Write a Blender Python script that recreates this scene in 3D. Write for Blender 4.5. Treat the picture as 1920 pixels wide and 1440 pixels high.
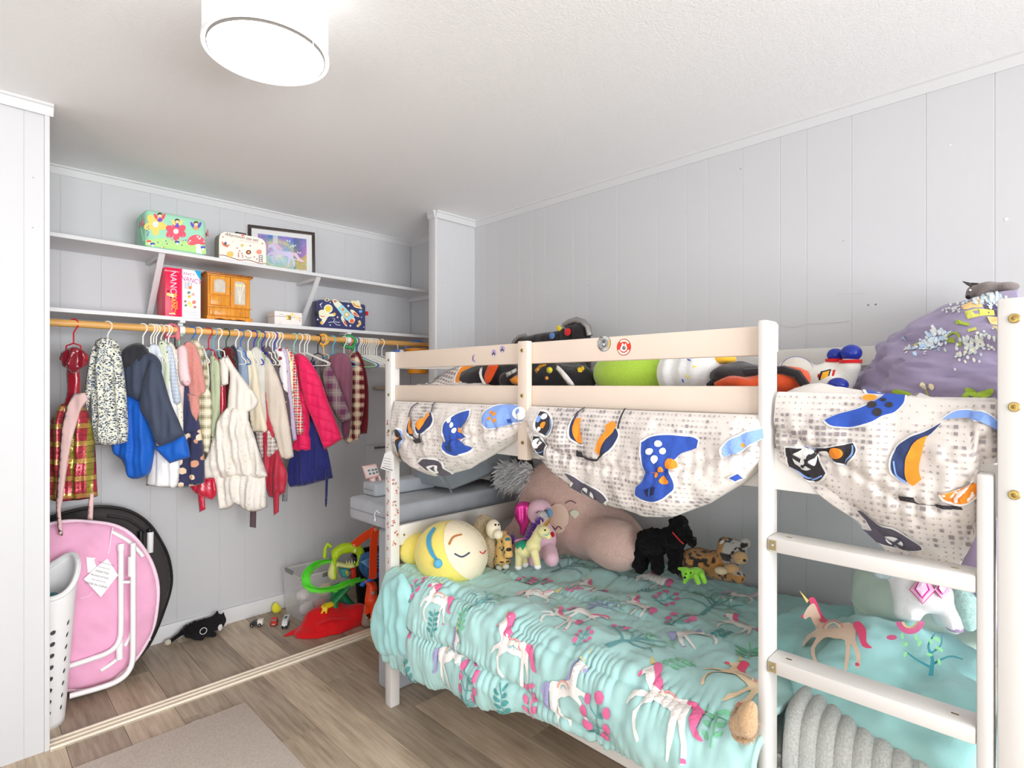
import bpy, bmesh, math, random
import numpy as np
from mathutils import Vector, Matrix, geometry
random.seed(7)
for _o in list(bpy.data.objects): bpy.data.objects.remove(_o, do_unlink=True)
SC = bpy.context.scene
COL = SC.collection
# ------------------------------------------------------------------ camera
F, H = 1050.0, 1.386            # focal length in pixels of the 1920 frame, eye height
RT = math.sqrt(.5)
cd = bpy.data.cameras.new('camera'); cd.sensor_width = 36; cd.sensor_fit = 'HORIZONTAL'
cd.lens = F/1920*36; cd.clip_start = .02
cam = bpy.data.objects.new('camera', cd); COL.objects.link(cam)
cam.location = (0, 0, H); cam.rotation_euler = (math.pi/2, 0, -math.pi/4)
SC.camera = cam
# ------------------------------------------------------------------ world, daylight, exposure
W = bpy.data.worlds.new('world'); SC.world = W; W.use_nodes = True
_b = W.node_tree.nodes['Background']; _b.inputs[0].default_value = (.86, .93, 1, 1); _b.inputs[1].default_value = 1.0
SC.view_settings.view_transform = 'Standard'; SC.view_settings.look = 'None'
SC.view_settings.gamma = 1; SC.view_settings.use_curve_mapping = False
SC.view_settings.exposure = EXPO = 0.2
SC.cycles.max_bounces = 8; SC.cycles.diffuse_bounces = 6; SC.cycles.glossy_bounces = 2; SC.cycles.transmission_bounces = 4; SC.cycles.caustics_reflective = False; SC.cycles.caustics_refractive = False
SC.cycles.use_denoising = True; SC.cycles.use_light_tree = False; SC.cycles.use_adaptive_sampling = True; SC.cycles.adaptive_threshold = .03
SC.cycles.sample_clamp_indirect = 6
def area(name, loc, rot, sx, sy, power, col):
    l = bpy.data.lights.new(name, 'AREA'); l.shape = 'RECTANGLE'; l.size = sx; l.size_y = sy; l.energy = power; l.color = col
    o = bpy.data.objects.new(name, l); COL.objects.link(o); o.location = loc; o.rotation_euler = rot
    return o
# daylight through the front window; the side light is added as unseen fill
_w = area('window_daylight', (.35, -2.55, 1.40), (math.radians(97), 0, 0), 3.0, 1.75, 84, (.97, .985, 1)); _w.data.spread = math.radians(112)
area('side_fill_light', (-2.55, -.75, 1.08), (math.radians(95), 0, math.radians(-90)), 2.7, 1.9, 31, (1, .975, .95))
# ------------------------------------------------------------------ pixel -> place (design aid: a ray met with a real plane)
def ray(u, v):
    r = (u-960)/F
    return np.array(((1+r)*RT, (1-r)*RT, (720-v)/F))
def onX(u, v, X):
    a = ray(u, v); return tuple(a*(X/a[0])+np.array((0, 0, H)))
def onY(u, v, Y):
    a = ray(u, v); return tuple(a*(Y/a[1])+np.array((0, 0, H)))
def onZ(u, v, Z):
    a = ray(u, v); return tuple(a*((Z-H)/a[2])+np.array((0, 0, H)))
# ------------------------------------------------------------------ materials
def lin(c): 
    return tuple(((x/255)/12.92 if x/255 <= .04045 else ((x/255+.055)/1.055)**2.4) for x in c)
def C(c, k=1.12): return tuple(min(.92, x*k) for x in lin(c))+(1,)
MATS = {}
class NT:
    def __init__(s, name):
        s.m = bpy.data.materials.new(name); s.m.use_nodes = True; s.t = s.m.node_tree; s.n = s.t.nodes; s.p = s.n['Principled BSDF']
    def new(s, t, **k):
        n = s.n.new(t)
        for a, b in k.items(): setattr(n, a, b)
        return n
    def link(s, a, b): s.t.links.new(a, b)
    def put(s, inp, v):
        if hasattr(v, 'is_linked') or isinstance(v, bpy.types.NodeSocket): s.link(v, inp)
        else: inp.default_value = v
    def math(s, op, a, b=0.0, c=None):
        n = s.new('ShaderNodeMath', operation=op); s.put(n.inputs[0], a); s.put(n.inputs[1], b)
        if c is not None: s.put(n.inputs[2], c)
        return n.outputs[0]
    def mix(s, f, a, b):
        n = s.new('ShaderNodeMix', data_type='RGBA'); s.put(n.inputs[0], f); s.put(n.inputs[6], a); s.put(n.inputs[7], b); return n.outputs[2]
    def uv(s): return s.new('ShaderNodeTexCoord').outputs['UV']
    def obj(s): return s.new('ShaderNodeTexCoord').outputs['Object']
    def scale(s, v, sc):
        n = s.new('ShaderNodeMapping'); s.link(v, n.inputs[0]); n.inputs[3].default_value = sc if hasattr(sc, '__len__') else (sc,)*3; return n.outputs[0]
    def sep(s, v):
        n = s.new('ShaderNodeSeparateXYZ'); s.link(v, n.inputs[0]); return n.outputs
    def noise(s, v, sc, det=3, rough=.5):
        n = s.new('ShaderNodeTexNoise'); s.link(v, n.inputs['Vector']); n.inputs['Scale'].default_value = sc; n.inputs['Detail'].default_value = det; n.inputs['Roughness'].default_value = rough; return n.outputs[0]
    def vor(s, v, sc, feat='F1', rnd=1.0):
        n = s.new('ShaderNodeTexVoronoi', feature=feat); s.link(v, n.inputs['Vector']); n.inputs['Scale'].default_value = sc; n.inputs['Randomness'].default_value = rnd; return n
    def ramp(s, f, stops, interp='LINEAR'):
        n = s.new('ShaderNodeValToRGB'); s.link(f, n.inputs[0]); cr = n.color_ramp; cr.interpolation = interp
        while len(cr.elements) > 1: cr.elements.remove(cr.elements[-1])
        cr.elements[0].position = stops[0][0]; cr.elements[0].color = stops[0][1]
        for p, c in stops[1:]:
            e = cr.elements.new(p); e.color = c
        return n.outputs[0]
    def step(s, f, edge): return s.math('LESS_THAN', f, edge)
    def bump(s, h, strength=.3, dist=.01):
        n = s.new('ShaderNodeBump'); n.inputs['Strength'].default_value = strength; n.inputs['Distance'].default_value = dist; s.link(h, n.inputs['Height'])
        s.link(n.outputs[0], s.p.inputs['Normal'])
    def done(s, col=None, r=.6, metal=0, sheen=0, spec=.4, **k):
        if col is not None: s.put(s.p.inputs['Base Color'], col)
        s.p.inputs['Roughness'].default_value = r; s.p.inputs['Metallic'].default_value = metal
        s.p.inputs['Sheen Weight'].default_value = sheen; s.p.inputs['Specular IOR Level'].default_value = spec
        for a, b in k.items(): s.p.inputs[a.replace('_', ' ')].default_value = b
        return s.m
def mat(name, c, r=.6, var=0, vsc=6, bump=0, bsc=60, bdist=.004, **k):
    """plain paint / plastic / cloth with slight tone variation and grain"""
    if name in MATS: return MATS[name]
    t = NT(name); col = C(c)
    if var:
        n = t.noise(t.obj(), vsc, 4)
        d = tuple(x*(1-var) for x in col[:3])+(1,); l = tuple(min(.95, x*(1+var)) for x in col[:3])+(1,)
        col = t.ramp(n, [(.3, d), (.7, l)])
    if bump: t.bump(t.noise(t.obj(), bsc, 4, .6), bump, bdist)
    MATS[name] = t.done(col, r, **k); return MATS[name]
def fabric(name, c, var=.08, weave=420, sheen=.25, r=.85):
    if name in MATS: return MATS[name]
    t = NT(name); col = C(c); o = t.obj()
    n = t.noise(o, 9, 4); d = tuple(x*(1-var) for x in col[:3])+(1,); l = tuple(min(.95, x*(1+var)) for x in col[:3])+(1,)
    cc = t.ramp(n, [(.3, d), (.7, l)])
    t.bump(t.noise(o, weave, 2), .25, .002)
    MATS[name] = t.done(cc, r, sheen=sheen, spec=.2); return MATS[name]
def plush(name, c, sc=240, var=.14, st=.9, dist=.006, c2=None, sheen=None):
    if name in MATS: return MATS[name]
    t = NT(name); o = t.obj(); n = t.noise(o, sc, 5, .7); col = C(c)
    d = tuple(x*(1-var*2) for x in col[:3])+(1,); l = tuple(min(.95, x*(1+var)) for x in col[:3])+(1,)
    cc = t.ramp(n, [(.3, d), (.68, l)])
    t.bump(n, st, dist)
    MATS[name] = t.done(cc, .95, sheen=(.4 if sum(c) > 240 else .04) if sheen is None else sheen, spec=.1); return MATS[name]
def vcol(name='print_ink', r=.8, sheen=.1, bump=0, bsc=200, **k):
    """colour taken from the mesh's own colour attribute"""
    if name in MATS: return MATS[name]
    t = NT(name); a = t.new('ShaderNodeVertexColor'); a.layer_name = 'Col'
    cc = a.outputs[0]
    if bump:
        n = t.noise(t.obj(), bsc, 5, .7); t.bump(n, bump, .006)
        m = t.ramp(n, [(.3, (.7, .7, .7, 1)), (.68, (1.1, 1.1, 1.1, 1))]); x = t.new('ShaderNodeMix', data_type='RGBA', blend_type='MULTIPLY'); x.inputs[0].default_value = 1
        t.link(cc, x.inputs[6]); t.link(m, x.inputs[7]); cc = x.outputs[2]
    MATS[name] = t.done(cc, r, sheen=sheen, spec=.25, **k); return MATS[name]
def plaid(name, base, cross, lines, period=.09, w=.42, lw=.05, bump=True):
    if name in MATS: return MATS[name]
    t = NT(name); s = t.sep(t.uv())
    u = t.math('FRACT', t.math('DIVIDE', s[0], period)); v = t.math('FRACT', t.math('DIVIDE', s[1], period))
    m = t.math('MULTIPLY', t.math('ADD', t.step(u, w), t.step(v, w)), .5)
    col = t.mix(m, C(base), C(cross))
    for off, lc in lines:
        a = t.step(t.math('ABSOLUTE', t.math('SUBTRACT', u, off)), lw); b = t.step(t.math('ABSOLUTE', t.math('SUBTRACT', v, off)), lw)
        col = t.mix(t.math('MULTIPLY', t.math('MAXIMUM', a, b), .8), col, C(lc))
    t.bump(t.noise(t.obj(), 400, 2), .25, .002)
    MATS[name] = t.done(col, .9, sheen=.25, spec=.15); return MATS[name]
def dots(name, base, cols, sc=40, size=.3, rnd=1.0, second=None, r=.85):
    """scattered blobs of several colours on a ground colour"""
    if name in MATS: return MATS[name]
    t = NT(name); v = t.vor(t.uv(), sc, rnd=rnd)
    cs = t.sep(v.outputs['Color'])
    n = len(cols); cc = t.ramp(cs[0], [(i/n, C(c)) for i, c in enumerate(cols)], 'CONSTANT')
    wob = t.noise(t.uv(), sc*2.2, 3)
    d = t.math('ADD', v.outputs['Distance'], t.math('MULTIPLY', t.math('SUBTRACT', wob, .5), .35))
    col = t.mix(t.step(d, size), C(base), cc)
    if second:
        v2 = t.vor(t.scale(t.uv(), (1.0, 1.0, 1.0)), sc*.37, rnd=1); col = t.mix(t.step(v2.outputs['Distance'], .22), col, C(second))
    t.bump(t.noise(t.obj(), 400, 2), .2, .002)
    MATS[name] = t.done(col, r, sheen=.2, spec=.2); return MATS[name]
# ------------------------------------------------------------------ object helpers
def tag(o, label=None, cat=None, group=None, kind=None):
    if label: o['label'] = label
    if cat: o['category'] = cat
    if group: o['group'] = group
    if kind: o['kind'] = kind
    return o
def thing(name, label, cat, loc=(0, 0, 0), rotz=0, group=None):
    o = bpy.data.objects.new(name, None); COL.objects.link(o); o.location = loc; o.rotation_euler = (0, 0, rotz); o.empty_display_size = .05
    return tag(o, label, cat, group)
def dup(root, loc=None, rotz=None, label=None, group=None):
    r = root.copy(); COL.objects.link(r)
    if loc is not None: r.location = loc
    if rotz is not None: r.rotation_euler = (0, 0, rotz)
    if label: r['label'] = label
    if group: r['group'] = group
    for ch in list(root.children):
        c = ch.copy(); COL.objects.link(c); c.parent = r
        for g in ch.children:
            d = g.copy(); COL.objects.link(d); d.parent = c
    return r
class MB:
    """collects shapes; build() links them as one mesh object"""
    def __init__(s): s.v = []; s.f = []; s.mi = []; s.col = None; s.uv = None
    def add(s, v, f, mi=0):
        b = len(s.v); s.v += [tuple(map(float, p)) for p in v]; s.f += [tuple(i+b for i in q) for q in f]; s.mi += [mi]*len(f); return s
    def box(s, lo, hi, mi=0, ch=0.0):
        (x0, y0, z0), (x1, y1, z1) = lo, hi
        if ch <= 0:
            v = [(x0, y0, z0), (x1, y0, z0), (x1, y1, z0), (x0, y1, z0), (x0, y0, z1), (x1, y0, z1), (x1, y1, z1), (x0, y1, z1)]
            return s.add(v, [(3, 2, 1, 0), (4, 5, 6, 7), (0, 1, 5, 4), (1, 2, 6, 5), (2, 3, 7, 6), (3, 0, 4, 7)], mi)
        bm = bmesh.new(); bmesh.ops.create_cube(bm, size=1)
        for p in bm.verts: p.co = Vector((x0+(p.co.x+.5)*(x1-x0), y0+(p.co.y+.5)*(y1-y0), z0+(p.co.z+.5)*(z1-z0)))
        bmesh.ops.bevel(bm, geom=bm.edges[:], offset=ch, segments=2, affect='EDGES', profile=.5)
        bm.verts.index_update(); s.add([p.co[:] for p in bm.verts], [[q.index for q in fc.verts] for fc in bm.faces], mi); bm.free(); return s
    def loft(s, rings, mi=0, caps=True, closed=True):
        n = len(rings[0]); v = [p for r in rings for p in r]; f = []
        for i in range(len(rings)-1):
            for j in range(n if closed else n-1):
                k = (j+1) % n; f.append((i*n+j, i*n+k, (i+1)*n+k, (i+1)*n+j))
        if caps: f.append(tuple(range(n))[::-1]); f.append(tuple((len(rings)-1)*n+j for j in range(n)))
        return s.add(v, f, mi)
    def tube(s, pts, r, n=8, mi=0, caps=True, flat=1.0):
        P = [Vector(p) for p in pts]; m = len(P); rs = r if hasattr(r, '__len__') else [r]*m
        T = [(P[min(i+1, m-1)]-P[max(i-1, 0)]).normalized() for i in range(m)]
        up = Vector((0, 0, 1)) if abs(T[0].z) < .9 else Vector((1, 0, 0)); A = T[0].cross(up).normalized(); rings = []
        for i in range(m):
            A = (A-T[i]*A.dot(T[i])).normalized(); B = T[i].cross(A)
            rings.append([P[i]+A*(math.cos(a)*rs[i])+B*(math.sin(a)*rs[i]*flat) for a in [2*math.pi*j/n for j in range(n)]])
        return s.loft(rings, mi, caps)
    def lathe(s, prof, n=24, c=(0, 0, 0), mi=0, caps=True, sx=1, sy=1):
        rings = [[(c[0]+r*sx*math.cos(2*math.pi*j/n), c[1]+r*sy*math.sin(2*math.pi*j/n), c[2]+z) for j in range(n)] for r, z in prof]
        return s.loft(rings, mi, caps)
    def ell(s, c, r, n=20, m=12, mi=0, rot=None):
        v = []; f = []; M_ = rot if rot is not None else Matrix.Identity(3)
        for i in range(m+1):
            t = math.pi*i/m
            for j in range(n):
                a = 2*math.pi*j/n; p = M_@Vector((r[0]*math.sin(t)*math.cos(a), r[1]*math.sin(t)*math.sin(a), r[2]*math.cos(t))); v.append((c[0]+p.x, c[1]+p.y, c[2]+p.z))
        for i in range(m):
            for j in range(n): f.append((i*n+j, (i+1)*n+j, (i+1)*n+(j+1) % n, i*n+(j+1) % n))
        return s.add(v, f, mi)
    def prism(s, pts, frame, t0, t1, mi=0):
        """2-D outline extruded: frame = (origin, U, V, N)"""
        O, U, V, N = [Vector(q) for q in frame]; n = len(pts)
        v = [O+U*x+V*y+N*t0 for x, y in pts]+[O+U*x+V*y+N*t1 for x, y in pts]
        f = [tuple(range(n))[::-1], tuple(range(n, 2*n))]+[(i, (i+1) % n, n+(i+1) % n, n+i) for i in range(n)]
        return s.add(v, f, mi)
    def grid(s, P, mi=0):
        nu, nv = P.shape[:2]
        return s.add(P.reshape(-1, 3).tolist(), [(i*nv+j, (i+1)*nv+j, (i+1)*nv+j+1, i*nv+j+1) for i in range(nu-1) for j in range(nv-1)], mi)
    def build(s, name, m, parent=None, smooth=True, bevel=0, uvs=None, cols=None, sub=0, solid=0, angle=40, ts=None):
        me = bpy.data.meshes.new(name); me.from_pydata(s.v, [], s.f); me.validate(clean_customdata=False)
        for q in (m if isinstance(m, (list, tuple)) else [m]): me.materials.append(q)
        if any(s.mi) and len(s.mi) == len(me.polygons): me.polygons.foreach_set('material_index', s.mi)
        if smooth: 
            me.polygons.foreach_set('use_smooth', [True]*len(me.polygons))
        if uvs is not None:
            L = me.uv_layers.new(name='UVMap'); idx = np.zeros(len(me.loops), dtype=np.int32); me.loops.foreach_get('vertex_index', idx)
            L.data.foreach_set('uv', np.asarray(uvs, dtype=np.float32)[idx].ravel())
        if cols is not None:
            A = me.color_attributes.new('Col', 'FLOAT_COLOR', 'POINT'); A.data.foreach_set('color', np.asarray(cols, dtype=np.float32).ravel())
        o = bpy.data.objects.new(name, me); COL.objects.link(o); o.parent = parent
        if bevel:
            b = o.modifiers.new('bevel', 'BEVEL'); b.width = bevel; b.segments = 2; b.limit_method = 'ANGLE'; b.angle_limit = math.radians(50)
        if solid:
            b = o.modifiers.new('solid', 'SOLIDIFY'); b.thickness = solid; b.offset = 0
        if sub:
            b = o.modifiers.new('sub', 'SUBSURF'); b.levels = sub; b.render_levels = sub
        if smooth and angle < 180: me.set_sharp_from_angle(angle=math.radians(angle))
        return o
def recalc(o):
    bm = bmesh.new(); bm.from_mesh(o.data); bmesh.ops.recalc_face_normals(bm, faces=bm.faces); bm.to_mesh(o.data); bm.free(); return o
# ------------------------------------------------------------------ 2-D outlines
def circ(cx, cy, r, n=20, ry=None, a0=0): 
    ry = r if ry is None else ry
    ca, sa = math.cos(a0), math.sin(a0)
    return [(cx+ca*r*math.cos(t)-sa*ry*math.sin(t), cy+sa*r*math.cos(t)+ca*ry*math.sin(t)) for t in [2*math.pi*i/n for i in range(n)]]
def spl(pts, k=5, closed=True):
    """Catmull-Rom through the points"""
    n = len(pts); out = []
    for i in range(n if closed else n-1):
        g = lambda q: pts[q % n] if closed else pts[max(0, min(n-1, q))]
        p0, p1, p2, p3 = map(np.array, (g(i-1), g(i), g(i+1), g(i+2)))
        for j in range(k):
            t = j/k; out.append(tuple(.5*(2*p1+(p2-p0)*t+(2*p0-5*p1+4*p2-p3)*t*t+(3*p1-p0-3*p2+p3)*t**3)))
    if not closed: out.append(tuple(pts[-1]))
    return out
def splc(pts, k=4, lim=52):
    """spline that keeps sharp corners"""
    n = len(pts); P = [np.array(p, float) for p in pts]; corner = []
    for i in range(n):
        a, b = P[i]-P[i-1], P[(i+1) % n]-P[i]; c = np.dot(a, b)/(np.linalg.norm(a)*np.linalg.norm(b)+1e-12); corner.append(c < math.cos(math.radians(lim)))
    out = []
    for i in range(n):
        j = (i+1) % n; p1, p2 = P[i], P[j]; p0 = p1 if corner[i] else P[i-1]; p3 = p2 if corner[j] else P[(i+2) % n]
        for q in range(k):
            t = q/k; out.append(tuple(.5*(2*p1+(p2-p0)*t+(2*p0-5*p1+4*p2-p3)*t*t+(3*p1-p0-3*p2+p3)*t**3)))
    return out
def stroke(pts, w, k=5):
    p = np.array(spl(pts, k, False) if k > 1 else pts, float); ws = np.full(len(p), w) if np.isscalar(w) else np.interp(np.linspace(0, 1, len(p)), np.linspace(0, 1, len(w)), w)
    d = np.gradient(p, axis=0); d /= np.linalg.norm(d, axis=1, keepdims=True)+1e-9; n = np.c_[-d[:, 1], d[:, 0]]
    return [tuple(q) for q in (p+n*ws[:, None]/2)]+[tuple(q) for q in (p-n*ws[:, None]/2)[::-1]]
def xf(pts, cx=0, cy=0, s=1, a=0, flip=False):
    ca, sa = math.cos(a)*s, math.sin(a)*s
    return [(cx+ca*(-x if flip else x)-sa*y, cy+sa*(-x if flip else x)+ca*y) for x, y in pts]
def tri2d(pts, g=None):
    """triangulate an outline, with interior grid points every g; returns verts (n,2), faces, number of boundary verts"""
    P = np.array(pts, float); bnd = [Vector(p) for p in P]; n = len(bnd); extra = []
    if g:
        lo, hi = P.min(0), P.max(0); X, Y = np.meshgrid(np.arange(lo[0]+g*.5, hi[0], g), np.arange(lo[1]+g*.5, hi[1], g*.9)); X[::2] += g*.5
        Q = np.c_[X.ravel(), Y.ravel()]
        if len(Q):
            ins, d = inside(Q, P); Q = Q[ins & (d > g*.45)]; extra = [Vector(q) for q in Q]
    r = geometry.delaunay_2d_cdt(bnd+extra, [(i, (i+1) % n) for i in range(n)], [list(range(n))], 1, 1e-7)
    return np.array([v[:] for v in r[0]]), [tuple(f) for f in r[2]]
def inside(Q, P):
    A = P; B = np.roll(P, -1, 0); x, y = Q[:, 0][:, None], Q[:, 1][:, None]
    c = ((A[:, 1] > y) != (B[:, 1] > y)) & (x < (B[:, 0]-A[:, 0])*(y-A[:, 1])/(B[:, 1]-A[:, 1]+1e-12)+A[:, 0])
    ins = c.sum(1) % 2 == 1
    d = B-A; L = (d**2).sum(1)+1e-12; t = np.clip(((x-A[:, 0])*d[:, 0]+(y-A[:, 1])*d[:, 1])/L, 0, 1)
    dist = np.sqrt((x-A[:, 0]-t*d[:, 0])**2+(y-A[:, 1]-t*d[:, 1])**2).min(1)
    return ins, dist
class Print:
    """flat print laid on a surface: surf(u, v, off) -> (n,3)"""
    def __init__(s, surf, eps=.0008, g=None): s.surf = surf; s.eps = eps; s.g = g; s.v = []; s.f = []; s.c = []; s.layer = 1
    def poly(s, pts, col, layer=None, g=0):
        if layer is not None: s.layer = layer
        try: v, f = tri2d(pts, s.g if g == 0 else g)
        except Exception: return s
        if len(v) < 3: return s
        s.k = getattr(s, 'k', 0)+1; b = len(s.v); w = s.surf(v[:, 0], v[:, 1], s.eps*(s.layer+(s.k % 29)*.03))
        s.v += w.tolist(); s.f += [tuple(i+b for i in q) for q in f]; s.c += [C(col)]*len(v); return s
    def build(s, name, parent, m=None):
        b = MB(); b.v = s.v; b.f = s.f; b.mi = [0]*len(s.f)
        return b.build(name, m or vcol(), parent, smooth=False, cols=s.c)
def plane(O, U, V):
    O, U, V = map(np.array, (O, U, V)); N = np.cross(U, V); N = N/np.linalg.norm(N)
    return lambda u, v, off: O+np.outer(u, U)+np.outer(v, V)+N*off
_fontcache = {}
def glyphs(txt, shear=0):
    if (txt, shear) in _fontcache: return _fontcache[(txt, shear)]
    c = bpy.data.curves.new('t', 'FONT'); c.body = txt; c.align_x = 'CENTER'; c.align_y = 'CENTER'; c.resolution_u = 3; c.shear = shear
    o = bpy.data.objects.new('t', c); COL.objects.link(o); bpy.context.view_layer.update()
    me = o.evaluated_get(bpy.context.evaluated_depsgraph_get()).to_mesh(); v = np.array([p.co[:2] for p in me.vertices]); f = [tuple(p.vertices) for p in me.polygons]
    o.evaluated_get(bpy.context.evaluated_depsgraph_get()).to_mesh_clear(); bpy.data.objects.remove(o); bpy.data.curves.remove(c)
    _fontcache[(txt, shear)] = (v, f); return v, f
def write(pr, txt, cx, cy, size, col, a=0, layer=3, sx=1, shear=0):
    v, f = glyphs(txt, shear)
    if not len(v): return
    q = np.array(xf([(x*sx, y) for x, y in v], cx, cy, size, a)); b = len(pr.v)
    pr.v += pr.surf(q[:, 0], q[:, 1], pr.eps*layer).tolist(); pr.f += [tuple(i+b for i in t) for t in f]; pr.c += [C(col)]*len(q)
def writearc(pr, txt, cx, cy, r, size, col, a0, a1, layer=3, inward=False):
    for i, ch in enumerate(txt):
        if ch == ' ': continue
        a = a0+(a1-a0)*i/max(1, len(txt)-1)
        write(pr, ch, cx+r*math.cos(a), cy+r*math.sin(a), size, col, a+(math.pi/2 if inward else -math.pi/2), layer)
# ------------------------------------------------------------------ noise and soft solids
_rng = np.random.default_rng(3); _perm = _rng.random((64, 64, 64)).astype(np.float32)
def vn(p, s=1.0):
    """smooth value noise in [-1,1], p (n,3)"""
    q = np.asarray(p, float)*s; i = np.floor(q).astype(int); f = q-i; f = f*f*(3-2*f); o = 0
    for dx in (0, 1):
        for dy in (0, 1):
            for dz in (0, 1):
                w = (f[:, 0] if dx else 1-f[:, 0])*(f[:, 1] if dy else 1-f[:, 1])*(f[:, 2] if dz else 1-f[:, 2])
                o = o+w*_perm[(i[:, 0]+dx) % 64, (i[:, 1]+dy) % 64, (i[:, 2]+dz) % 64]
    return o*2-1
def smin(a, b, k): 
    h = np.clip(.5+.5*(b-a)/k, 0, 1); return b+(a-b)*h-k*h*(1-h)
def sdE(p, c, r, R=None):
    q = p-np.array(c)
    if R is not None: q = q@np.array(R)
    r = np.array(r); k0 = np.linalg.norm(q/r, axis=1); k1 = np.linalg.norm(q/(r*r), axis=1)+1e-9
    return k0*(k0-1)/k1
def sdC(p, a, b, r0, r1):
    a = np.array(a); b = np.array(b); d = b-a; t = np.clip(((p-a)@d)/(d@d+1e-12), 0, 1); return np.linalg.norm(p-a-np.outer(t, d), axis=1)-(r0+(r1-r0)*t)
def soft(prims, k=.02, h=None, colf=None, disp=None):
    """one continuous skin around ellipsoids ('e',c,r[,R]) and tapered capsules ('c',a,b,r0,r1): surface nets"""
    lo = np.full(3, 9.); hi = np.full(3, -9.)
    for q in prims:
        if q[0] == 'e': m = max(q[2]); lo = np.minimum(lo, np.array(q[1])-(m if len(q) > 3 else np.array(q[2]))); hi = np.maximum(hi, np.array(q[1])+(m if len(q) > 3 else np.array(q[2])))
        else:
            for e, r in ((q[1], q[3]), (q[2], q[4])): lo = np.minimum(lo, np.array(e)-r); hi = np.maximum(hi, np.array(e)+r)
    h = h or max(hi-lo)/48; lo -= 2.5*h+k*.3; hi += 2.5*h+k*.3
    n = np.ceil((hi-lo)/h).astype(int)+1
    G = np.stack(np.meshgrid(*[lo[i]+h*np.arange(n[i]) for i in range(3)], indexing='ij'), -1).reshape(-1, 3); D = None
    for q in prims:
        d = sdE(G, *q[1:]) if q[0] == 'e' else sdC(G, *q[1:]); D = d if D is None else smin(D, d, k)
    if disp is not None: D = D+disp(G)
    D = D.reshape(n); S = D < 0
    cn = n-1; cs = [S[dx:cn[0]+dx, dy:cn[1]+dy, dz:cn[2]+dz] for dx in (0, 1) for dy in (0, 1) for dz in (0, 1)]
    al = np.logical_and.reduce(cs); an = np.logical_or.reduce(cs); act = an & ~al
    ids = np.full(cn, -1); ids[act] = np.arange(act.sum()); I = np.argwhere(act)
    V = np.zeros((len(I), 3)); cnt = np.zeros(len(I))
    co = [(0, 0, 0), (1, 0, 0), (0, 1, 0), (0, 0, 1), (1, 1, 0), (1, 0, 1), (0, 1, 1), (1, 1, 1)]
    for a in co:
        for ax in range(3):
            if a[ax]: continue
            b = list(a); b[ax] = 1
            da = D[I[:, 0]+a[0], I[:, 1]+a[1], I[:, 2]+a[2]]; db = D[I[:, 0]+b[0], I[:, 1]+b[1], I[:, 2]+b[2]]
            m = (da < 0) != (db < 0); t = np.where(m, da/(da-db+1e-12), 0)
            p = I+np.array(a); p = p.astype(float); p[:, ax] += t; V[m] += p[m]; cnt[m] += 1
    V = lo+h*(V/np.maximum(cnt, 1)[:, None]); Fc = []
    for ax in range(3):
        e = np.zeros(3, int); e[ax] = 1; sl0 = tuple(slice(0, n[i]-1 if i == ax else n[i]) for i in range(3)); sl1 = tuple(slice(1, n[i]) if i == ax else slice(0, n[i]) for i in range(3))
        a, b = S[sl0], S[sl1]; E_ = np.argwhere(a != b); o1, o2 = [i for i in range(3) if i != ax]
        E_ = E_[(E_[:, o1] > 0) & (E_[:, o2] > 0) & (E_[:, o1] < n[o1]-1) & (E_[:, o2] < n[o2]-1)]
        def cell(d1, d2):
            q = E_.copy(); q[:, o1] += d1; q[:, o2] += d2; return ids[q[:, 0], q[:, 1], q[:, 2]]
        quad = np.c_[cell(-1, -1), cell(0, -1), cell(0, 0), cell(-1, 0)]; fl = a[tuple(E_.T)]
        if ax == 1: fl = ~fl
        quad[~fl] = quad[~fl][:, ::-1]; Fc += quad.tolist()
    b = MB(); b.v = V.tolist(); b.f = [tuple(q) for q in Fc]; b.mi = [0]*len(Fc)
    cols = None if colf is None else np.array([C(c) for c in colf(V)]) if isinstance(colf(V[:1])[0], tuple) else colf(V)
    return b, cols
def softobj(name, prims, m, parent=None, k=.02, h=None, colf=None, disp=None):
    b, cols = soft(prims, k, h, colf, disp); return b.build(name, m, parent, cols=cols, angle=180)
def tufts(name, pts, nrm, L, w, m, parent, jit=.5, n=3, grav=0):
    b = MB()
    for p, d in zip(pts, nrm):
        p = Vector(p); d = Vector(d).normalized()
        for _ in range(n):
            e = (d+Vector([random.uniform(-jit, jit) for _ in range(3)])).normalized(); l = L*random.uniform(.6, 1.1); s = e.cross(Vector((random.random(), random.random(), random.random()))).normalized()*w
            q = p+e*l*.5; t = p+e*l+Vector((0, 0, -grav*l)); s2 = e.cross(s).normalized()*w
            b.add([p-s, p+s, p+s2, q+s*.6, q-s*.6, t], [(0, 1, 3, 4), (1, 2, 3), (2, 0, 4), (4, 3, 5), (2, 4, 5), (3, 2, 5)])
    o = b.build(name, m, parent, smooth=False); return o
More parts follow.
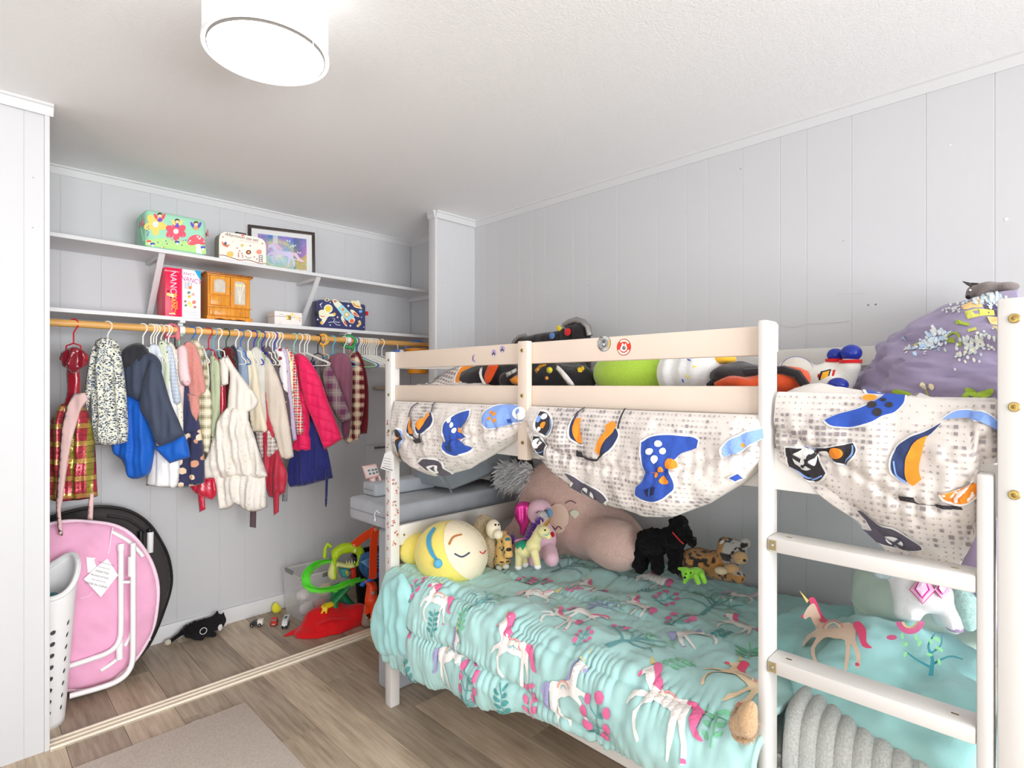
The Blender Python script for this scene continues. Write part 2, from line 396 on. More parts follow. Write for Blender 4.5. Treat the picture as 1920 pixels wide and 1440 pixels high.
def puff(name, outline, frame, T, m, parent=None, R=.03, g=.012, folds=.006, fw=.036, seed=0, k=4, fdir=0.0, back=.7, sag=None):
    """a filled cloth body: outline (metres in the U,V plane) inflated to half thickness T with soft folds running along V"""
    O, U, V, N = [np.array(q, float) for q in frame]
    pts = splc(outline, k) if k > 1 else outline
    v, f = tri2d(pts, g); P = np.array(pts); _, d = inside(v, P)
    e = np.clip(d/R, 0, 1); h = T*np.sqrt(np.maximum(0, 1-(1-e)**2))
    ph = seed*1.7; x = v[:, 0]+fdir*v[:, 1]; y = v[:, 1]
    wv = vn(np.c_[x*9, y*4, np.full(len(x), ph)])
    fo = folds*(np.sin(x*2*math.pi/fw+3*wv+ph)*.6+np.sin(x*2*math.pi/(fw*2.3)+2*wv+ph*2)*.8+.5*vn(np.c_[x*30, y*14, np.full(len(x), ph+5)]))
    fo = (fo+folds*.9*vn(np.c_[x*16+y*9, y*16-x*5, np.full(len(x), ph+9)]))*np.clip(d/(R*.8), .5, 1)
    fr = (h+fo); bk = (-h*back+fo*.6); bd = d < 1e-6
    base = O+np.outer(v[:, 0], U)+np.outer(v[:, 1], V); n = len(v)
    A = base+np.outer(np.where(bd, fo*.5, fr), N); ib = np.where(~bd)[0]; mp = np.arange(n); mp[ib] = n+np.arange(len(ib))
    B_ = (base+np.outer(bk, N))[ib]
    b = MB(); b.v = np.r_[A, B_].tolist(); b.f = list(f)+[tuple(int(mp[i]) for i in q[::-1]) for q in f]; b.mi = [0]*len(b.f)
    uv = np.r_[v, v[ib]]
    return b.build(name, m, parent, uvs=uv, angle=180)
class Cloth:
    """grid of points P[s][t] with bilinear look-up, for laying prints on it"""
    def __init__(s, P):
        s.P = P; du = np.gradient(P, axis=0); dv = np.gradient(P, axis=1); N = np.cross(du, dv); s.N = N/(np.linalg.norm(N, axis=2, keepdims=True)+1e-12)
    def at(s, u, v, off):
        nu, nv = s.P.shape[:2]; x = np.clip(np.asarray(u, float), 0, 1)*(nu-1); y = np.clip(np.asarray(v, float), 0, 1)*(nv-1)
        i = np.minimum(x.astype(int), nu-2); j = np.minimum(y.astype(int), nv-2); a = (x-i)[:, None]; b = (y-j)[:, None]
        g = lambda Z: Z[i, j]*(1-a)*(1-b)+Z[i+1, j]*a*(1-b)+Z[i, j+1]*(1-a)*b+Z[i+1, j+1]*a*b
        return g(s.P)+g(s.N)*off
# ================================================================== THE ROOM
XR, YC, YB, ZC = 2.40, 2.74, 3.46, 2.44      # right wall, closet front plane, closet back wall, ceiling
X0, Y0 = -2.6, -2.6                        # walls behind the camera
def paint(name, c, bsc=90, b=.12, r=.55, bd=.003): return mat(name, c, r, bump=b if 'ceil' in name else 0, bsc=bsc, bdist=bd)
M_wall = paint('grey_wall_paint', (195, 195, 197)); M_trim = paint('white_trim_paint', (204, 204, 205), r=.4)
M_ceil = paint('ceiling_paint', (240, 240, 241), bsc=140, b=.35, bd=.004, r=.8)
def floor_mat():
    t = NT('wood_plank_vinyl'); oi = t.new('ShaderNodeObjectInfo'); o = t.obj()
    off = t.new('ShaderNodeCombineXYZ'); t.link(t.math('MULTIPLY', oi.outputs['Random'], 40), off.inputs[0]); t.link(t.math('MULTIPLY', oi.outputs['Random'], 17), off.inputs[1])
    a = t.new('ShaderNodeVectorMath', operation='ADD'); t.link(o, a.inputs[0]); t.link(off.outputs[0], a.inputs[1])
    g = t.noise(t.scale(a.outputs[0], (26, 1.6, 1)), 2.2, 6, .62); bl = t.noise(t.scale(a.outputs[0], (6, 1.4, 1)), 1.6, 4, .55)
    col = t.ramp(t.math('ADD', t.math('MULTIPLY', g, .6), t.math('MULTIPLY', bl, .4)), [(.28, C((122, 105, 89))), (.42, C((164, 147, 128))), (.55, C((187, 171, 151))), (.72, C((206, 191, 172)))])
    tone = t.ramp(oi.outputs['Random'], [(0, (.72, .70, .68, 1)), (.5, (.95, .93, .91, 1)), (1, (1.2, 1.17, 1.12, 1))])
    x = t.new('ShaderNodeMix', data_type='RGBA', blend_type='MULTIPLY'); x.inputs[0].default_value = 1; t.link(col, x.inputs[6]); t.link(tone, x.inputs[7])
    t.bump(g, .15, .002); return t.done(x.outputs[2], .42, spec=.4)
M_floor = floor_mat()
def struct(name, b, m, parent=None, **k):
    o = b.build(name, m, parent, **k)
    if parent is None: o['kind'] = 'structure'
    return o
# floor: slab with planks laid on it along Y
fl = struct('floor', MB().box((X0-.1, Y0-.1, -.06), (XR+.1, YB+.1, -.008)), mat('floor_underlay', (70, 62, 55)), smooth=False)
PW, PL = .1835, 1.22; x = 1.0415-PW*15; row = 0
offs = [0.35, .9, .12, .62, 1.05, .28, .78, .5, .02, .7, .4, .95]
while x < XR:
    y = Y0-offs[row % 12]
    while y < YB:
        a, b2, c, d = max(x, X0), min(x+PW, XR), max(y, Y0), min(y+PL, YB)
        if b2-a > .01 and d-c > .01:
            q = MB().box((a+.0006, c+.0006, -.008), (b2-.0006, d-.0006, 0)).build('plank', M_floor, fl, smooth=False, bevel=.0012)
        y += PL
    x += PW; row += 1
ce = struct('ceiling', MB().box((X0-.1, Y0-.1, ZC), (XR+.1, YB+.1, ZC+.06)), M_ceil, smooth=False)
def panels(parent, frame, edges, z0, z1, t=.006, ch=.0016):
    """tongue boards with V joints, each a child; frame = (origin, along, outward)"""
    O, U, N = [Vector(q) for q in frame]
    for a, b in zip(edges[:-1], edges[1:]):
        pr = [(a, 0), (a, t-ch), (a+ch, t), (b-ch, t), (b, t-ch), (b, 0)]
        rings = [[O+U*p+N*q+Vector((0, 0, z)) for p, q in pr] for z in (z0, z1)]
        recalc(MB().loft(rings).build('panel', M_wall, parent, smooth=False))
wr = struct('wall_right', MB().box((XR+.006, Y0, 0), (XR+.1, YB+.1, ZC)), M_wall, smooth=False)
ed = [Y0, -2.4, -2.2, -2.05, -1.8, -1.6, -1.45, -1.2, -1.0, -.85, -.62, -.5, -.3, -.12, .035, .178, .36, .588, .746, .847, 1.001, 1.157, 1.26, 1.412, 1.642, 1.828, 1.926, 2.132, 2.232, 2.332, 2.532, 2.64, YC, 2.86, 3.02, 3.12, 3.3, 3.45, YB]
panels(wr, ((XR+.006, 0, 0), (0, 1, 0), (-1, 0, 0)), ed, 0, ZC)
# nail holes, filler marks and scratches on the right wall
wp = Print(plane((XR, 0, 0), (0, 1, 0), (0, 0, 1)), .0006)
wp.surf = lambda u, v, off: np.c_[np.full(len(u), XR-.0004-off), u, v]
for u, v, r, c in ((1389, 317, .0022, (60, 58, 56)), (1628, 572, .0035, (120, 118, 116)), (1642, 571, .0035, (110, 108, 106)), (1102, 535, .002, (110, 110, 108)), (1252, 601, .003, (185, 185, 184)), (1581, 452, .0018, (110, 108, 106)), (1887, 411, .005, (232, 232, 231)), (1782, 272, .003, (232, 232, 231)), (1286, 395, .0012, (120, 118, 116)), (941, 520, .0015, (120, 118, 116))):
    p = onX(u, v, XR); wp.poly(circ(p[1], p[2], r, 10), c)
for pl, c in (([(1570, 553), (1595, 551), (1622, 550)], (186, 185, 184)), ([(1462, 610), (1490, 614), (1515, 608), (1560, 606), (1594, 602)], (180, 179, 178)), ([(1248, 588), (1280, 585)], (200, 199, 198))):
    wp.poly(stroke([onX(u, v, XR)[1:] for u, v in pl], .0016), c)
wp.build('wall_marks', wr, mat('filler_marks', (150, 149, 148)) if False else vcol('wall_mark_ink', .9))
wb = struct('wall_closet_back', MB().box((-.9, YB+.006, 0), (XR+.1, YB+.1, ZC)), M_wall, smooth=False)
panels(wb, ((0, YB+.006, 0), (1, 0, 0), (0, -1, 0)), [-.9, -.68, -.5, -.26, -.05, .16, .37, .532, .745, .87, 1.085, 1.228, 1.466, 1.56, 1.675, 1.87, 1.983, 2.065, 2.20, 2.33, XR], 0, ZC)
struct('wall_closet_left', MB().box((-.96, YC+.06, 0), (-.9, YB+.1, ZC)), M_wall, smooth=False)
XL, XS = .262, 2.075                         # edges of the closet opening
wl = struct('wall_left', MB().box((X0-.1, YC+.006, 0), (XL-.004, YC+.06, ZC)), M_wall, smooth=False)
panels(wl, ((0, YC+.006, 0), (1, 0, 0), (0, -1, 0)), [X0, -2.4, -2.2, -1.95, -1.7, -1.5, -1.25, -1.1, -.9, -.68, -.5, -.34, -.22, -.01, .188, .246], 0, ZC)
struct('trim_1', MB().box((.246, YC-.006, 0), (XL, YC+.066, ZC), ch=.002), M_trim)
ws = struct('wall_closet_stub', MB().box((XS+.004, YC+.006, 0), (XR, YC+.055, ZC)), M_wall, smooth=False)
panels(ws, ((0, YC+.006, 0), (1, 0, 0), (0, -1, 0)), [XS+.02, 2.20, 2.262, 2.34, XR], 0, ZC)
struct('trim_2', MB().box((XS, YC-.006, 0), (XS+.02, YC+.061, ZC), ch=.002), M_trim)
sp = Print(lambda u, v, off: np.c_[u, np.full(len(u), YC-.0004-off), v])
for u, v in ((829, 531), (881, 540), (828, 609), (883, 615), (62, 333), (61, 427)):
    p = onY(u, v, YC); sp.poly(circ(p[0], p[2], .0022, 8), (140, 139, 138))
sp.build('nail_marks', ws, vcol('wall_mark_ink', .9))
# crown and base mouldings
def crown(name, A, B, N, h=.042, d=.022):
    A, B, N = Vector(A), Vector(B), Vector(N); pr = [(0, 0), (0, -h), (.004, -h), (.007, -h+.008), (d*.7, -.012), (d, -.008), (d, 0)]
    struct(name, MB().loft([[P+N*p+Vector((0, 0, ZC+q)) for p, q in pr] for P in (A, B)]), M_trim, smooth=False); recalc(bpy.data.objects[name])
crown('trim_3', (XR, Y0, 0), (XR, YC, 0), (-1, 0, 0)); crown('trim_4', (XS, YC-.006, 0), (XR, YC-.006, 0), (0, -1, 0))
crown('trim_5', (X0, YC-.006, 0), (XL+.01, YC-.006, 0), (0, -1, 0)); crown('trim_6', (-.9, YB, 0), (XR, YB, 0), (0, -1, 0))
crown('trim_7', (XR, YC+.06, 0), (XR, YB, 0), (-1, 0, 0)); crown('trim_8', (XS, YC-.006, 0), (XS, YC+.061, 0), (-1, 0, 0), d=.016)
M_base = paint('white_baseboard_paint', (218, 218, 219), r=.35)
struct('baseboard_back', MB().box((-.9, YB-.014, 0), (XR, YB, .088), ch=.003), M_base)
struct('baseboard_right', MB().box((XR-.014, Y0, 0), (XR, YC, .088), ch=.003), M_base)
# walls behind the camera; the side window is added to let fill light in
def windowed(name, ax, c, lo, hi, w0, w1, z0, z1, n, out):
    b = MB()
    for (a0, a1, q0, q1) in ((lo, w0, 0, ZC), (w1, hi, 0, ZC), (w0, w1, 0, z0), (w0, w1, z1, ZC)):
        b.box((a0, c-.1, q0), (a1, c, q1)) if ax == 'y' else b.box((c-.1, a0, q0), (c, a1, q1))
    struct(name, b, M_wall, smooth=False)
    fr = MB(); gp = []; t = .045
    for (a0, a1, q0, q1) in ((w0, w0+t, z0, z1), (w1-t, w1, z0, z1), (w0, w1, z0, z0+t), (w0, w1, z1-t, z1), ((w0+w1)/2-t/2, (w0+w1)/2+t/2, z0, z1)):
        fr.box((a0, c-.09, q0), (a1, c-.05, q1)) if ax == 'y' else fr.box((c-.09, a0, q0), (c-.05, a1, q1))
    wo = struct(f'window_{n}', fr, M_trim, smooth=False)
    gl = MB().box((w0+t, c-.072, z0+t), (w1-t, c-.068, z1-t)) if ax == 'y' else MB().box((c-.072, w0+t, z0+t), (c-.068, w1-t, z1-t))
    t_ = NT('window_pane') if 'window_pane' not in MATS else None
    if t_:
        tr = t_.new('ShaderNodeBsdfTransparent'); gs = t_.new('ShaderNodeBsdfGlossy'); gs.inputs['Roughness'].default_value = .02; mx = t_.new('ShaderNodeMixShader'); mx.inputs[0].default_value = .06
        t_.link(tr.outputs[0], mx.inputs[1]); t_.link(gs.outputs[0], mx.inputs[2]); t_.link(mx.outputs[0], t_.n['Material Output'].inputs[0]); MATS['window_pane'] = t_.m
    gl.build('pane', MATS['window_pane'], wo, smooth=False)
windowed('wall_front', 'y', Y0, X0-.1, XR+.1, -1.2, 1.9, .45, 2.32, 1, 1)
windowed('wall_side', 'x', X0, Y0, YC+.1, -2.15, .65, .08, 2.1, 2, 1)  # this unseen window is added, set low to brighten the lower bunk
# ------------------------------------------------------------------ sliding door track on the floor
M_track = mat('cream_track_enamel', (226, 214, 196), .35, var=.05, vsc=8)
tr = thing('floor_track', 'cream double groove sliding door track across the closet threshold', 'track', (0, 0, 0))
MB().box((XL, 2.722, 0), (XS, 2.792, .004)).build('base_strip', M_track, tr, smooth=False)
for y in (2.722, 2.752, 2.782): MB().box((XL, y, 0), (XS, y+.011, .014), ch=.002).build('ridge', M_track, tr)
# beige rug in front of the track
rb = MB().box((-.25, .95, 0), (.898, 2.532, .011), ch=.004)
rug = thing('rug', 'beige short pile rug, its corner near the closet track', 'rug', (0, 0, 0))
rb.build('pile', mat('beige_rug_pile', (224, 210, 196), .95, var=.12, vsc=150, bump=1, bsc=320, bdist=.006), rug)
MB().box((.695, 2.53, .001), (.722, 2.545, .0035)).build('care_tag', mat('white_tag_cloth', (240, 238, 234), .8), rug, smooth=False)
# ------------------------------------------------------------------ ceiling lamp
LX, LY, LZ = .60, 1.53, 2.275
lp = thing('ceiling_light', 'white drum ceiling light with glowing round diffuser', 'ceiling light', (LX, LY, LZ))
def emit(name, c, s):
    t = NT(name); t.p.inputs['Emission Color'].default_value = c+(1,); t.p.inputs['Emission Strength'].default_value = s; return t.done((.8, .8, .8, 1), .5)
M_shade = emit('white_shade_linen', (1, .97, .93), .8)
MB().lathe([(.155, 0), (.155, ZC-LZ), (.151, ZC-LZ), (.151, 0)], 48, caps=False).build('shade', M_shade, lp)
MB().lathe([(.158, -.004), (.158, .01), (.150, .01), (.146, .003), (.146, -.004)], 48, caps=False).build('rim', mat('white_rim_band', (250, 249, 246), .5), lp)
MB().lathe([(.1445, -.0045), (.1465, -.0045), (.1465, .004), (.1445, .004)], 48, caps=False).build('rim_groove', mat('grey_rim_line', (120, 116, 112), .6), lp)
MB().lathe([(.0, .004), (.146, .004), (.146, .012), (.0, .012)], 48, caps=False).build('diffuser', emit('lamp_diffuser_glow', (1, .96, .91), 9.0), lp)
a = Vector(onY(586, 152, 1.66))-Vector((LX, LY, LZ))
MB().tube([(.06, -.142, -.004), (.062, -.142, -.02), (.060, -.143, -.034), (.052, -.144, -.05)], .0011, 6).build('pull_string', M_shade, lp)
# ================================================================== BUNK BED
M_bed = mat('white_bed_lacquer', (210, 207, 203), .38, var=.015, vsc=4, bump=.04, bsc=40)
M_rail = mat('warm_lit_rail_lacquer', (214, 197, 182), .38, var=.02, vsc=4, bump=.04, bsc=40)  # white bed lacquer with the warm light's cream tint put into its colour
M_brass = mat('antique_brass', (170, 146, 88), .3, metal=1)
M_steel = mat('satin_steel', (190, 188, 180), .35, metal=1)
bed = thing('bunk_bed', 'white wooden bunk bed with guard rails and ladder along the right wall', 'bunk bed', (1.34, 1.07, 0))
BO = Vector((1.34, 1.07, 0))
def bb(name, lo, hi, parent=None, ch=.004, m=None):
    b = MB().box([a-o for a, o in zip(lo, BO)], [a-o for a, o in zip(hi, BO)], ch=ch)
    return b.build(name, m or M_bed, parent or bed)
pf = bb('post', (1.325, 2.056, 0), (1.370, 2.102, 1.524)); bb('post', (2.335, 2.056, 0), (2.38, 2.102, 1.524))
pn = bb('post', (1.325, .048, 0), (1.370, .095, 1.539)); bb('post', (2.335, .048, 0), (2.38, .095, 1.539))
gp = bb('guard_post', (1.325, .496, 0), (1.393, .518, 1.535), ch=.006)
bb('guard_post_block', (1.393, .497, 1.462), (1.402, .517, 1.531), gp)
cs = bb('centre_support', (1.320, 1.251, 1.137), (1.345, 1.295, 1.527), m=M_rail)
rails = []
for z0, z1 in ((1.453, 1.523), (1.313, 1.381)):
    rails.append(bb('guard_rail', (1.3455, .518, z0), (1.367, 2.056, z1), m=M_rail))
    bb('back_rail', (2.337, .095, z0), (2.359, 2.056, z1)); bb('end_board', (1.37, 2.068, z0), (2.335, 2.09, z1)); bb('end_board', (1.37, .06, z0), (2.335, .082, z1))
for z0, z1 in ((1.137, 1.235), (.28, .385)):
    bb('side_rail', (1.373, .095, z0), (1.395, 2.056, z1)); bb('side_rail', (2.337, .095, z0), (2.359, 2.056, z1))
for z0, z1 in ((.685, .771), (.515, .598), (.30, .385), (1.05, 1.137)):
    e = bb('end_board', (1.37, 2.062, z0), (2.335, 2.084, z1)); bb('end_board', (1.37, .06, z0), (2.335, .082, z1))
    for x in (1.395, 2.30):
        if z0 > .5 and z0 < 1: recalc(MB().lathe([(.005, 0), (.005, .002), (.002, .003)], 12).build('bolt', M_brass, e)).matrix_local = Matrix.Translation(Vector((x-1.34, 2.0615-1.07, (z0+z1)/2)))@Matrix.Rotation(math.pi/2, 4, 'X')
for k in range(9): bb('slat', (1.395, .2+k*.215, .27), (2.337, .28+k*.215, .285), ch=0); bb('slat', (1.395, .2+k*.215, 1.137), (2.337, .28+k*.215, 1.15), ch=0)
lr = bb('ladder_rail', (1.325, .100, 0), (1.390, .124, 1.222), ch=.005)
for z in (1.001, .722, .443):
    r = bb('rung', (1.326, .124, z), (1.392, .496, z+.034), ch=.005)
    bb('bracket', (1.3235, .476, z+.006), (1.3262, .492, z+.028), r, 0, mat('ladder_bracket_plate', (176, 160, 120), .4, metal=.6))
    recalc(MB().lathe([(.004, 0), (.004, .002), (.0015, .003)], 10).build('screw', M_steel, r)).matrix_local = Matrix.Translation(Vector((1.3235-1.34, .484-1.07, z+.017)))@Matrix.Rotation(-math.pi/2, 4, 'Y')
    for y in (.46, .16):
        bb('screw_slot', (1.352, y-.008, z+.0335), (1.357, y+.004, z+.0345), r, 0, M_brass)
def bolt(parent, x, y, z, r=.0085):
    b = MB().lathe([(r, 0), (r, .0015), (r*.85, .003), (r*.62, .003), (r*.6, .0012), (r*.3, .0015), (r*.25, .004), (0.0004, .0045)], 20)
    o = b.build('bolt', M_brass, parent); recalc(o); o.matrix_local = Matrix.Translation(Vector((x, y, z))-BO)@Matrix.Rotation(-math.pi/2, 4, 'Y')
for v in (597, 763, 928):
    p = onX(1902, v, 1.325); bolt(pn, 1.325, p[1], p[2])
for u, v in ((979, 657), (979, 742), (980, 830)):
    p = onX(u, v, 1.32); bolt(cs, 1.32, p[1], p[2], .006)
for v in (675, 740, 808): p = onX(729, v, 1.325); bolt(pf, 1.325, p[1], p[2], .006)
# stickers on the guard rail and floral decals on the foot post
def stick(x): return lambda u, v, off: np.c_[np.full(len(u), x-BO.x-.0003-off), np.asarray(u)-BO.y, np.asarray(v)]
def rnd(rail, u, v, r): p = onX(u, v, 1.3455); return p[1], p[2]
y, z = rnd(0, 1133, 644, 0); R = .0235
pr = Print(stick(1.3455), .0003)
pr.poly(circ(y, z, R, 32), (60, 60, 60), 1); pr.poly(circ(y, z, R*.95, 32), (190, 190, 188), 2); pr.poly(circ(y, z, R*.62, 24), (150, 150, 150), 3); pr.poly(spl([(y+.008, z+.006), (y+.002, z+.011), (y-.006, z+.008), (y-.003, z), (y-.008, z-.006), (y, z-.011), (y+.007, z-.007), (y+.004, z)], 4), (96, 96, 98), 4)
pr.poly(circ(y, z-.003, .004, 12), (205, 205, 205), 5)
def arc(cy, cz, r0, r1, a0, a1, n=14):
    A = [a0+(a1-a0)*i/n for i in range(n+1)]
    return [(cy+r0*math.cos(a), cz+r0*math.sin(a)) for a in A]+[(cy+r1*math.cos(a), cz+r1*math.sin(a)) for a in A[::-1]]
pr.poly(arc(y, z, R*.66, R*.92, math.pi-.5, math.pi+.9), (206, 176, 110), 4)
def marc(pr, txt, cy, cz, r, size, col, a0, a1, layer=5):
    # on a -X face the world +Y runs to the left, so angles are mirrored
    for i, ch in enumerate(txt):
        a = a0+(a1-a0)*i/max(1, len(txt)-1); v, f = glyphs(ch)
        if not len(v): continue
        q = np.array(xf(v, 0, 0, size, a-math.pi/2)); q[:, 0] += r*math.cos(a); q[:, 1] += r*math.sin(a); b = len(pr.v)
        pr.v += pr.surf(cy-q[:, 0], cz+q[:, 1], pr.eps*layer).tolist(); pr.f += [tuple(t) for t in (np.array([0])+0,)] if False else [tuple(i2+b for i2 in t) for t in f]; pr.c += [C(col)]*len(q)
marc(pr, 'DEMOLITION', y, z, R*.78, .0105, (50, 50, 50), math.radians(250), math.radians(110))
pr.build('round_sticker', rails[0])['label'] = 'grey round sticker reading DEMOLITION'
y, z = rnd(0, 1170, 651, 0); R = .0235
pr = Print(stick(1.3455), .0003); pr.poly(circ(y, z, R, 32), (120, 70, 60), 1); pr.poly(circ(y, z, R*.96, 32), (222, 60, 44), 2)
for a0, a1 in ((.9, 2.6), (3.6, 5.9)): pr.poly(arc(y, z, R*.68, R*.9, a0, a1), (248, 232, 214), 3)
pr.poly(spl([(y-.011, z-.004), (y-.009, z+.004), (y-.006, z+.011), (y-.002, z+.006), (y+.004, z+.012), (y+.008, z+.004), (y+.012, z-.006), (y+.006, z-.011), (y-.004, z-.012)], 4), (244, 236, 228), 3); pr.poly(circ(y-.001, z-.002, .006, 14), (110, 106, 112), 4); pr.poly(circ(y-.003, z, .002, 8), (214, 176, 120), 5)
pr.build('round_sticker', rails[0])['label'] = 'red and cream round sticker'
for u, v in ((926, 662), (942, 655), (890, 672)):
    y, z = rnd(0, u, v, 0); R = .0125; pr = Print(stick(1.3455), .0003)
    if u == 890:
        sh = arc(y, z, R, R, 0, 0); o1 = [(y+R*math.cos(a), z+R*1.1*math.sin(a)) for a in np.linspace(-2.0, 2.2, 18)]; o2 = [(y-.004+R*.75*math.cos(a), z+.002+R*.9*math.sin(a)) for a in np.linspace(2.0, -1.8, 14)]
        pr.poly(o1+o2, (150, 140, 190), 1); pr.poly(o1[5:13]+[(y+R*.72*math.cos(a), z+R*.8*math.sin(a)) for a in np.linspace(.9, -.8, 8)], (84, 64, 66), 2)
    else:
        pr.poly(circ(y, z, R, 24), (166, 150, 200), 1); pr.poly(circ(y, z-.003, R*.8, 20), (190, 182, 206), 2); pr.poly(spl([(y-.008, z-.007), (y-.006, z), (y-.002, z+.005), (y+.001, z+.008), (y+.003, z+.002), (y+.008, z-.001), (y+.007, z-.008)], 3), (86, 74, 78), 3); pr.poly(circ(y, z-.007, .0025, 10), (225, 220, 225), 4)
    pr.build('round_sticker', rails[0])['label'] = 'small lilac round sticker'
def sprig(pr, x, y, s, layer=1):
    for _ in range(3): pr.poly(circ(x+random.uniform(-.007, .007)*s, y+random.uniform(-.012, .012)*s, .004*s, 7, .003*s), random.choice([(196, 110, 112), (176, 70, 78), (214, 140, 136)]), layer)
    for _ in range(2): pr.poly(circ(x+random.uniform(-.008, .008)*s, y+random.uniform(-.014, .014)*s, .0022*s, 6, .006*s, random.uniform(0, 3)), random.choice([(120, 124, 82), (196, 150, 90), (132, 70, 72)]), layer+1)
pr = Print(stick(1.325), .0003); q2 = Print(lambda u, v, off: np.c_[np.asarray(u)-BO.x, np.full(len(u), 2.056-BO.y-.0003-off), np.asarray(v)], .0003)
for i in range(13): 
    if not (5 < i < 6): sprig(pr, 2.079, .63+i*.049, 1)
for i in range(7): sprig(q2, 1.347+(.006 if i % 2 else -.006), .70+i*.045, 1.25)
pr.poly([(2.062, 1.03), (2.068, 1.022), (2.079, 1.018), (2.089, 1.022), (2.096, 1.03), (2.094, 1.042), (2.064, 1.042)], (196, 80, 96), 1)
tag(pr.build('flower_decals', pf), 'strip of small red flower decals', kind='stuff'); tag(q2.build('flower_decals', pf), kind='stuff')
pr = Print(stick(1.325), .0003); pr.poly([(2.062, .20), (2.062, .262), (2.09, .262), (2.09, .20)], (150, 196, 206), 1); pr.poly(spl([(2.066, .21), (2.08, .222), (2.07, .235), (2.085, .25), (2.074, .24), (2.088, .225)], 3), (90, 140, 160), 2); pr.build('blue_sticker', pf)
# mattresses
M_mat = fabric('white_ticking', (232, 230, 226))
def mattress(name, label, z0, z1):
    t = thing(name, label, 'mattress', (1.87, 1.07, z0)); b = MB().box((-.455, -.94, 0), (.455, .94, z1-z0), ch=.03); b.build('cover', M_mat, t)
    for z in (.012, z1-z0-.012): MB().tube([(-.455, -.94, z), (.455, -.94, z), (.455, .94, z), (-.455, .94, z), (-.455, -.94, z)], .006, 6).build('piping', M_mat, t)
mattress('upper_mattress', 'white mattress on the upper bunk under the gaming comforter', 1.151, 1.29)
mattress('lower_mattress', 'white mattress on the lower bunk under the teal comforter', .286, .50)
# ================================================================== CLOSET SHELVES AND ROD
M_shelf = paint('white_shelf_paint', (212, 212, 213), r=.4)
s1 = thing('closet_shelf', 'upper white closet shelf with the fairy bag and framed unicorn', 'shelf', (0, 0, 0))
def tiltz(x, a, b): return a+(b-a)*(x-.3)/(2.3-.3)
def board(name, parent, x0, x1, za, zb, t=.0185, y0=3.155):
    v = []
    for x in (x0, x1):
        z = tiltz(x, za, zb); v.append([(x, y0, z-t), (x, YB, z-t), (x, YB, z), (x, y0, z)])
    return recalc(MB().loft(v).build(name, M_shelf, parent, smooth=False, bevel=.0015))
ZT1 = lambda x: tiltz(x, 2.052, 2.036); ZT2 = 1.7225
board('shelf_board', s1, -.9, XR, 2.052, 2.036); s2 = thing('closet_shelf', 'lower white closet shelf with the wooden jewelry box', 'shelf', (0, 0, 0)); board('shelf_board', s2, -.9, XR, ZT2, ZT2)
for x in (.733, 1.546):
    zt = ZT1(x)-.0185
    recalc(MB().loft([[(x-.014, 3.172, zt), (x+.014, 3.172, zt), (x+.014, 3.19, zt), (x-.014, 3.19, zt)], [(x-.014, 3.437, ZT2), (x+.014, 3.437, ZT2), (x+.014, 3.455, ZT2), (x-.014, 3.455, ZT2)]]).build('brace', M_shelf, s1, smooth=False, bevel=.0015))
    MB().box((x-.011, 3.19, zt-.018), (x+.011, YB, zt), ch=.001).build('cleat', M_shelf, s1)
MB().box((XR-.016, 3.16, 1.99), (XR, YB, 2.02), ch=.001).build('cleat', M_shelf, s1); MB().box((XR-.016, 3.19, 1.676), (XR, YB, 1.704), ch=.001).build('cleat', M_shelf, s2)
RY, RZ, RR = 3.17, 1.657, .0165
def wood(name, c1, c2, sc=(2, 30, 30), r=.4, **k):
    if name in MATS: return MATS[name]
    t = NT(name); n = t.noise(t.scale(t.obj(), sc), 2.2, 5, .6); t.bump(n, .08, .002); MATS[name] = t.done(t.ramp(n, [(.3, C(c1)), (.7, C(c2))]), r, **k); return MATS[name]
M_rod = wood('honey_pine_dowel', (196, 140, 70), (226, 178, 106), (3, 60, 60))
rod = thing('closet_rod', 'honey pine closet rod under the lower shelf', 'closet rod', (0, 0, 0))
MB().tube([(-.9, RY, RZ), (XR-.001, RY, RZ)], RR, 20).build('dowel', M_rod, rod)
for x in (.818, 1.735):
    b = MB().box((x-.012, RY-.02, ZT2-.03), (x+.012, RY+.10, ZT2-.0186), ch=.002).box((x-.012, RY+.021, RZ-.03), (x+.012, RY+.03, ZT2-.02), ch=.002); b.build('bracket', M_shelf, s2)
    MB().tube([(x-.011, RY, RZ), (x+.011, RY, RZ)], RR+.004, 20).build('collar', mat('white_collar_plastic', (240, 238, 235), .4), rod)
def atrod(u): return onY(u, 640, RY)[0]
# ================================================================== THINGS ON THE SHELVES
def crop(x0, y0, s, Yp, O):
    """points measured on an enlarged detail -> place on the plane Y = Yp, relative to O (x, z)"""
    def f(pts): 
        r = []
        for a, b in pts:
            p = onY(x0+a/s, y0+b/s, Yp); r.append((p[0]-O[0], p[2]-O[2]))
        return r
    return f
def frontY(y): return lambda u, v, off: np.c_[u, np.full(len(u), y-.0004-off), v]
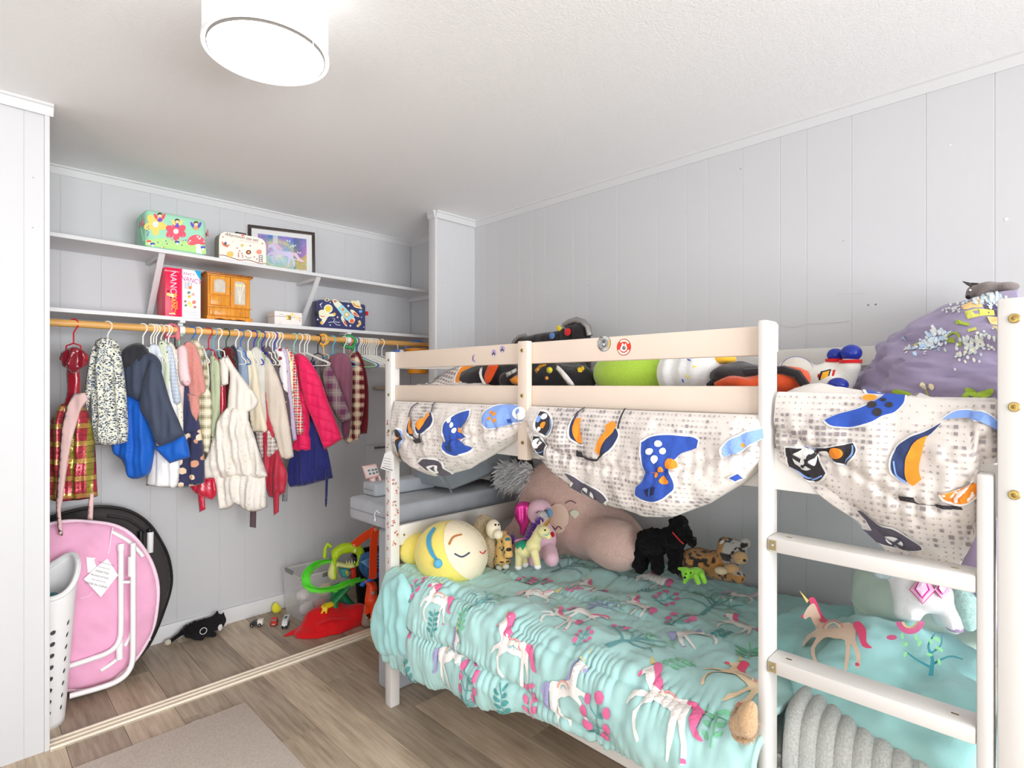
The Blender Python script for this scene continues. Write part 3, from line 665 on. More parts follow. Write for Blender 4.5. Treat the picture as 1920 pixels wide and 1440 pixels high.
# --- fairy lunch bag
O = (.80, 3.28, ZT1(.8)); t = thing('lunch_bag', 'mint green insulated lunch bag printed with fairies and mushrooms', 'lunch bag', O)
M_mint = fabric('mint_nylon', (160, 214, 186), .04)
MB().box((-.138, -.1, 0), (.136, .1, .192), ch=.022).build('body', M_mint, t, angle=180)
MB().tube([(-.139, -.08, .03), (-.142, -.05, .10), (-.139, -.02, .17), (0, -.01, .193), (.138, -.02, .17), (.138, -.05, .09)], .007, 6).build('zip_band', fabric('green_binding', (128, 184, 152)), t)
for sx in (-1, 1):
    b = MB(); s_ = sx*.143
    for k in (-1, 1): b.add([(s_, -.06, .12), (s_, -.06+k*.032, .145), (s_+sx*.004, -.06+k*.034, .108)], [(0, 1, 2)])
    b.ell((s_, -.06, .121), (.006, .006, .007), 8, 6); b.build('zip_bow', fabric('pink_bow', (214, 128, 146)), t, solid=.004)
f = crop(250, 380, 12.8, 3.18, O); pr = Print(frontY(-.1), .0005)
pr.poly(f([(285, 1020), (290, 900), (420, 880), (700, 850), (1000, 900), (1400, 960), (1735, 1060), (1745, 1240), (1500, 1200), (900, 1110), (500, 1050)]), (178, 220, 140), 1)
def flower(cx, cy, r, n, col, cc, lay=2, a0=0, sy=1):
    for k in range(n):
        a = a0+2*math.pi*k/n; pr.poly(f(circ(cx+math.cos(a)*r*.58, cy+math.sin(a)*r*.58*sy, r*.5, 12, r*.34, a)), col, lay)
    pr.poly(f(circ(cx, cy, r*.26, 12)), cc, lay+1)
flower(530, 520, 270, 5, (246, 208, 112), (214, 226, 232), 2, .3, .9); flower(1020, 690, 250, 6, (238, 92, 112), (220, 232, 220), 2, .5, .75)
def fairy(x, y, s, hair, dress, wing, skin=(250, 214, 178)):
    for k in (-1, 1): pr.poly(f(circ(x+k*90*s, y-10*s, 34*s, 10, 88*s, k*.5)), wing, 4)
    pr.poly(f([(x-60*s, y+90*s), (x-20*s, y), (x+20*s, y), (x+66*s, y+90*s), (x, y+120*s)]), dress, 5)
    pr.poly(f(circ(x, y-40*s, 48*s, 12)), skin, 6); pr.poly(f([(x-62*s, y-30*s), (x-50*s, y-92*s), (x, y-112*s), (x+54*s, y-90*s), (x+62*s, y-30*s), (x+30*s, y-64*s), (x-20*s, y-62*s)]), hair, 7)
    pr.poly(f(stroke([(x-70*s, y+40*s), (x-20*s, y+22*s)], 14*s, 1)), skin, 6)
fairy(630, 350, 1.0, (96, 58, 52), (112, 84, 196), (236, 84, 104)); fairy(1045, 490, .95, (104, 66, 56), (108, 86, 200), (246, 214, 116)); fairy(1500, 550, .95, (104, 66, 50), (250, 160, 92), (108, 82, 190))
pr.poly(f(spl([(1300, 930), (1340, 840), (1450, 780), (1560, 780), (1670, 850), (1720, 960), (1690, 1010), (1560, 990), (1400, 1025), (1310, 990)], 4)), (240, 98, 112), 3); pr.poly(f([(1500, 1000), (1595, 1000), (1650, 1235), (1505, 1210)]), (248, 248, 246), 3)
for x, y, r in ((1540, 820, 28), (1610, 835, 18), (1585, 868, 26), (1360, 915, 24), (1335, 955, 18), (1690, 935, 18)): pr.poly(f(circ(x, y, r, 10, r*.7)), (252, 250, 250), 4)
for x, y, c in ((370, 930, (236, 92, 96)), (460, 990, (84, 84, 190)), (1050, 945, (78, 78, 184)), (1670, 1075, (80, 80, 180))): pr.poly(f(circ(x, y, 60, 12, 30)), c, 3); pr.poly(f([(x-16, y+14), (x+16, y+14), (x+22, y+70), (x-22, y+70)]), (250, 250, 246), 3)
for k in range(16): pr.poly(f(circ(random.uniform(520, 1280), random.uniform(880, 1090), 16, 7)), random.choice([(250, 200, 110), (240, 120, 100), (80, 90, 150), (250, 240, 190)]), 3)
for k in range(7): pr.poly(f(circ(350+random.uniform(-24, 24), 560+k*38, 12, 6, 20)), (98, 100, 170), 3)
for x in (700, 760, 860, 960, 1190): pr.poly(f(stroke([(x, 960), (x-20, 870), (x+10, 780)], 9)), random.choice([(150, 206, 220), (170, 220, 170)]), 3)
tag(pr.build('fairy_print', t), kind='stuff')
# --- tea set suitcase
O = (1.125, 3.24, ZT1(1.12)); t = thing('toy_suitcase', 'cream cardboard tea set suitcase with flower print', 'toy case', O)
pts = spl([(-.122, 0), (-.122, .06), (-.120, .125), (-.10, .15), (-.06, .155), (.0, .155), (.07, .155), (.105, .148), (.121, .12), (.122, .06), (.122, 0)], 3, False)
recalc(MB().prism(pts, ((0, 0, 0), (1, 0, 0), (0, 0, 1), (0, -1, 0)), -.04, .04).build('case', mat('cream_card', (242, 226, 216), .6), t, angle=50))
recalc(MB().prism([(x*1.001, y*1.001) for x, y in pts], ((0, 0, 0), (1, 0, 0), (0, 0, 1), (0, -1, 0)), -.036, .030).build('side_band', mat('grey_wood_card', (158, 146, 134), .7, var=.1, vsc=60), t, angle=50))
MB().tube([(-.03, 0, .154), (-.025, 0, .172), (.025, 0, .172), (.03, 0, .154)], .004, 8).build('handle', mat('dark_handle', (60, 44, 40), .5), t)
f = crop(400, 410, 9.6, 3.2, O); pr = Print(frontY(-.0405), .0005)
pr.poly(f(stroke([(108, 655), (200, 662), (330, 705), (470, 745), (600, 742), (700, 765), (850, 808), (948, 806)], 12)), (140, 84, 62), 2)
pr.poly(f([(110, 668), (200, 672), (330, 716), (470, 756), (600, 752), (700, 775), (850, 818), (948, 815), (948, 830), (110, 700)]), (236, 236, 238), 1)
q = f([(520, 350)])[0]; write(pr, 'Afternoon tea set', q[0]-.004, q[1]+.004, .024, (128, 92, 84), -.02, 3, 1.0, .35)
q = f([(660, 420)])[0]; pr.poly(f(stroke([(470, 395), (820, 440)], 6, 1)), (200, 176, 166), 3)
pr.poly(f([(150, 400), (220, 480), (300, 460), (250, 520), (165, 480)]), (226, 120, 84), 3); pr.poly(f(circ(215, 450, 24, 10, 34)), (92, 104, 120), 4)
for x, y, r, c in ((300, 640, 62, (246, 190, 104)), (515, 480, 30, (214, 196, 120)), (632, 605, 46, (108, 54, 84)), (632, 605, 24, (244, 176, 70)), (820, 600, 50, (242, 146, 126)), (350, 415, 16, (220, 206, 196)), (530, 300, 26, (226, 128, 116))): pr.poly(f(circ(x, y, r, 14, r*.85)), c, 3+(c[0] == 244))
for x, y in ((170, 330), (425, 530), (470, 580), (660, 490), (880, 450), (450, 620), (520, 660), (525, 690), (450, 680), (510, 625), (450, 655), (780, 730), (735, 690)): pr.poly(f(circ(x, y, 12, 7)), (184, 74, 86), 3)
for k in range(4): pr.poly(f(circ(850+22, 670+k*34, 8, 6, 24, -.9)), (84, 92, 96), 3); pr.poly(f(circ(850-22, 670+k*34, 8, 6, 24, .9)), (84, 92, 96), 3)
pr.poly(f(stroke([(575, 670), (620, 710), (680, 700)], 8)), (96, 100, 104), 3)
tag(pr.build('front_print', t), kind='stuff')
# --- framed unicorn picture, leaning against the wall
P0, P1 = np.array((1.232, 3.425)), np.array((1.594, 3.318)); Lw = float(np.linalg.norm(P1-P0)); zb = ZT1(1.4)
t = thing('picture_frame', 'black framed unicorn picture leaning on the upper shelf wall', 'picture', (P0[0], P0[1], zb), math.atan2(P1[1]-P0[1], P1[0]-P0[0]))
t.rotation_euler = (math.radians(-4), 0, t.rotation_euler.z); Hh = .288; fw = .018
fr = mat('black_brown_frame', (58, 46, 40), .45)
for lo, hi in (((0, 0, 0), (Lw, .016, fw)), ((0, 0, Hh-fw), (Lw, .016, Hh)), ((0, 0, fw), (fw, .016, Hh-fw)), ((Lw-fw, 0, fw), (Lw, .016, Hh-fw))): MB().box(lo, hi, ch=.0015).build('frame_bar', fr, t)
MB().box((fw, .006, fw), (Lw-fw, .014, Hh-fw)).build('mat_board', mat('white_mat_board', (246, 240, 234), .8), t, smooth=False)
pr = Print(frontY(.006), .0004, None); A0, A1, B0, B1 = .053, Lw-.05, .045, Hh-.047
def U(x, y): return (A0+(A1-A0)*x, B0+(B1-B0)*y)
pal = lambda x, y: None
n_ = 30
for i in range(n_):
    for j in range(20):
        x, y = (i+.5)/n_, (j+.5)/20; d = math.hypot(x-.42, (y-.4)*.8); w = .5+.5*math.sin(9*x+5*y+3*math.sin(4*y)); 
        c1 = np.array((70, 130, 196)); c2 = np.array((140, 116, 206)); c3 = np.array((120, 210, 214)); c4 = np.array((232, 226, 150)); c5 = np.array((240, 240, 226)); c6 = np.array((226, 130, 190))
        c = c1*(1-w)+c2*w
        if y < .35: c = c*.3+c3*.7
        a = max(0, 1-abs(d-.33)/.13); c = c*(1-a*.7)+c4*a*.7
        a = max(0, 1-d/.34); c = c*(1-a)+c5*a
        if x < .2 and y > .5: c = c*.6+c6*.4
        if x > .72: c = c*.6+c6*.4*min(1, (x-.72)*3+.3)+c4*0
        if x > .75 and y < .45-.8*(.95-x): c = np.array((206, 190, 92))*.8+c*.2
        if abs(x-.36) < .05 and y > .55: c = c*.3+c5*.7
        pr.poly([U(i/n_, j/20), U((i+1)/n_, j/20), U((i+1)/n_, (j+1)/20), U(i/n_, (j+1)/20)], tuple(np.clip(c+np.random.default_rng(i*31+j).uniform(-14, 14, 3), 0, 255)), 1)
UNI_BODY = [(.30, .62), (.345, .70), (.40, .74), (.43, .70), (.47, .60), (.55, .53), (.65, .52), (.74, .53), (.80, .47), (.79, .36), (.83, .22), (.82, .10), (.79, .08), (.79, .2), (.745, .33), (.73, .22), (.70, .08), (.67, .08), (.69, .22), (.69, .36), (.60, .38), (.52, .40), (.46, .37), (.40, .30), (.41, .20), (.44, .14), (.42, .12), (.38, .19), (.36, .30), (.42, .40), (.36, .40), (.30, .33), (.28, .34), (.33, .43), (.42, .48), (.39, .56), (.365, .61), (.32, .585)]
pr.poly([U((x-.28)*1.05+.18, y*1.02) for x, y in spl(UNI_BODY, 2)], (214, 206, 238), 2)
pr.poly([U(x, y) for x, y in spl([(.31, .76), (.36, .76), (.44, .68), (.50, .58), (.46, .56), (.40, .62), (.34, .70)], 3)], (228, 190, 210), 3); pr.poly([U(x, y) for x, y in spl([(.70, .50), (.78, .52), (.86, .36), (.95, .26), (.84, .27), (.76, .40)], 3)], (232, 196, 220), 3)
pr.poly([U(.27, .74), U(.235, .84), U(.255, .75)], (240, 220, 150), 3)
for x, y in ((.62, .86), (.74, .74), (.84, .52), (.70, .70), (.78, .30), (.10, .36)):
    for k in (-1, 1): pr.poly([U(x, y), U(x+k*.035, y+.05), U(x+k*.04, y-.01)], (244, 238, 236), 4)
tag(pr.build('unicorn_art', t, vcol('art_print', .35)), kind='stuff')
MB().box((fw, .0035, fw), (Lw-fw, .0048, Hh-fw)).build('glazing', MATS['window_pane'], t, smooth=False)
# --- red boxed book and white picture book
f0 = .7506; t = thing('book', 'thick hot pink hardback with FANCY NANCY spine beside a picture book', 'book', (.7835, 3.28, ZT2))
MB().box((-.032, -.08, 0), (.032, .08, .248), ch=.002).build('cover', mat('hot_pink_cover', (226, 18, 70), .35), t); MB().box((-.029, -.078, .003), (.029, .0815, .245)).build('page_block', mat('page_paper', (240, 234, 222), .9), t, smooth=False)
pr = Print(frontY(-.08), .0004); write(pr, 'NANCY', .004, .165, .04, (206, 208, 226), -math.pi/2, 2, 1.0); write(pr, 'FANCY', .004, .062, .030, (246, 200, 60), -math.pi/2, 2); write(pr, 'essential', .021, .062, .012, (246, 200, 60), -math.pi/2, 2)
write(pr, 'Glorious Edition', -.002, .231, .010, (250, 230, 236), 0, 2); pr.poly([(-.014, .014), (.014, .014), (.014, .019), (-.014, .019)], (252, 240, 240), 2)
for x, y, r, c in ((-.018, .112, .008, (246, 214, 130)), (-.002, .108, .011, (250, 226, 170)), (.013, .112, .008, (240, 170, 90)), (-.018, .128, .006, (150, 20, 50)), (-.006, .098, .004, (90, 30, 40))): pr.poly(circ(x, y, r, 10), c, 3)
pr.build('spine_print', t)
t = thing('book', 'white picture book with blue corner between pink hardback and jewelry box', 'book', (.866, 3.275, ZT2))
MB().box((-.0505, -.072, 0), (-.038, .072, .25), ch=.001).build('spine', dots('pink_filigree', (226, 40, 92), [(250, 190, 206), (250, 216, 226)], 150, .33), t)
MB().box((-.038, -.074, 0), (.0475, .072, .249), ch=.0015).build('cover', mat('white_cover', (244, 240, 234), .4), t)
pr = Print(frontY(-.074), .0004); write(pr, 'FANCY', -.012, .226, .020, (178, 92, 150), -.06, 2); write(pr, 'NANCY', .004, .196, .034, (196, 78, 152), -.12, 2, .8)
for x, w in ((-.026, .003), (-.018, .003), (-.010, .004), (.002, .003)): pr.poly([(x, .185), (x+w, .185), (x+w, .15), (x, .15)], (150, 150, 170), 2)
for x, y, r, c in ((-.002, .158, .009, (226, 140, 70)), (-.008, .132, .009, (120, 140, 130)), (.012, .125, .009, (230, 170, 160)), (-.006, .112, .009, (232, 180, 70)), (.016, .085, .011, (230, 130, 110)), (-.006, .078, .010, (244, 206, 120)), (-.024, .085, .007, (170, 110, 120)), (-.022, .065, .007, (110, 130, 110)), (.02, .06, .008, (190, 120, 110)), (0, .066, .01, (248, 220, 150))): pr.poly(circ(x, y, r, 9, r*.8, r*90), c, 2)
pr.poly([(.0475, .249), (.018, .249), (.0475, .198)], (40, 160, 206), 3); write(pr, 'TREASURY', .008, .018, .012, (170, 170, 176), -.03, 2); pr.poly(stroke([(-.03, .036), (0, .030), (.03, .034)], .003), (190, 188, 190), 2); pr.build('cover_print', t)
# --- wooden jewelry box
W1 = wood('honey_oak', (196, 122, 28), (226, 154, 50), (40, 40, 3), .3); W2 = wood('dark_oak_top', (120, 74, 36), (160, 100, 52), (30, 30, 3), .3)
t = thing('jewelry_box', 'honey oak jewelry box with glass doors and drawers', 'jewelry box', (1.057, 3.28, ZT2))
hw, hd = .107, .078
b = MB().box((-hw, -hd+.008, .022), (hw, hd, .244)); b.build('carcass', W1, t, smooth=False, bevel=.0015)
MB().box((-hw-.014, -hd-.010, .244), (hw+.012, hd+.006, .256), ch=.004).build('top', W2, t); MB().box((-hw-.006, -hd-.004, .238), (hw+.006, hd, .245), ch=.002).build('cornice', W1, t)
sk = [(-hw-.008, 0), (-hw-.008, .024), (hw+.008, .024), (hw+.008, 0), (hw-.02, 0), (hw-.035, .009), (.045, .012), (.02, .007), (0, .010), (-.02, .007), (-.045, .012), (-hw+.035, .009), (-hw+.02, 0)]
recalc(MB().prism(sk, ((0, 0, 0), (1, 0, 0), (0, 0, 1), (0, -1, 0)), -hd, hd+.006).build('plinth', W1, t, smooth=False, bevel=.0015))
def doorp(x0, x1, z0, z1, ax0, ax1, az0, az1):
    n = 10; arch = [(ax0, az0), (ax1, az0), (ax1, az1-.018)]+[((ax0+ax1)/2+(ax1-ax0)/2*math.cos(a), az1-.018+.018*math.sin(a)) for a in np.linspace(.2, math.pi-.2, n)]+[(ax0, az1-.018)]
    out = [(x0, z0), (x1, z0), (x1, z1), (x0, z1)]
    vs = [Vector(p) for p in out+arch]; m = len(arch); r = geometry.delaunay_2d_cdt(vs, [(0, 1), (1, 2), (2, 3), (3, 0)]+[(4+i, 4+(i+1) % m) for i in range(m)], [[0, 1, 2, 3], [4+i for i in range(m)]], 0, 1e-6)
    P2 = np.array([q[:] for q in r[0]]); fc = [f_ for f_ in r[2]]; cen = np.array([P2[list(f_)].mean(0) for f_ in fc]); ins, _ = inside(cen, np.array(arch)); ou, _ = inside(cen, np.array(out)); fc = [tuple(f_) for f_, a_, b_ in zip(fc, ins, ou) if not a_ and b_]
    bm_ = MB(); bm_.add([(p[0], -hd+.0, p[1]) for p in P2], fc); d = bm_.build('door', W1, t, smooth=False, solid=.008)
    recalc(MB().prism(arch, ((0, 0, 0), (1, 0, 0), (0, 0, 1), (0, -1, 0)), hd-.006, hd-.003).build('glass', mat('frosted_glass', (196, 190, 178), .25, var=.1, vsc=40), d, smooth=False)); return d
def knob(x, z, par): MB().ell((x, -hd-.007, z), (.0045, .004, .0045), 10, 8).tube([(x, -hd-.006, z), (x, -hd+.001, z)], .002, 6).build('knob', mat('chrome_knob', (214, 212, 208), .15, metal=1), par)
d1 = doorp(-.099, -.002, .138, .236, -.080, -.022, .15, .222); d2 = doorp(.002, .099, .078, .236, .022, .08, .094, .222)
knob(-.012, .182, d1); knob(.012, .15, d2)
pr = Print(frontY(-hd-.0+.003), .0004)
for k in range(7): a = random.uniform(-.5, .5); pr.poly(stroke([(.05, .10), (.05+a*.02, .15), (.05+a*.05, .20)], .0016), (236, 232, 214), 1); pr.poly(circ(.05+a*.05, .2, .006, 8), (238, 226, 160), 2)
tag(pr.build('etched_flowers', d2, vcol('etched_ink', .3)), kind='stuff')
for x0, x1, z0, z1, kk in ((-.097, -.012, .082, .130, (-.055,)), (-.099, .099, .028, .07, (-.055, .055))):
    d = MB().box((x0, -hd-.002, z0), (x1, -hd+.01, z1), ch=.002).build('drawer', W1, t)
    for x in kk: knob(x, (z0+z1)/2, d)
MB().box((-hw-.004, -hd-.003, .072), (hw+.004, -hd+.01, .078), ch=.001).build('moulding', W1, t)
for x in (-.085, .085): MB().lathe([(.0045, .026), (.007, .030), (.0045, .036), (.0065, .05), (.0045, .062), (.007, .067), (.0045, .071)], 10, (x, -hd-.003, 0)).build('turned_post', W1, t)
# --- small pink music box
t = thing('music_box', 'small pale pink music box with gold clasp next to the brace', 'box', (1.383, 3.27, ZT2))
M_pk = dots('pale_pink_paper', (240, 226, 222), [(230, 206, 214), (238, 222, 190), (206, 200, 214)], 40, .25)
def boxuv(b, name, m, par):
    return b.build(name, m, par, uvs=[(v[0]+v[1], v[2]) for v in b.v], smooth=False, bevel=.0015)
boxuv(MB().box((-.08, -.05, 0), (.08, .05, .052)), 'body', M_pk, t); boxuv(MB().box((-.081, -.051, .0535), (.081, .051, .082)), 'lid', M_pk, t)
MB().box((-.014, -.0545, .038), (.014, -.05, .062), ch=.002).ell((0, -.056, .046), (.006, .003, .008), 10, 6).build('clasp', mat('gold_clasp', (214, 184, 96), .3, metal=1), t)
pr = Print(frontY(-.0512), .0005); pr.poly(stroke([(.02, .07), (.045, .055), (.07, .04)], .012), (244, 220, 170), 1); pr.poly(circ(.068, .036, .006, 8), (240, 190, 170), 2); pr.poly(circ(.02, .07, .008, 8), (244, 214, 120), 2); pr.poly(stroke([(-.055, .06), (-.035, .066), (-.025, .05)], .003), (190, 180, 200), 1); tag(pr.build('lid_print', t), kind='stuff')
# --- space lunch bag
O = (1.733, 3.275, ZT2); t = thing('lunch_bag', 'navy insulated lunch bag printed with a rocket and astronaut', 'lunch bag', O)
M_navy = fabric('navy_nylon', (62, 64, 108), .05)
b = MB().box((-.158, -.052, 0), (.158, .06, .178), ch=.014); o = b.build('body', M_navy, t, angle=180)
MB().tube([(-.160, -.045, .02), (-.161, 0, .09), (-.158, .0, .165), (0, 0, .181), (.158, 0, .165), (.161, 0, .02)], .005, 6).build('zip_band', fabric('black_binding', (52, 52, 58)), t)
MB().box((.158, -.05, .108), (.176, -.03, .134), ch=.003).build('red_tab', fabric('red_tab', (200, 30, 40)), t); MB().box((-.172, -.05, .08), (-.158, -.03, .098), ch=.002).build('side_buckle', mat('black_buckle', (30, 30, 32), .4), t)
f = crop(490, 550, 9.143, 3.2225, O); pr = Print(frontY(-.0525), .0005)
cr = (246, 232, 206)
pr.poly(f(spl([(1230, 120), (1290, 115), (1370, 180), (1500, 310), (1590, 390), (1560, 430), (1480, 470), (1400, 400), (1310, 280), (1240, 190)], 4)), (164, 214, 224), 2)
pr.poly(f(spl([(1220, 115), (1275, 105), (1360, 175), (1370, 195), (1310, 250), (1290, 240), (1235, 175)], 4)), cr, 3); pr.poly(f([(1228, 122), (1275, 115), (1300, 140), (1250, 165)]), (206, 130, 110), 4)
for x, y, r in ((1395, 278, 26), (1460, 365, 44)): pr.poly(f(circ(x, y, r, 14)), (240, 180, 70), 3); pr.poly(f(circ(x, y, r*.6, 12)), (250, 246, 230) if r > 30 else (196, 150, 80), 4)
pr.poly(f(spl([(1520, 290), (1580, 290), (1680, 400), (1640, 400), (1570, 360)], 3)), cr, 1); pr.poly(f([(1570, 325), (1610, 330), (1670, 400), (1590, 370)]), (232, 92, 60), 2); pr.poly(f(spl([(1370, 390), (1400, 400), (1470, 560), (1430, 545), (1370, 450)], 3)), cr, 1); pr.poly(f([(1400, 455), (1440, 490), (1465, 555), (1420, 520)]), (232, 92, 60), 2)
pr.poly(f(spl([(1490, 470), (1580, 420), (1605, 460), (1570, 515), (1520, 505)], 4)), cr, 1); pr.poly(f(circ(1550, 475, 36, 8)), (236, 100, 56), 2)
pr.poly(f(circ(1145, 265, 76, 20)), cr, 2); pr.poly(f(circ(1145, 265, 52, 18)), (244, 206, 80), 3)
pr.poly(f(spl([(990, 300), (1060, 280), (1110, 320), (1180, 350), (1250, 340), (1275, 365), (1240, 395), (1150, 400), (1110, 460), (1050, 535), (1010, 510), (1040, 450), (1000, 420), (985, 360)], 4)), cr, 1); pr.poly(f(circ(1250, 355, 24, 10)), (240, 190, 80), 3); pr.poly(f(circ(1030, 505, 26, 10)), (240, 190, 80), 3); pr.poly(f(stroke([(1005, 385), (1050, 400), (1085, 390)], 12)), (226, 90, 70), 3)
pr.poly(f(spl([(1530, 130), (1600, 130), (1690, 160), (1700, 220), (1730, 270), (1670, 260), (1600, 240), (1560, 190)], 4)), (248, 222, 170), 1); pr.poly(f(stroke([(1570, 170), (1620, 215), (1690, 230)], 16)), (236, 110, 70), 2); pr.poly(f(circ(1650, 150, 30, 10)), (250, 240, 220), 2)
pr.poly(f(circ(1700, 310, 32, 12, 24)), (120, 180, 226), 1); pr.poly(f(stroke([(1640, 570), (1690, 520), (1670, 470)], 40)), (248, 220, 160), 1); pr.poly(f(stroke([(1660, 560), (1685, 520), (1680, 490)], 20)), (240, 160, 60), 2); pr.poly(f(circ(1125, 115, 44, 12, 26)), (226, 206, 160), 1); pr.poly(f(circ(1125, 115, 24, 12, 14)), (90, 86, 100), 2)
for pl in ([(1145, 500), (1235, 490), (1300, 545), (1355, 545)], [(1235, 490), (1260, 440), (1220, 425)], [(1260, 480), (1330, 505), (1340, 480)], [(1010, 200), (1050, 160), (1000, 190), (1035, 245)], [(1360, 130), (1400, 145), (1470, 130), (1505, 160)]): pr.poly(f(stroke(pl, 8, 1)), (236, 236, 240), 1)
for x, y, r in ((1180, 158, 12), (1305, 410, 16), (1180, 545, 13), (1490, 215, 20), (1525, 555, 18), (1715, 410, 10), (965, 450, 14), (1755, 580, 10)): pr.poly(f(circ(x, y, r, 5)), (250, 248, 244), 1)
tag(pr.build('space_print', t), kind='stuff')
# ================================================================== CLOTHES ON THE ROD
def gframe(X, yaw, off=0.0):
    y = math.radians(yaw); Wv = np.array((math.sin(y), -math.cos(y), 0)); N = np.array((-math.cos(y), -math.sin(y), 0)); O = np.array((X, RY, RZ))+N*off
    def to2(pts):
        r = []
        for u, v in pts:
            a = ray(u, v); d = (O@N)/(a@N) if False else (O[0]*N[0]+O[1]*N[1])/(a[0]*N[0]+a[1]*N[1]); p = a*d+np.array((0, 0, H)); q = p-O; r.append((float(q@Wv), float(q[2])))
        return r
    return (N*off, Wv, (0, 0, 1), N), to2
# hanger: one bent tube, hook over the rod, shoulders, bottom bar
def hanger_mesh(name, wd=.165, r=.0032):
    rr = RR+r+.0006; pts = [(-rr*math.cos(a), 0, rr*math.sin(a)) for a in np.linspace(-.5, math.pi-.25, 12)]
    pts += [(rr*.9, 0, -.012), (rr*.35, 0, -.028), (0, 0, -.042), (0, 0, -.088)]
    b = MB().tube(pts, r, 7)
    tri = [(0, 0, -.088), (.03, 0, -.099), (wd*.6, 0, -.126), (wd*.93, 0, -.145), (wd, 0, -.153), (wd*.97, 0, -.162), (wd*.85, 0, -.165), (0, 0, -.166), (-wd*.85, 0, -.165), (-wd*.97, 0, -.162), (-wd, 0, -.153), (-wd*.93, 0, -.145), (-wd*.6, 0, -.126), (-.03, 0, -.099), (0, 0, -.088)]
    b.tube(tri, r, 7); return b
HCOL = dict(white=(238, 234, 228), red=(190, 24, 44), blue=(40, 104, 190), navy=(52, 48, 168), teal=(120, 170, 196), green=(150, 206, 150), black=(34, 34, 36), mint=(150, 216, 200), peach=(240, 190, 150), sky=(96, 190, 220), darkgreen=(40, 84, 62), lime=(30, 160, 80), pink=(226, 120, 140), ivory=(228, 222, 208))
_hm = hanger_mesh('hanger').build('clothes_hanger', mat('hanger_white', HCOL['white'], .35)); _hd = _hm.data; bpy.data.objects.remove(_hm)
_hm = hanger_mesh('hanger', .058).build('clothes_hanger', mat('hanger_white', HCOL['white'], .35)); _hd2 = _hm.data; bpy.data.objects.remove(_hm)
HY = 24
def hanger(u, col, yaw, label, group='hangers on the closet rod', held=False):
    o = bpy.data.objects.new('clothes_hanger', _hd2 if held else _hd); COL.objects.link(o); o.location = (atrod(u), RY, RZ); o.rotation_euler = (0, 0, math.radians(yaw-90))
    o.material_slots[0].link = 'OBJECT'; o.material_slots[0].material = mat('hanger_'+col, HCOL[col], .35)
    return tag(o, label, 'hanger', group)
GN = 0
def garment(name, label, u, yaw, parts, cat='clothing'):
    """parts: (part name, material, outline px, offset to viewer, half thickness, folds)"""
    global GN; GN += 1; X = atrod(u); t = thing(name, label, cat, (X, RY, RZ), 0, 'clothes on the closet rod'); fr = None
    for i, (pn, m, pts, off, T, fo) in enumerate(parts):
        fr, to2 = gframe(X, yaw, off); o2 = to2(pts)
        puff(pn, o2, fr, T, m, t, R=max(.012, min(.05, T*2.2)), g=.011, folds=fo*1.5, seed=GN*3+i, back=.6)
    return t
fb = fabric
yw = lambda u: 60-15*(u-138)/520
def hx(u, col, what): hanger(u, col, yw(u)-12, f'{col} plastic hanger holding the {what}', held=True)
def satin(name, c, r=.22):
    return mat(name, c, r, var=.1, vsc=12, bump=.1, bsc=30, sheen=.3, spec=.6)
def lame(name):
    t = NT(name); s = t.sep(t.uv()); u = t.math('FRACT', t.math('DIVIDE', s[0], .062)); v = t.math('FRACT', t.math('DIVIDE', s[1], .078))
    col = t.mix(t.step(u, .30), C((172, 54, 66)), C((150, 140, 54))); col = t.mix(t.math('MULTIPLY', t.step(v, .3), .55), col, C((190, 170, 80)))
    for k in (.3, .62, .98): col = t.mix(t.step(t.math('ABSOLUTE', t.math('SUBTRACT', v, k)), .012), col, C((84, 36, 34)))
    t.bump(t.noise(t.obj(), 60, 3), .2, .004); return t.done(col, .28, metal=.35, spec=.6)
garment('party_dress', 'burgundy satin dress with gold plaid skirt and pink sash', 138, 62, [
  ('bodice', satin('burgundy_satin', (150, 16, 36)), [(127, 676), (150, 676), (152, 740), (160, 765), (118, 765), (126, 735), (125, 705)], 0, .018, .005),
  ('bolero', satin('dark_burgundy_satin', (128, 12, 34), .18), [(112, 662), (125, 654), (140, 650), (155, 656), (165, 664), (163, 682), (150, 692), (140, 706), (128, 692), (116, 685)], .012, .014, .014),
  ('skirt', lame('plaid_lame'), [(122, 755), (150, 757), (166, 775), (176, 820), (180, 870), (184, 930), (160, 936), (115, 940), (92, 937), (78, 925), (82, 880), (88, 840), (95, 795), (105, 770)], 0, .04, .012),
  ('sash', fb('pink_grosgrain', (226, 190, 186)), [(138, 738), (160, 736), (166, 750), (152, 768), (142, 800), (132, 840), (124, 890), (118, 935), (114, 960), (119, 1005), (110, 1003), (105, 960), (106, 920), (111, 860), (116, 800), (126, 760)], .072, .004, .002),
  ('sash_tail', fb('pink_grosgrain', (226, 190, 186)), [(167, 925), (176, 925), (174, 975), (163, 974)], .02, .003, .001)], 'dress')
hx(138, 'red', 'burgundy party dress')
M_fl = dots('blue_floral_lawn', (222, 222, 206), [(40, 44, 62), (84, 98, 130), (60, 66, 90), (120, 138, 160)], 150, .46)
garment('floral_shirt', 'blue and white ditsy floral pajama top beside the navy jacket', 202, 60, [
  ('body', M_fl, [(176, 648), (186, 637), (200, 634), (215, 640), (225, 655), (232, 690), (238, 740), (241, 790), (239, 828), (215, 834), (177, 834), (173, 800), (170, 750), (168, 700)], 0, .04, .012),
  ('sleeve', M_fl, [(177, 648), (168, 668), (160, 715), (159, 745), (164, 772), (172, 730), (180, 680)], .03, .018, .005),
  ('ruffle', M_fl, [(178, 640), (190, 634), (208, 635), (222, 645), (223, 655), (208, 650), (190, 652), (180, 652)], .035, .010, .006)], 'top')
hx(202, 'white', 'floral pajama top')
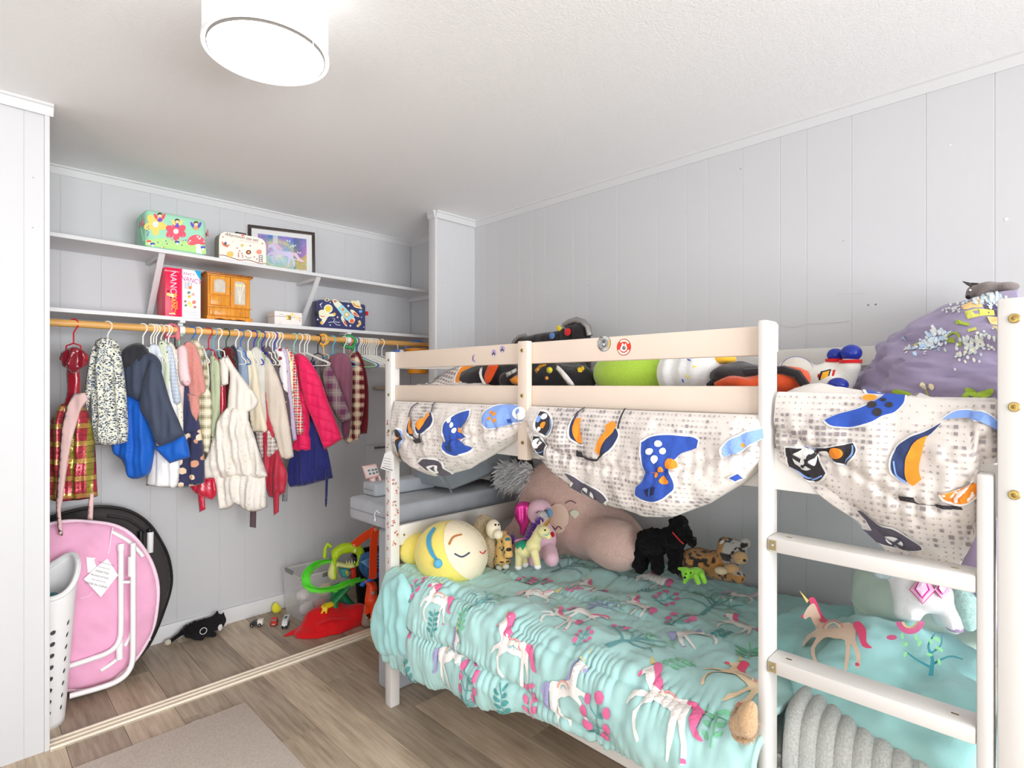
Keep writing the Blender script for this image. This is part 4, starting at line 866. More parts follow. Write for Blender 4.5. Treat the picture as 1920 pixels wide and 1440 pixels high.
M_nv = fb('navy_shell', (62, 70, 88), .04, sheen=.1, r=.6); M_bl = fb('royal_blue_shell', (24, 92, 186), .05, sheen=.1, r=.5); M_ch = fb('charcoal_lining', (46, 46, 52))
garment('rain_jacket', 'navy and royal blue hooded children rain jacket', 268, 56, [
  ('body', M_bl, [(236, 735), (262, 748), (284, 740), (288, 790), (292, 820), (284, 880), (270, 894), (250, 898), (238, 890), (232, 868), (215, 850), (210, 830), (234, 800)], 0, .04, .008),
  ('yoke', M_nv, [(232, 692), (252, 674), (272, 658), (294, 668), (304, 692), (290, 735), (262, 752), (240, 742), (233, 722)], .014, .036, .005),
  ('hood', M_ch, [(226, 664), (238, 650), (256, 643), (272, 648), (282, 664), (266, 690), (244, 697), (230, 688)], .012, .035, .006),
  ('sleeve', M_nv, [(268, 715), (283, 676), (296, 674), (304, 700), (319, 750), (336, 790), (346, 815), (330, 825), (302, 838), (290, 825), (276, 790), (262, 765)], .055, .03, .004),
  ('cuff', M_bl, [(288, 838), (302, 834), (330, 822), (346, 814), (353, 835), (357, 858), (340, 862), (318, 869), (305, 856)], .05, .026, .003)], 'jacket')
hx(268, 'white', 'rain jacket')
T1 = .011
garment('shirt', 'pale blue grey shirt with rounded collar behind the rain jacket', 283, 55, [('body', dots('pale_blue_dot', (206, 212, 222), [(180, 190, 206)], 160, .2), [(274, 654), (285, 643), (297, 648), (304, 665), (306, 700), (312, 760), (320, 820), (300, 830), (290, 760), (284, 690)], 0, T1, .004)], 'shirt'); hx(283, 'white', 'pale blue grey shirt')
garment('dress', 'plain white cotton dress, its hem below the rain jacket sleeve', 288, 55, [('body', fb('white_cotton', (238, 234, 232)), [(296, 690), (318, 700), (334, 770), (338, 850), (334, 905), (326, 915), (289, 912), (292, 860), (290, 760)], -.01, .02, .006), ('underskirt', fb('grey_voile', (206, 204, 202)), [(280, 826), (293, 836), (296, 905), (292, 912), (274, 910), (278, 870)], -.01, .012, .004)], 'dress'); hx(288, 'ivory', 'white cotton dress')
garment('shirt', 'sage green print shirt next to the light denim check sleeve', 293, 54.5, [('body', dots('sage_print', (206, 214, 188), [(70, 74, 60), (160, 170, 130)], 45, .2), [(296, 646), (303, 637), (312, 642), (318, 655), (323, 680), (324, 720), (326, 760), (316, 765), (306, 735), (300, 700)], 0, T1, .004)], 'shirt'); hx(293, 'white', 'sage green print shirt')
garment('shirt', 'light blue chambray check shirt with long sleeve', 302, 54, [('sleeve', plaid('blue_check', (176, 190, 208), (200, 208, 216), [(.1, (140, 156, 184)), (.6, (222, 226, 226))], .018), [(305, 652), (313, 645), (323, 652), (329, 680), (335, 720), (340, 748), (336, 757), (325, 760), (317, 730), (310, 690)], .012, .014, .003), ('body', plaid('blue_check', (0, 0, 0), (0, 0, 0), []), [(300, 652), (312, 646), (318, 660), (322, 720), (328, 800), (310, 800), (304, 720)], -.004, T1, .003)], 'shirt'); hx(302, 'ivory', 'light blue check shirt')
garment('dress', 'cream nursery print dress between check shirt and pink pajama', 311, 53.5, [('body', dots('cream_print', (240, 230, 214), [(206, 150, 120), (170, 180, 190)], 55, .2), [(312, 646), (320, 641), (328, 650), (334, 675), (338, 720), (343, 765), (344, 820), (330, 822), (326, 740), (320, 690)], 0, T1, .004)], 'dress'); hx(311, 'white', 'cream nursery print dress')
garment('pajama', 'pale pink pajama with open rolled sleeve cuff', 316, 53.5, [('body', fb('pale_pink_jersey', (240, 208, 208)), [(328, 655), (340, 648), (346, 690), (344, 760), (340, 830), (326, 830), (330, 740)], -.003, T1, .003), ('sleeve', fb('pink_jersey', (238, 200, 202)), [(332, 652), (342, 645), (351, 655), (354, 690), (358, 716), (352, 724), (340, 723), (334, 700)], .012, .02, .002), ('cuff', fb('rose_cuff', (240, 184, 190)), circ(348.5, 718, 8.5, 12, 5.5, .4), .026, .008, .001)], 'pajama'); hx(316, 'white', 'pale pink pajama')
M_bf = dots('navy_bronze_floral', (52, 54, 84), [(232, 200, 170), (206, 150, 120), (240, 214, 190)], 24, .42)
garment('dress', 'navy dress with bronze flower bands at the hem', 328, 53, [('body', fb('navy_crepe', (58, 60, 92)), [(336, 690), (350, 700), (360, 750), (372, 790), (378, 815), (338, 815), (336, 760)], -.006, .018, .007), ('skirt', M_bf, [(337, 805), (377, 805), (382, 850), (384, 905), (360, 912), (330, 914), (331, 860)], -.004, .03, .01)], 'dress'); hx(328, 'black', 'navy bronze flower dress')
garment('cardigan', 'coral pink fuzzy cardigan with ruffled sleeve', 336, 52.5, [('sleeve', plush('coral_fleece', (226, 150, 140), 160, .1), [(341, 652), (350, 640), (362, 643), (372, 660), (380, 690), (385, 720), (385, 735), (374, 744), (370, 775), (358, 758), (352, 722), (346, 690)], .004, .016, .005), ('frill', plush('coral_fleece', (0, 0, 0)), [(352, 738), (372, 742), (374, 770), (368, 790), (356, 770)], .016, .008, .005)], 'cardigan'); hx(336, 'green', 'coral fuzzy cardigan')
M_ol = plaid('olive_plaid', (222, 214, 188), (150, 142, 108), [(.2, (70, 66, 48)), (.7, (240, 236, 216))], .05, .45, .02)
garment('shirt', 'olive and cream plaid flannel shirt', 360, 52, [('body', M_ol, [(353, 640), (361, 634), (373, 642), (383, 660), (389, 690), (391, 720), (392, 790), (376, 800), (372, 700), (364, 660)], 0, .012, .003), ('sleeve', M_ol, [(368, 745), (378, 722), (388, 722), (394, 735), (398, 755), (397, 790), (394, 832), (391, 850), (380, 847), (374, 800), (368, 770)], .022, .018, .003)], 'shirt'); hx(360, 'blue', 'olive plaid shirt')
garment('top', 'small cream and pink top between olive plaid and sage shirts', 372, 51.5, [('body', dots('cream_pink_print', (242, 230, 216), [(226, 150, 150)], 40, .25), [(372, 650), (380, 648), (387, 662), (391, 685), (393, 715), (390, 740), (380, 740), (378, 690)], 0, .01, .003)], 'top'); hx(372, 'white', 'cream and pink top')
garment('shirt', 'plain sage green long sleeve shirt', 391, 51, [('body', fb('sage_cotton', (182, 192, 160)), [(391, 674), (398, 665), (407, 668), (414, 690), (413, 740), (412, 790), (404, 820), (396, 838), (390, 800), (394, 730)], 0, .013, .005), ('sleeve', fb('sage_cotton', (0, 0, 0)), [(398, 680), (407, 672), (414, 690), (413, 740), (411, 770), (405, 805), (398, 832), (394, 800), (400, 740)], .014, .012, .003)], 'shirt'); hx(391, 'red', 'plain sage shirt')
M_tl = NT('white_sequin_tulle'); _v = M_tl.vor(M_tl.uv(), 90); _d = M_tl.step(_v.outputs['Distance'], .16)
M_tl.p.inputs['Roughness'].default_value = .7; M_tl.link(M_tl.mix(_d, C((222, 216, 207)), C((176, 172, 168))), M_tl.p.inputs['Base Color']); M_tl.link(M_tl.math('MULTIPLY', _d, .6), M_tl.p.inputs['Metallic']); M_tl.link(M_tl.math('SUBTRACT', .8, M_tl.math('MULTIPLY', _d, .5)), M_tl.p.inputs['Roughness']); M_tl = M_tl.m
garment('party_dress', 'white sleeveless party dress with sparkling tulle skirt', 400, 50, [
  ('bodice', fb('ivory_satin', (224, 218, 208), .04), [(418, 676), (427, 666), (440, 688), (464, 720), (484, 748), (480, 764), (466, 772), (466, 795), (440, 800), (424, 790), (428, 740), (430, 700)], .03, .016, .005),
  ('strap', fb('ivory_satin', (0, 0, 0)), [(411, 674), (421, 667), (428, 690), (428, 720), (415, 725), (413, 700)], .036, .012, .003),
  ('skirt', M_tl, [(428, 762), (448, 765), (467, 790), (482, 830), (494, 870), (502, 893), (480, 897), (450, 892), (410, 897), (381, 899), (384, 870), (395, 830), (405, 800), (415, 777)], .03, .03, .014),
  ('under_layer', M_tl, [(398, 890), (450, 886), (498, 888), (501, 930), (502, 950), (480, 959), (458, 956), (442, 942), (430, 953), (411, 955), (408, 930)], .012, .03, .012)], 'dress'); hx(400, 'teal', 'white sparkling party dress')
garment('dress', 'dark red satin dress, its hem and sash below the navy flower dress', 410, 50, [('skirt', satin('red_satin', (186, 14, 50)), [(352, 903), (366, 896), (402, 896), (407, 922), (398, 938), (376, 930), (362, 922)], .05, .012, .006), ('sash_tail', satin('red_satin', (0, 0, 0)), [(370, 922), (383, 922), (385, 955), (374, 961)], .056, .004, .002), ('bodice', satin('red_satin', (0, 0, 0)), [(412, 690), (420, 690), (424, 780), (410, 830), (402, 900), (390, 905), (402, 820), (410, 760)], .0, .012, .004)], 'dress'); hx(410, 'white', 'dark red satin dress')
garment('sweater', 'dark maroon velvet top behind the white party dress', 424, 49.5, [('body', fb('maroon_velvet', (96, 28, 32)), [(416, 658), (428, 649), (439, 660), (444, 700), (438, 790), (420, 815), (414, 760), (416, 700)], 0, .013, .004)], 'top'); hx(424, 'darkgreen', 'dark maroon velvet top')
garment('top', 'thin navy top squeezed beside the chambray shirt', 434, 49.5, [('body', fb('deep_navy_knit', (48, 50, 66)), [(432, 650), (438, 646), (445, 660), (448, 700), (446, 760), (438, 760), (436, 700)], 0, .009, .003)], 'top'); hx(442, 'white', 'thin navy top')
garment('shirt', 'blue chambray shirt next to the cream ruffle dress', 451, 49, [('body', fb('chambray', (146, 164, 188)), [(440, 656), (450, 648), (459, 660), (465, 690), (467, 740), (460, 780), (446, 770), (442, 700)], 0, .013, .004)], 'shirt'); hx(451, 'blue', 'chambray shirt')
garment('dress', 'cream yellow flutter sleeve dress', 465, 48.5, [('body', fb('cream_crepe', (238, 222, 196), .04), [(457, 662), (465, 655), (474, 662), (481, 690), (488, 730), (491, 760), (501, 802), (497, 811), (472, 810), (468, 780), (462, 720)], 0, .016, .005)], 'dress'); hx(465, 'white', 'cream yellow dress')
garment('sweater', 'light heather grey sweater beside the oatmeal sweater', 476, 48, [('body', fb('heather_grey', (208, 206, 198), .1), [(468, 656), (480, 649), (492, 660), (497, 690), (497, 740), (500, 790), (490, 800), (482, 740), (476, 700)], 0, .014, .005)], 'sweater'); hx(476, 'navy', 'light heather grey sweater')
garment('dress', 'red dress with long sash hanging below the oatmeal sweater', 480, 48, [('skirt', satin('crimson_crepe', (176, 20, 52), .6), [(490, 830), (516, 830), (530, 865), (539, 890), (534, 925), (515, 933), (503, 931), (496, 900)], -.004, .022, .010), ('sash_tail', satin('crimson_crepe', (0, 0, 0)), [(511, 890), (524, 885), (523, 960), (513, 967)], .022, .004, .002), ('bodice', satin('crimson_crepe', (0, 0, 0)), [(484, 700), (494, 700), (512, 800), (516, 840), (492, 840), (488, 780)], -.006, .01, .003)], 'dress'); hx(484, 'green', 'red dress with long sash')
M_sq = plaid('sequin_check', (190, 180, 172), (150, 128, 124), [(.5, (236, 232, 228))], .022, .3, .07)
garment('skirt', 'grey glitter check skirt with brown ribbon below the cream dress', 487, 48, [('skirt', M_sq, [(478, 800), (500, 800), (514, 820), (523, 845), (506, 857), (490, 859), (483, 835)], .01, .016, .006), ('ribbon', fb('brown_ribbon', (96, 78, 82)), [(471, 900), (482, 900), (480, 990), (468, 988)], -.03, .003, .001), ('waistband', M_sq, [(484, 700), (490, 700), (500, 790), (502, 810), (480, 810), (482, 760)], .002, .008, .003)], 'skirt'); hx(491, 'navy', 'grey glitter check skirt')
garment('sweater', 'oatmeal ribbed long sleeve sweater', 495, 47.5, [('body', fb('oatmeal_rib', (212, 200, 186), .08), [(490, 672), (497, 664), (506, 675), (514, 700), (522, 750), (526, 810), (528, 850), (510, 850), (500, 770), (492, 720)], 0, .014, .004), ('sleeve', fb('oatmeal_rib', (0, 0, 0)), [(494, 680), (500, 668), (507, 676), (519, 700), (531, 735), (539, 775), (546, 820), (551, 856), (540, 861), (526, 859), (518, 830), (509, 800), (498, 760)], .02, .018, .003)], 'sweater'); hx(499, 'white', 'oatmeal ribbed sweater')
garment('sweater', 'charcoal sweater with small animal print', 503, 47, [('body', dots('charcoal_print', (96, 86, 90), [(200, 180, 172), (150, 130, 126)], 30, .2), [(491, 652), (500, 645), (509, 655), (520, 688), (530, 720), (542, 750), (546, 800), (551, 832), (538, 832), (528, 780), (512, 710)], 0, .012, .003)], 'sweater'); hx(506, 'ivory', 'charcoal animal print sweater')
garment('shirt', 'white shirt with red and blue cartoon car print', 511, 47, [('sleeve', dots('car_print', (236, 232, 238), [(150, 60, 66), (90, 100, 160), (120, 60, 80)], 26, .3), [(514, 656), (524, 649), (534, 664), (539, 690), (542, 736), (525, 738), (521, 710), (523, 680)], .004, .014, .003)], 'shirt'); hx(511, 'white', 'cartoon car shirt')
garment('nightgown', 'lilac nightgown with white hem between print shirts', 514, 46.5, [('body', fb('lilac_jersey', (198, 184, 214)), [(526, 654), (532, 650), (541, 668), (546, 720), (553, 790), (557, 824), (546, 830), (540, 780), (536, 700)], 0, .010, .003)], 'nightgown'); hx(514, 'navy', 'lilac nightgown')
garment('shirt', 'yellow and green leaf print shirt beside the red plaid', 519, 46.5, [('body', dots('leaf_print', (236, 232, 190), [(150, 160, 110), (226, 206, 110)], 35, .3), [(530, 660), (537, 654), (546, 668), (551, 700), (551, 740), (553, 790), (545, 790), (541, 730), (539, 690)], 0, .010, .003)], 'shirt'); hx(519, 'white', 'yellow and green leaf shirt')
M_rp = plaid('red_plaid', (206, 44, 48), (230, 214, 206), [(.15, (60, 56, 62)), (.7, (240, 232, 226))], .045, .4, .05)
garment('shirt', 'red, white and black plaid shirt left of the pink puffer', 525, 46, [('body', M_rp, [(531, 658), (538, 651), (549, 662), (556, 690), (562, 740), (568, 780), (570, 813), (556, 816), (549, 780), (545, 720), (547, 690), (540, 670)], .004, .013, .003)], 'shirt'); hx(525, 'white', 'red white and black plaid shirt')
def quilt(name, c):
    t = NT(name); s = t.sep(t.uv()); f = t.math('ABSOLUTE', t.math('SINE', t.math('MULTIPLY', t.math('ADD', s[1], t.math('MULTIPLY', s[0], .25)), 52)))
    t.bump(t.math('ADD', t.math('POWER', f, .5), t.math('MULTIPLY', t.noise(t.obj(), 45, 3), .5)), .6, .010); return t.done(C(c), .55, sheen=.2, spec=.3)
M_pp = quilt('hot_pink_quilt', (238, 26, 92))
garment('puffer_jacket', 'hot pink quilted puffer jacket', 551, 46, [('body', M_pp, [(549, 672), (558, 661), (571, 668), (579, 690), (580, 740), (580, 780), (582, 820), (583, 843), (560, 847), (546, 841), (551, 790), (556, 740), (552, 700)], 0, .03, .004), ('sleeve', M_pp, [(558, 666), (572, 667), (590, 690), (603, 715), (613, 745), (626, 780), (636, 805), (642, 823), (625, 834), (608, 843), (599, 820), (585, 785), (571, 750), (562, 710)], .04, .032, .003)], 'jacket'); hx(551, 'mint', 'hot pink puffer jacket')
garment('party_dress', 'navy tulle skirted party dress under the pink puffer', 562, 45.5, [('bodice', fb('navy_satin', (40, 44, 104)), [(572, 690), (584, 690), (594, 760), (598, 800), (574, 800), (576, 740)], -.012, .014, .003), ('skirt', fb('navy_tulle', (42, 46, 112), .1), [(573, 790), (598, 790), (606, 830), (613, 842), (620, 870), (625, 896), (600, 903), (570, 911), (545, 913), (537, 890), (546, 850), (560, 835)], -.002, .035, .012), ('ribbon', fb('navy_satin', (0, 0, 0)), [(610, 880), (616, 880), (613, 945), (609, 948)], .03, .003, .001), ('grey_ribbon', fb('grey_mesh', (140, 142, 144)), [(532, 890), (541, 888), (539, 940), (529, 940)], .02, .003, .001)], 'dress'); hx(562, 'white', 'navy tulle party dress')
garment('skirt', 'navy skirt peeking between the bare white hangers', 571, 45, [('body', fb('navy_twill', (46, 50, 92)), [(580, 680), (590, 676), (594, 700), (592, 730), (582, 730)], -.01, .008, .003)], 'skirt')
hanger(571, 'white', 26, 'white plastic hanger, left of the two bare ones beside the pink puffer'); hanger(576, 'white', 24, 'white plastic hanger, right of the two bare ones beside the pink puffer')
M_up = plaid('purple_plaid', (150, 134, 132), (112, 58, 92), [(.7, (170, 156, 150))], .075, .42, .03)
garment('shirt', 'purple and taupe plaid shirt with buttoned cuff', 596, 45, [('body', fb('taupe_flannel', (132, 116, 114)), [(600, 690), (608, 676), (618, 680), (628, 700), (634, 740), (622, 760), (606, 740)], -.004, .014, .004), ('sleeve', M_up, [(604, 702), (612, 684), (621, 690), (633, 715), (646, 750), (657, 780), (653, 788), (637, 791), (627, 775), (611, 740)], .035, .02, .003), ('cuff', M_up, [(634, 776), (655, 770), (659, 784), (640, 793)], .05, .014, .001)], 'shirt'); hx(596, 'black', 'purple plaid shirt')
garment('vest', 'dusty mauve quilted vest with ruffle hem', 607, 44.5, [('body', fb('mauve_quilt', (136, 84, 104)), [(614, 682), (622, 665), (640, 661), (656, 672), (661, 700), (659, 760), (657, 800), (648, 818), (640, 800), (645, 770), (630, 722)], .008, .026, .006), ('hem_ruffle', fb('mauve_ruffle', (120, 70, 92)), [(640, 790), (658, 785), (655, 815), (648, 822), (641, 812)], .02, .016, .006)], 'vest'); hx(607, 'peach', 'mauve quilted vest')
hanger(624, 'sky', 30, 'sky blue child hanger hooked through the mauve vest')
M_rf = plaid('maroon_plaid', (226, 200, 172), (116, 22, 32), [(.2, (70, 20, 26)), (.75, (240, 222, 196))], .055, .5, .03)
garment('shirt', 'maroon and cream plaid flannel shirt', 645, 43, [('body', M_rf, [(650, 668), (662, 659), (672, 670), (678, 700), (680, 740), (676, 790), (668, 826), (652, 832), (642, 822), (654, 790), (656, 730), (655, 695)], 0, .016, .004), ('sleeve', M_rf, [(655, 676), (664, 663), (673, 672), (681, 700), (684, 740), (682, 770), (677, 800), (673, 822), (664, 828), (660, 790), (660, 740)], .03, .018, .003)], 'shirt'); hx(645, 'white', 'maroon plaid flannel shirt')
garment('sweater', 'plain maroon sweatshirt at the end of the clothes', 655, 42, [('body', fb('maroon_fleece', (112, 24, 32)), [(662, 666), (670, 657), (679, 670), (687, 700), (691, 740), (690, 790), (688, 813), (674, 814), (676, 770), (678, 720)], 0, .018, .003)], 'sweatshirt'); hx(655, 'pink', 'plain maroon sweatshirt')
# empty hangers bunched at the right end of the rod
hanger(662, 'green', 26, 'pale green empty hanger beside the maroon sweatshirt'); hanger(668, 'blue', 26, 'dark blue empty hanger in the white bunch')
ORD = 'first second third fourth fifth sixth seventh eighth ninth tenth eleventh twelfth'.split()
for i, u in enumerate((665, 672, 675, 679, 683, 687, 690, 693, 696, 699, 702, 706)): hanger(u, 'white' if i % 3 else 'ivory', 24+random.uniform(-2, 2), f'white plastic hanger, {ORD[i]} from the left in the bunch of empty hangers', 'bunch of empty hangers')
hanger(716, 'white', 22, 'last white empty hanger, nearest to the bunk post')
# ring-shaped things hooked over the rod
def ring(name, label, u, R, r, c, yaw, z=0.0, half=False):
    t = thing(name, label, 'ring', (atrod(u), RY, RZ), math.radians(yaw-90)); A = np.linspace(0, 2*math.pi, 25) if not half else np.linspace(-.6, math.pi+.3, 18)
    MB().tube([(R*math.cos(a), 0, RR+r+.001-R+R*math.sin(a)) for a in A], r, 9, caps=half).build('loop', mat('ring_'+name+str(u), c, .35), t); return t
t = ring('headband', 'pair of rose pink headband pads looped over the rod', 322, .030, .008, (186, 96, 110), 70); MB().ell((.026, 0, -.03), (.012, .016, .026), 12, 8).build('pad', fb('rose_pad', (206, 120, 126)), t); MB().ell((-.024, 0, -.028), (.011, .016, .028), 12, 8).build('pad', fb('wine_pad', (150, 70, 84)), t)
t = ring('toy_hoop', 'orange plastic hook over the rod beside the white bracket', 606, .030, .007, (230, 166, 40), 80); MB().ell((0, 0, -.045), (.008, .006, .012), 10, 8).build('tip', mat('ring_tip', (226, 160, 40), .4), t)
t = ring('toy_hoop', 'green plastic hook over the rod before the empty hangers', 655, .036, .0095, (20, 150, 70), 60); MB().ell((.02, 0, -.05), (.009, .008, .014), 10, 8).build('tip', mat('ring_green_tip', (24, 150, 72), .4), t)
# orange pail with a blue handle hung from the rod's end
PXx = 2.255; t = thing('pail', 'orange pail with blue handle hanging at the end of the closet rod', 'pail', (PXx, RY, RZ-.20)); 
MB().lathe([(.062, 0), (.066, .002), (.085, .155), (.092, .158), (.092, .168), (.083, .166), (.064, .008), (.0, .006)], 32, caps=False).build('bucket', mat('orange_pail_plastic', (236, 150, 30), .4), t)
MB().tube([(-.09, 0, .16), (-.085, 0, .19), (-.06, 0, .212), (-.02, 0, .2215), (.02, 0, .2215), (.06, 0, .212), (.085, 0, .19), (.09, 0, .16)], .004, 8, flat=1.8).build('handle', mat('blue_strap', (70, 120, 200), .5), t)
t = thing('toy_bottle', 'blue and white baby bottle lying on the cabinet top rail behind the bed post', 'bottle', (2.085, RY-.02, RZ-.055)); MB().tube([(-.03, 0, 0), (.01, 0, 0), (.02, 0, 0), (.03, 0, 0)], [.012, .012, .009, .004], 12).build('bottle', mat('blue_bottle', (90, 120, 200), .3), t); MB().tube([(.008, 0, 0), (.035, 0, 0)], .0128, 12).build('cap', mat('white_cap', (240, 240, 244), .4), t)
MB().tube([(0, 0, .012), (0, .012, .06), (0, .02, .0555+.017)], .002, 6).build('cord', mat('white_cord', (235, 235, 232), .6), t)
# ================================================================== THINGS ON THE CLOSET FLOOR
def pplane(O, U, V):
    """pixel outline -> coordinates on the plane through O spanned by U, V"""
    O, U, V = [np.array(q, float) for q in (O, U, V)]; U = U/np.linalg.norm(U); N = np.cross(U, V); N = N/np.linalg.norm(N); V = np.cross(N, U)
    def to2(pts):
        r = []
        for u, v in pts:
            a = ray(u, v); e = np.array((0, 0, H)); d = ((O-e)@N)/(a@N); q = e+a*d-O; r.append((float(q@U), float(q@V)))
        return r
    def to3(pts, off=0): return [tuple(O+U*x+V*y+N*off) for x, y in to2(pts)]
    return (O, U, V, N), to2, to3
def rel(pts, L): return [tuple(np.array(p)-np.array(L)) for p in pts]
# --- folded saucer chairs leaning on the closet wall
M_wt = mat('white_tube_enamel', (244, 242, 240), .3); M_pc = fabric('pink_chair_cloth', (226, 166, 196), .06); M_pc2 = fabric('pale_pink_piping', (240, 206, 220))
L = (.40, 3.2, 0)
t = thing('saucer_chair', 'folded pink saucer chair with white tube legs', 'chair', L)
fr, to2, to3 = pplane((.37, 3.13, .40), (1, -.06, 0), (0, .13, .99)); fr = (np.array(fr[0])-np.array(L),)+tuple(fr[1:])
out = [(92, 983), (130, 977), (175, 979), (213, 985), (243, 1000), (267, 1026), (286, 1060), (296, 1100), (293, 1150), (285, 1182), (268, 1217), (245, 1246), (210, 1275), (170, 1291), (130, 1294), (90, 1290), (20, 1262), (-20, 1200), (-40, 1130), (-20, 1050), (30, 1000)]
puff('seat_shell', to2(out), fr, .03, M_pc, t, R=.1, g=.014, folds=.006, fw=.14, fdir=.6, seed=3)
rp = [tuple(np.array(fr[0])+fr[1]*x+fr[2]*y) for x, y in spl(to2(out), 4)]; MB().tube(rp+[rp[0]], .008, 8).build('rim_piping', M_pc2, t)
def tub(pts, off, r, name, m, n=10, k=5):
    q = rel(to3(spl(pts, k, False), off), L); return MB().tube(q, r, n).build(name, m, t)
tub([(208, 996), (238, 1013), (258, 1032), (266, 1042)], .03, .009, 'rim_tube', M_wt)
tub([(247, 1178), (240, 1195), (233, 1208)], .03, .009, 'rim_tube', M_wt); tub([(188, 1254), (205, 1243), (222, 1230)], .03, .009, 'rim_tube', M_wt)
tub([(224, 1022), (224, 1100), (224, 1170), (222, 1192), (214, 1208), (196, 1221), (165, 1232), (128, 1244)], .05, .0115, 'leg', M_wt)
tub([(245, 1016), (245, 1100), (245, 1180), (244, 1228), (238, 1248), (226, 1262), (205, 1274), (170, 1285), (128, 1296)], .075, .0115, 'leg', M_wt)
tub([(224, 1018), (224, 1030)], .05, .0145, 'end_cap', M_wt, 12, 1); tub([(243, 1040), (243, 1076)], .075, .0165, 'joint_sleeve', M_wt, 12, 1); tub([(224, 1088), (245, 1088)], .06, .007, 'link', M_wt, 8, 1); tub([(222, 1195), (222, 1232)], .04, .014, 'leg_socket', M_wt, 12, 1)
M_tag = mat('white_paper_tag', (246, 246, 246), .7)
for pg, off, lines in (([(199, 1045), (219, 1076), (187, 1117), (155, 1083), (180, 1060)], .045, 1), ([(160, 1043), (190, 1046), (186, 1062), (176, 1070), (163, 1072)], .036, 0)):
    o2 = to2(pg); q = recalc(MB().prism(o2, fr, off, off+.0012).build('care_tag', M_tag, t, smooth=False))
    if lines:
        A, B = np.array(to2([(199, 1045)])[0]), np.array(to2([(170, 1100)])[0]); ang = math.atan2(*(to2([(219, 1076)])[0][::-1][i]-to2([(199, 1045)])[0][::-1][i] for i in (0, 1))) if False else -math.radians(28)
        pr = Print(lambda u, v, o: np.array(fr[0])+np.outer(u, fr[1])+np.outer(v, fr[2])+np.array(fr[3])*(off+.0014+o), .0003)
        for k, (tx, sz) in enumerate((('care and warning notes', .007), ('see reverse side', .007), ('MADE FOR', .011), ('RELAXED SITTING', .009), ('keep away from fire', .007), ('MADE IN CHINA', .012))):
            c = A+(B-A)*(.16+.145*k)+np.array((.004*(k > 3), 0)); write(pr, tx if tx.isupper() and 'CHINA' in tx else ('|'*9 if False else tx), c[0]+.006, c[1]-.004, sz, (90, 90, 92), ang, 1)
        tag(pr.build('tag_print', q), kind='stuff')
tub([(210, 988), (207, 1000), (203, 1030), (198, 1042)], .034, .003, 'hem_cord', M_pc2, 6)
MB().tube(rel(to3(spl([(150, 1120), (165, 1115), (172, 1108)], 4, False), .03), L), .003, 6).build('hem_cord', M_pc2, t)
L = (.45, 3.35, 0)
t = thing('saucer_chair', 'folded black saucer chair behind the pink one', 'chair', L)
fr, to2, to3 = pplane((.42, 3.335, .40), (1, -.02, 0), (0, .07, .99)); fr = (np.array(fr[0])-np.array(L),)+tuple(fr[1:])
M_bk = fabric('black_chair_cloth', (58, 54, 54), .08, r=.6)
out = [(60, 985), (92, 972), (130, 960), (175, 951), (215, 952), (250, 962), (280, 984), (301, 1015), (315, 1045), (321, 1080), (318, 1110), (305, 1150), (291, 1185), (275, 1214), (255, 1232), (215, 1246), (150, 1250), (60, 1230), (20, 1150), (20, 1050)]
puff('seat_shell', to2(out), fr, .02, M_bk, t, R=.08, g=.015, folds=.003, fw=.2, fdir=.5, seed=6)
rp = [tuple(np.array(fr[0])+fr[1]*x+fr[2]*y) for x, y in spl(to2(out), 4)]; MB().tube(rp+[rp[0]], .009, 8).build('rim_tube', mat('black_rim', (34, 32, 32), .35), t)
tub([(200, 966), (235, 972), (258, 986), (270, 997)], .03, .007, 'frame_tube', mat('black_frame_tube', (50, 48, 50), .25), 8)
tub([(261, 994), (261, 1030)], .035, .013, 'leg', mat('black_leg', (30, 28, 30), .25), 10, 1); tub([(279, 996), (278, 1034)], .035, .015, 'leg_socket', M_wt, 12, 1); tub([(277, 1165), (275, 1198)], .03, .012, 'leg_socket', M_wt, 12, 1); tub([(278, 990), (278, 998)], .035, .012, 'end_cap', mat('black_leg', (0, 0, 0)), 10, 1)
tub([(258, 1190), (272, 1205), (262, 1225), (240, 1235)], .028, .008, 'frame_tube', mat('black_frame_tube', (0, 0, 0)), 8)
# --- laundry basket with round holes
def holes(name):
    t = NT(name); s = t.sep(t.uv()); u = t.math('SUBTRACT', t.math('FRACT', t.math('MULTIPLY', s[0], 13)), .5); v = t.math('SUBTRACT', t.math('FRACT', t.math('MULTIPLY', s[1], 11.5)), .5)
    d = t.math('SQRT', t.math('ADD', t.math('MULTIPLY', t.math('MULTIPLY', u, u), 1.9), t.math('MULTIPLY', v, v)))
    band = t.math('MULTIPLY', t.math('GREATER_THAN', s[1], .1), t.math('LESS_THAN', s[1], .78)); m = t.math('MULTIPLY', t.step(d, .20), band)
    # every third column stays solid, as on the moulded panels
    col = t.math('GREATER_THAN', t.math('FRACT', t.math('MULTIPLY', t.math('FLOOR', t.math('MULTIPLY', s[0], 13)), .34)), .2); m = t.math('MULTIPLY', m, col)
    tr = t.new('ShaderNodeBsdfTransparent'); mx = t.new('ShaderNodeMixShader'); t.link(m, mx.inputs[0]); t.done(C((240, 240, 240)), .4); t.link(t.p.outputs[0], mx.inputs[1]); t.link(tr.outputs[0], mx.inputs[2]); t.link(mx.outputs[0], t.n['Material Output'].inputs[0]); return t.m
L = (.215, 2.97, 0); t = thing('laundry_basket', 'tall white plastic laundry basket with round holes at the closet edge', 'basket', L)
n = 56; nz = 26; P = np.zeros((nz, n+1, 3)); uvs = []
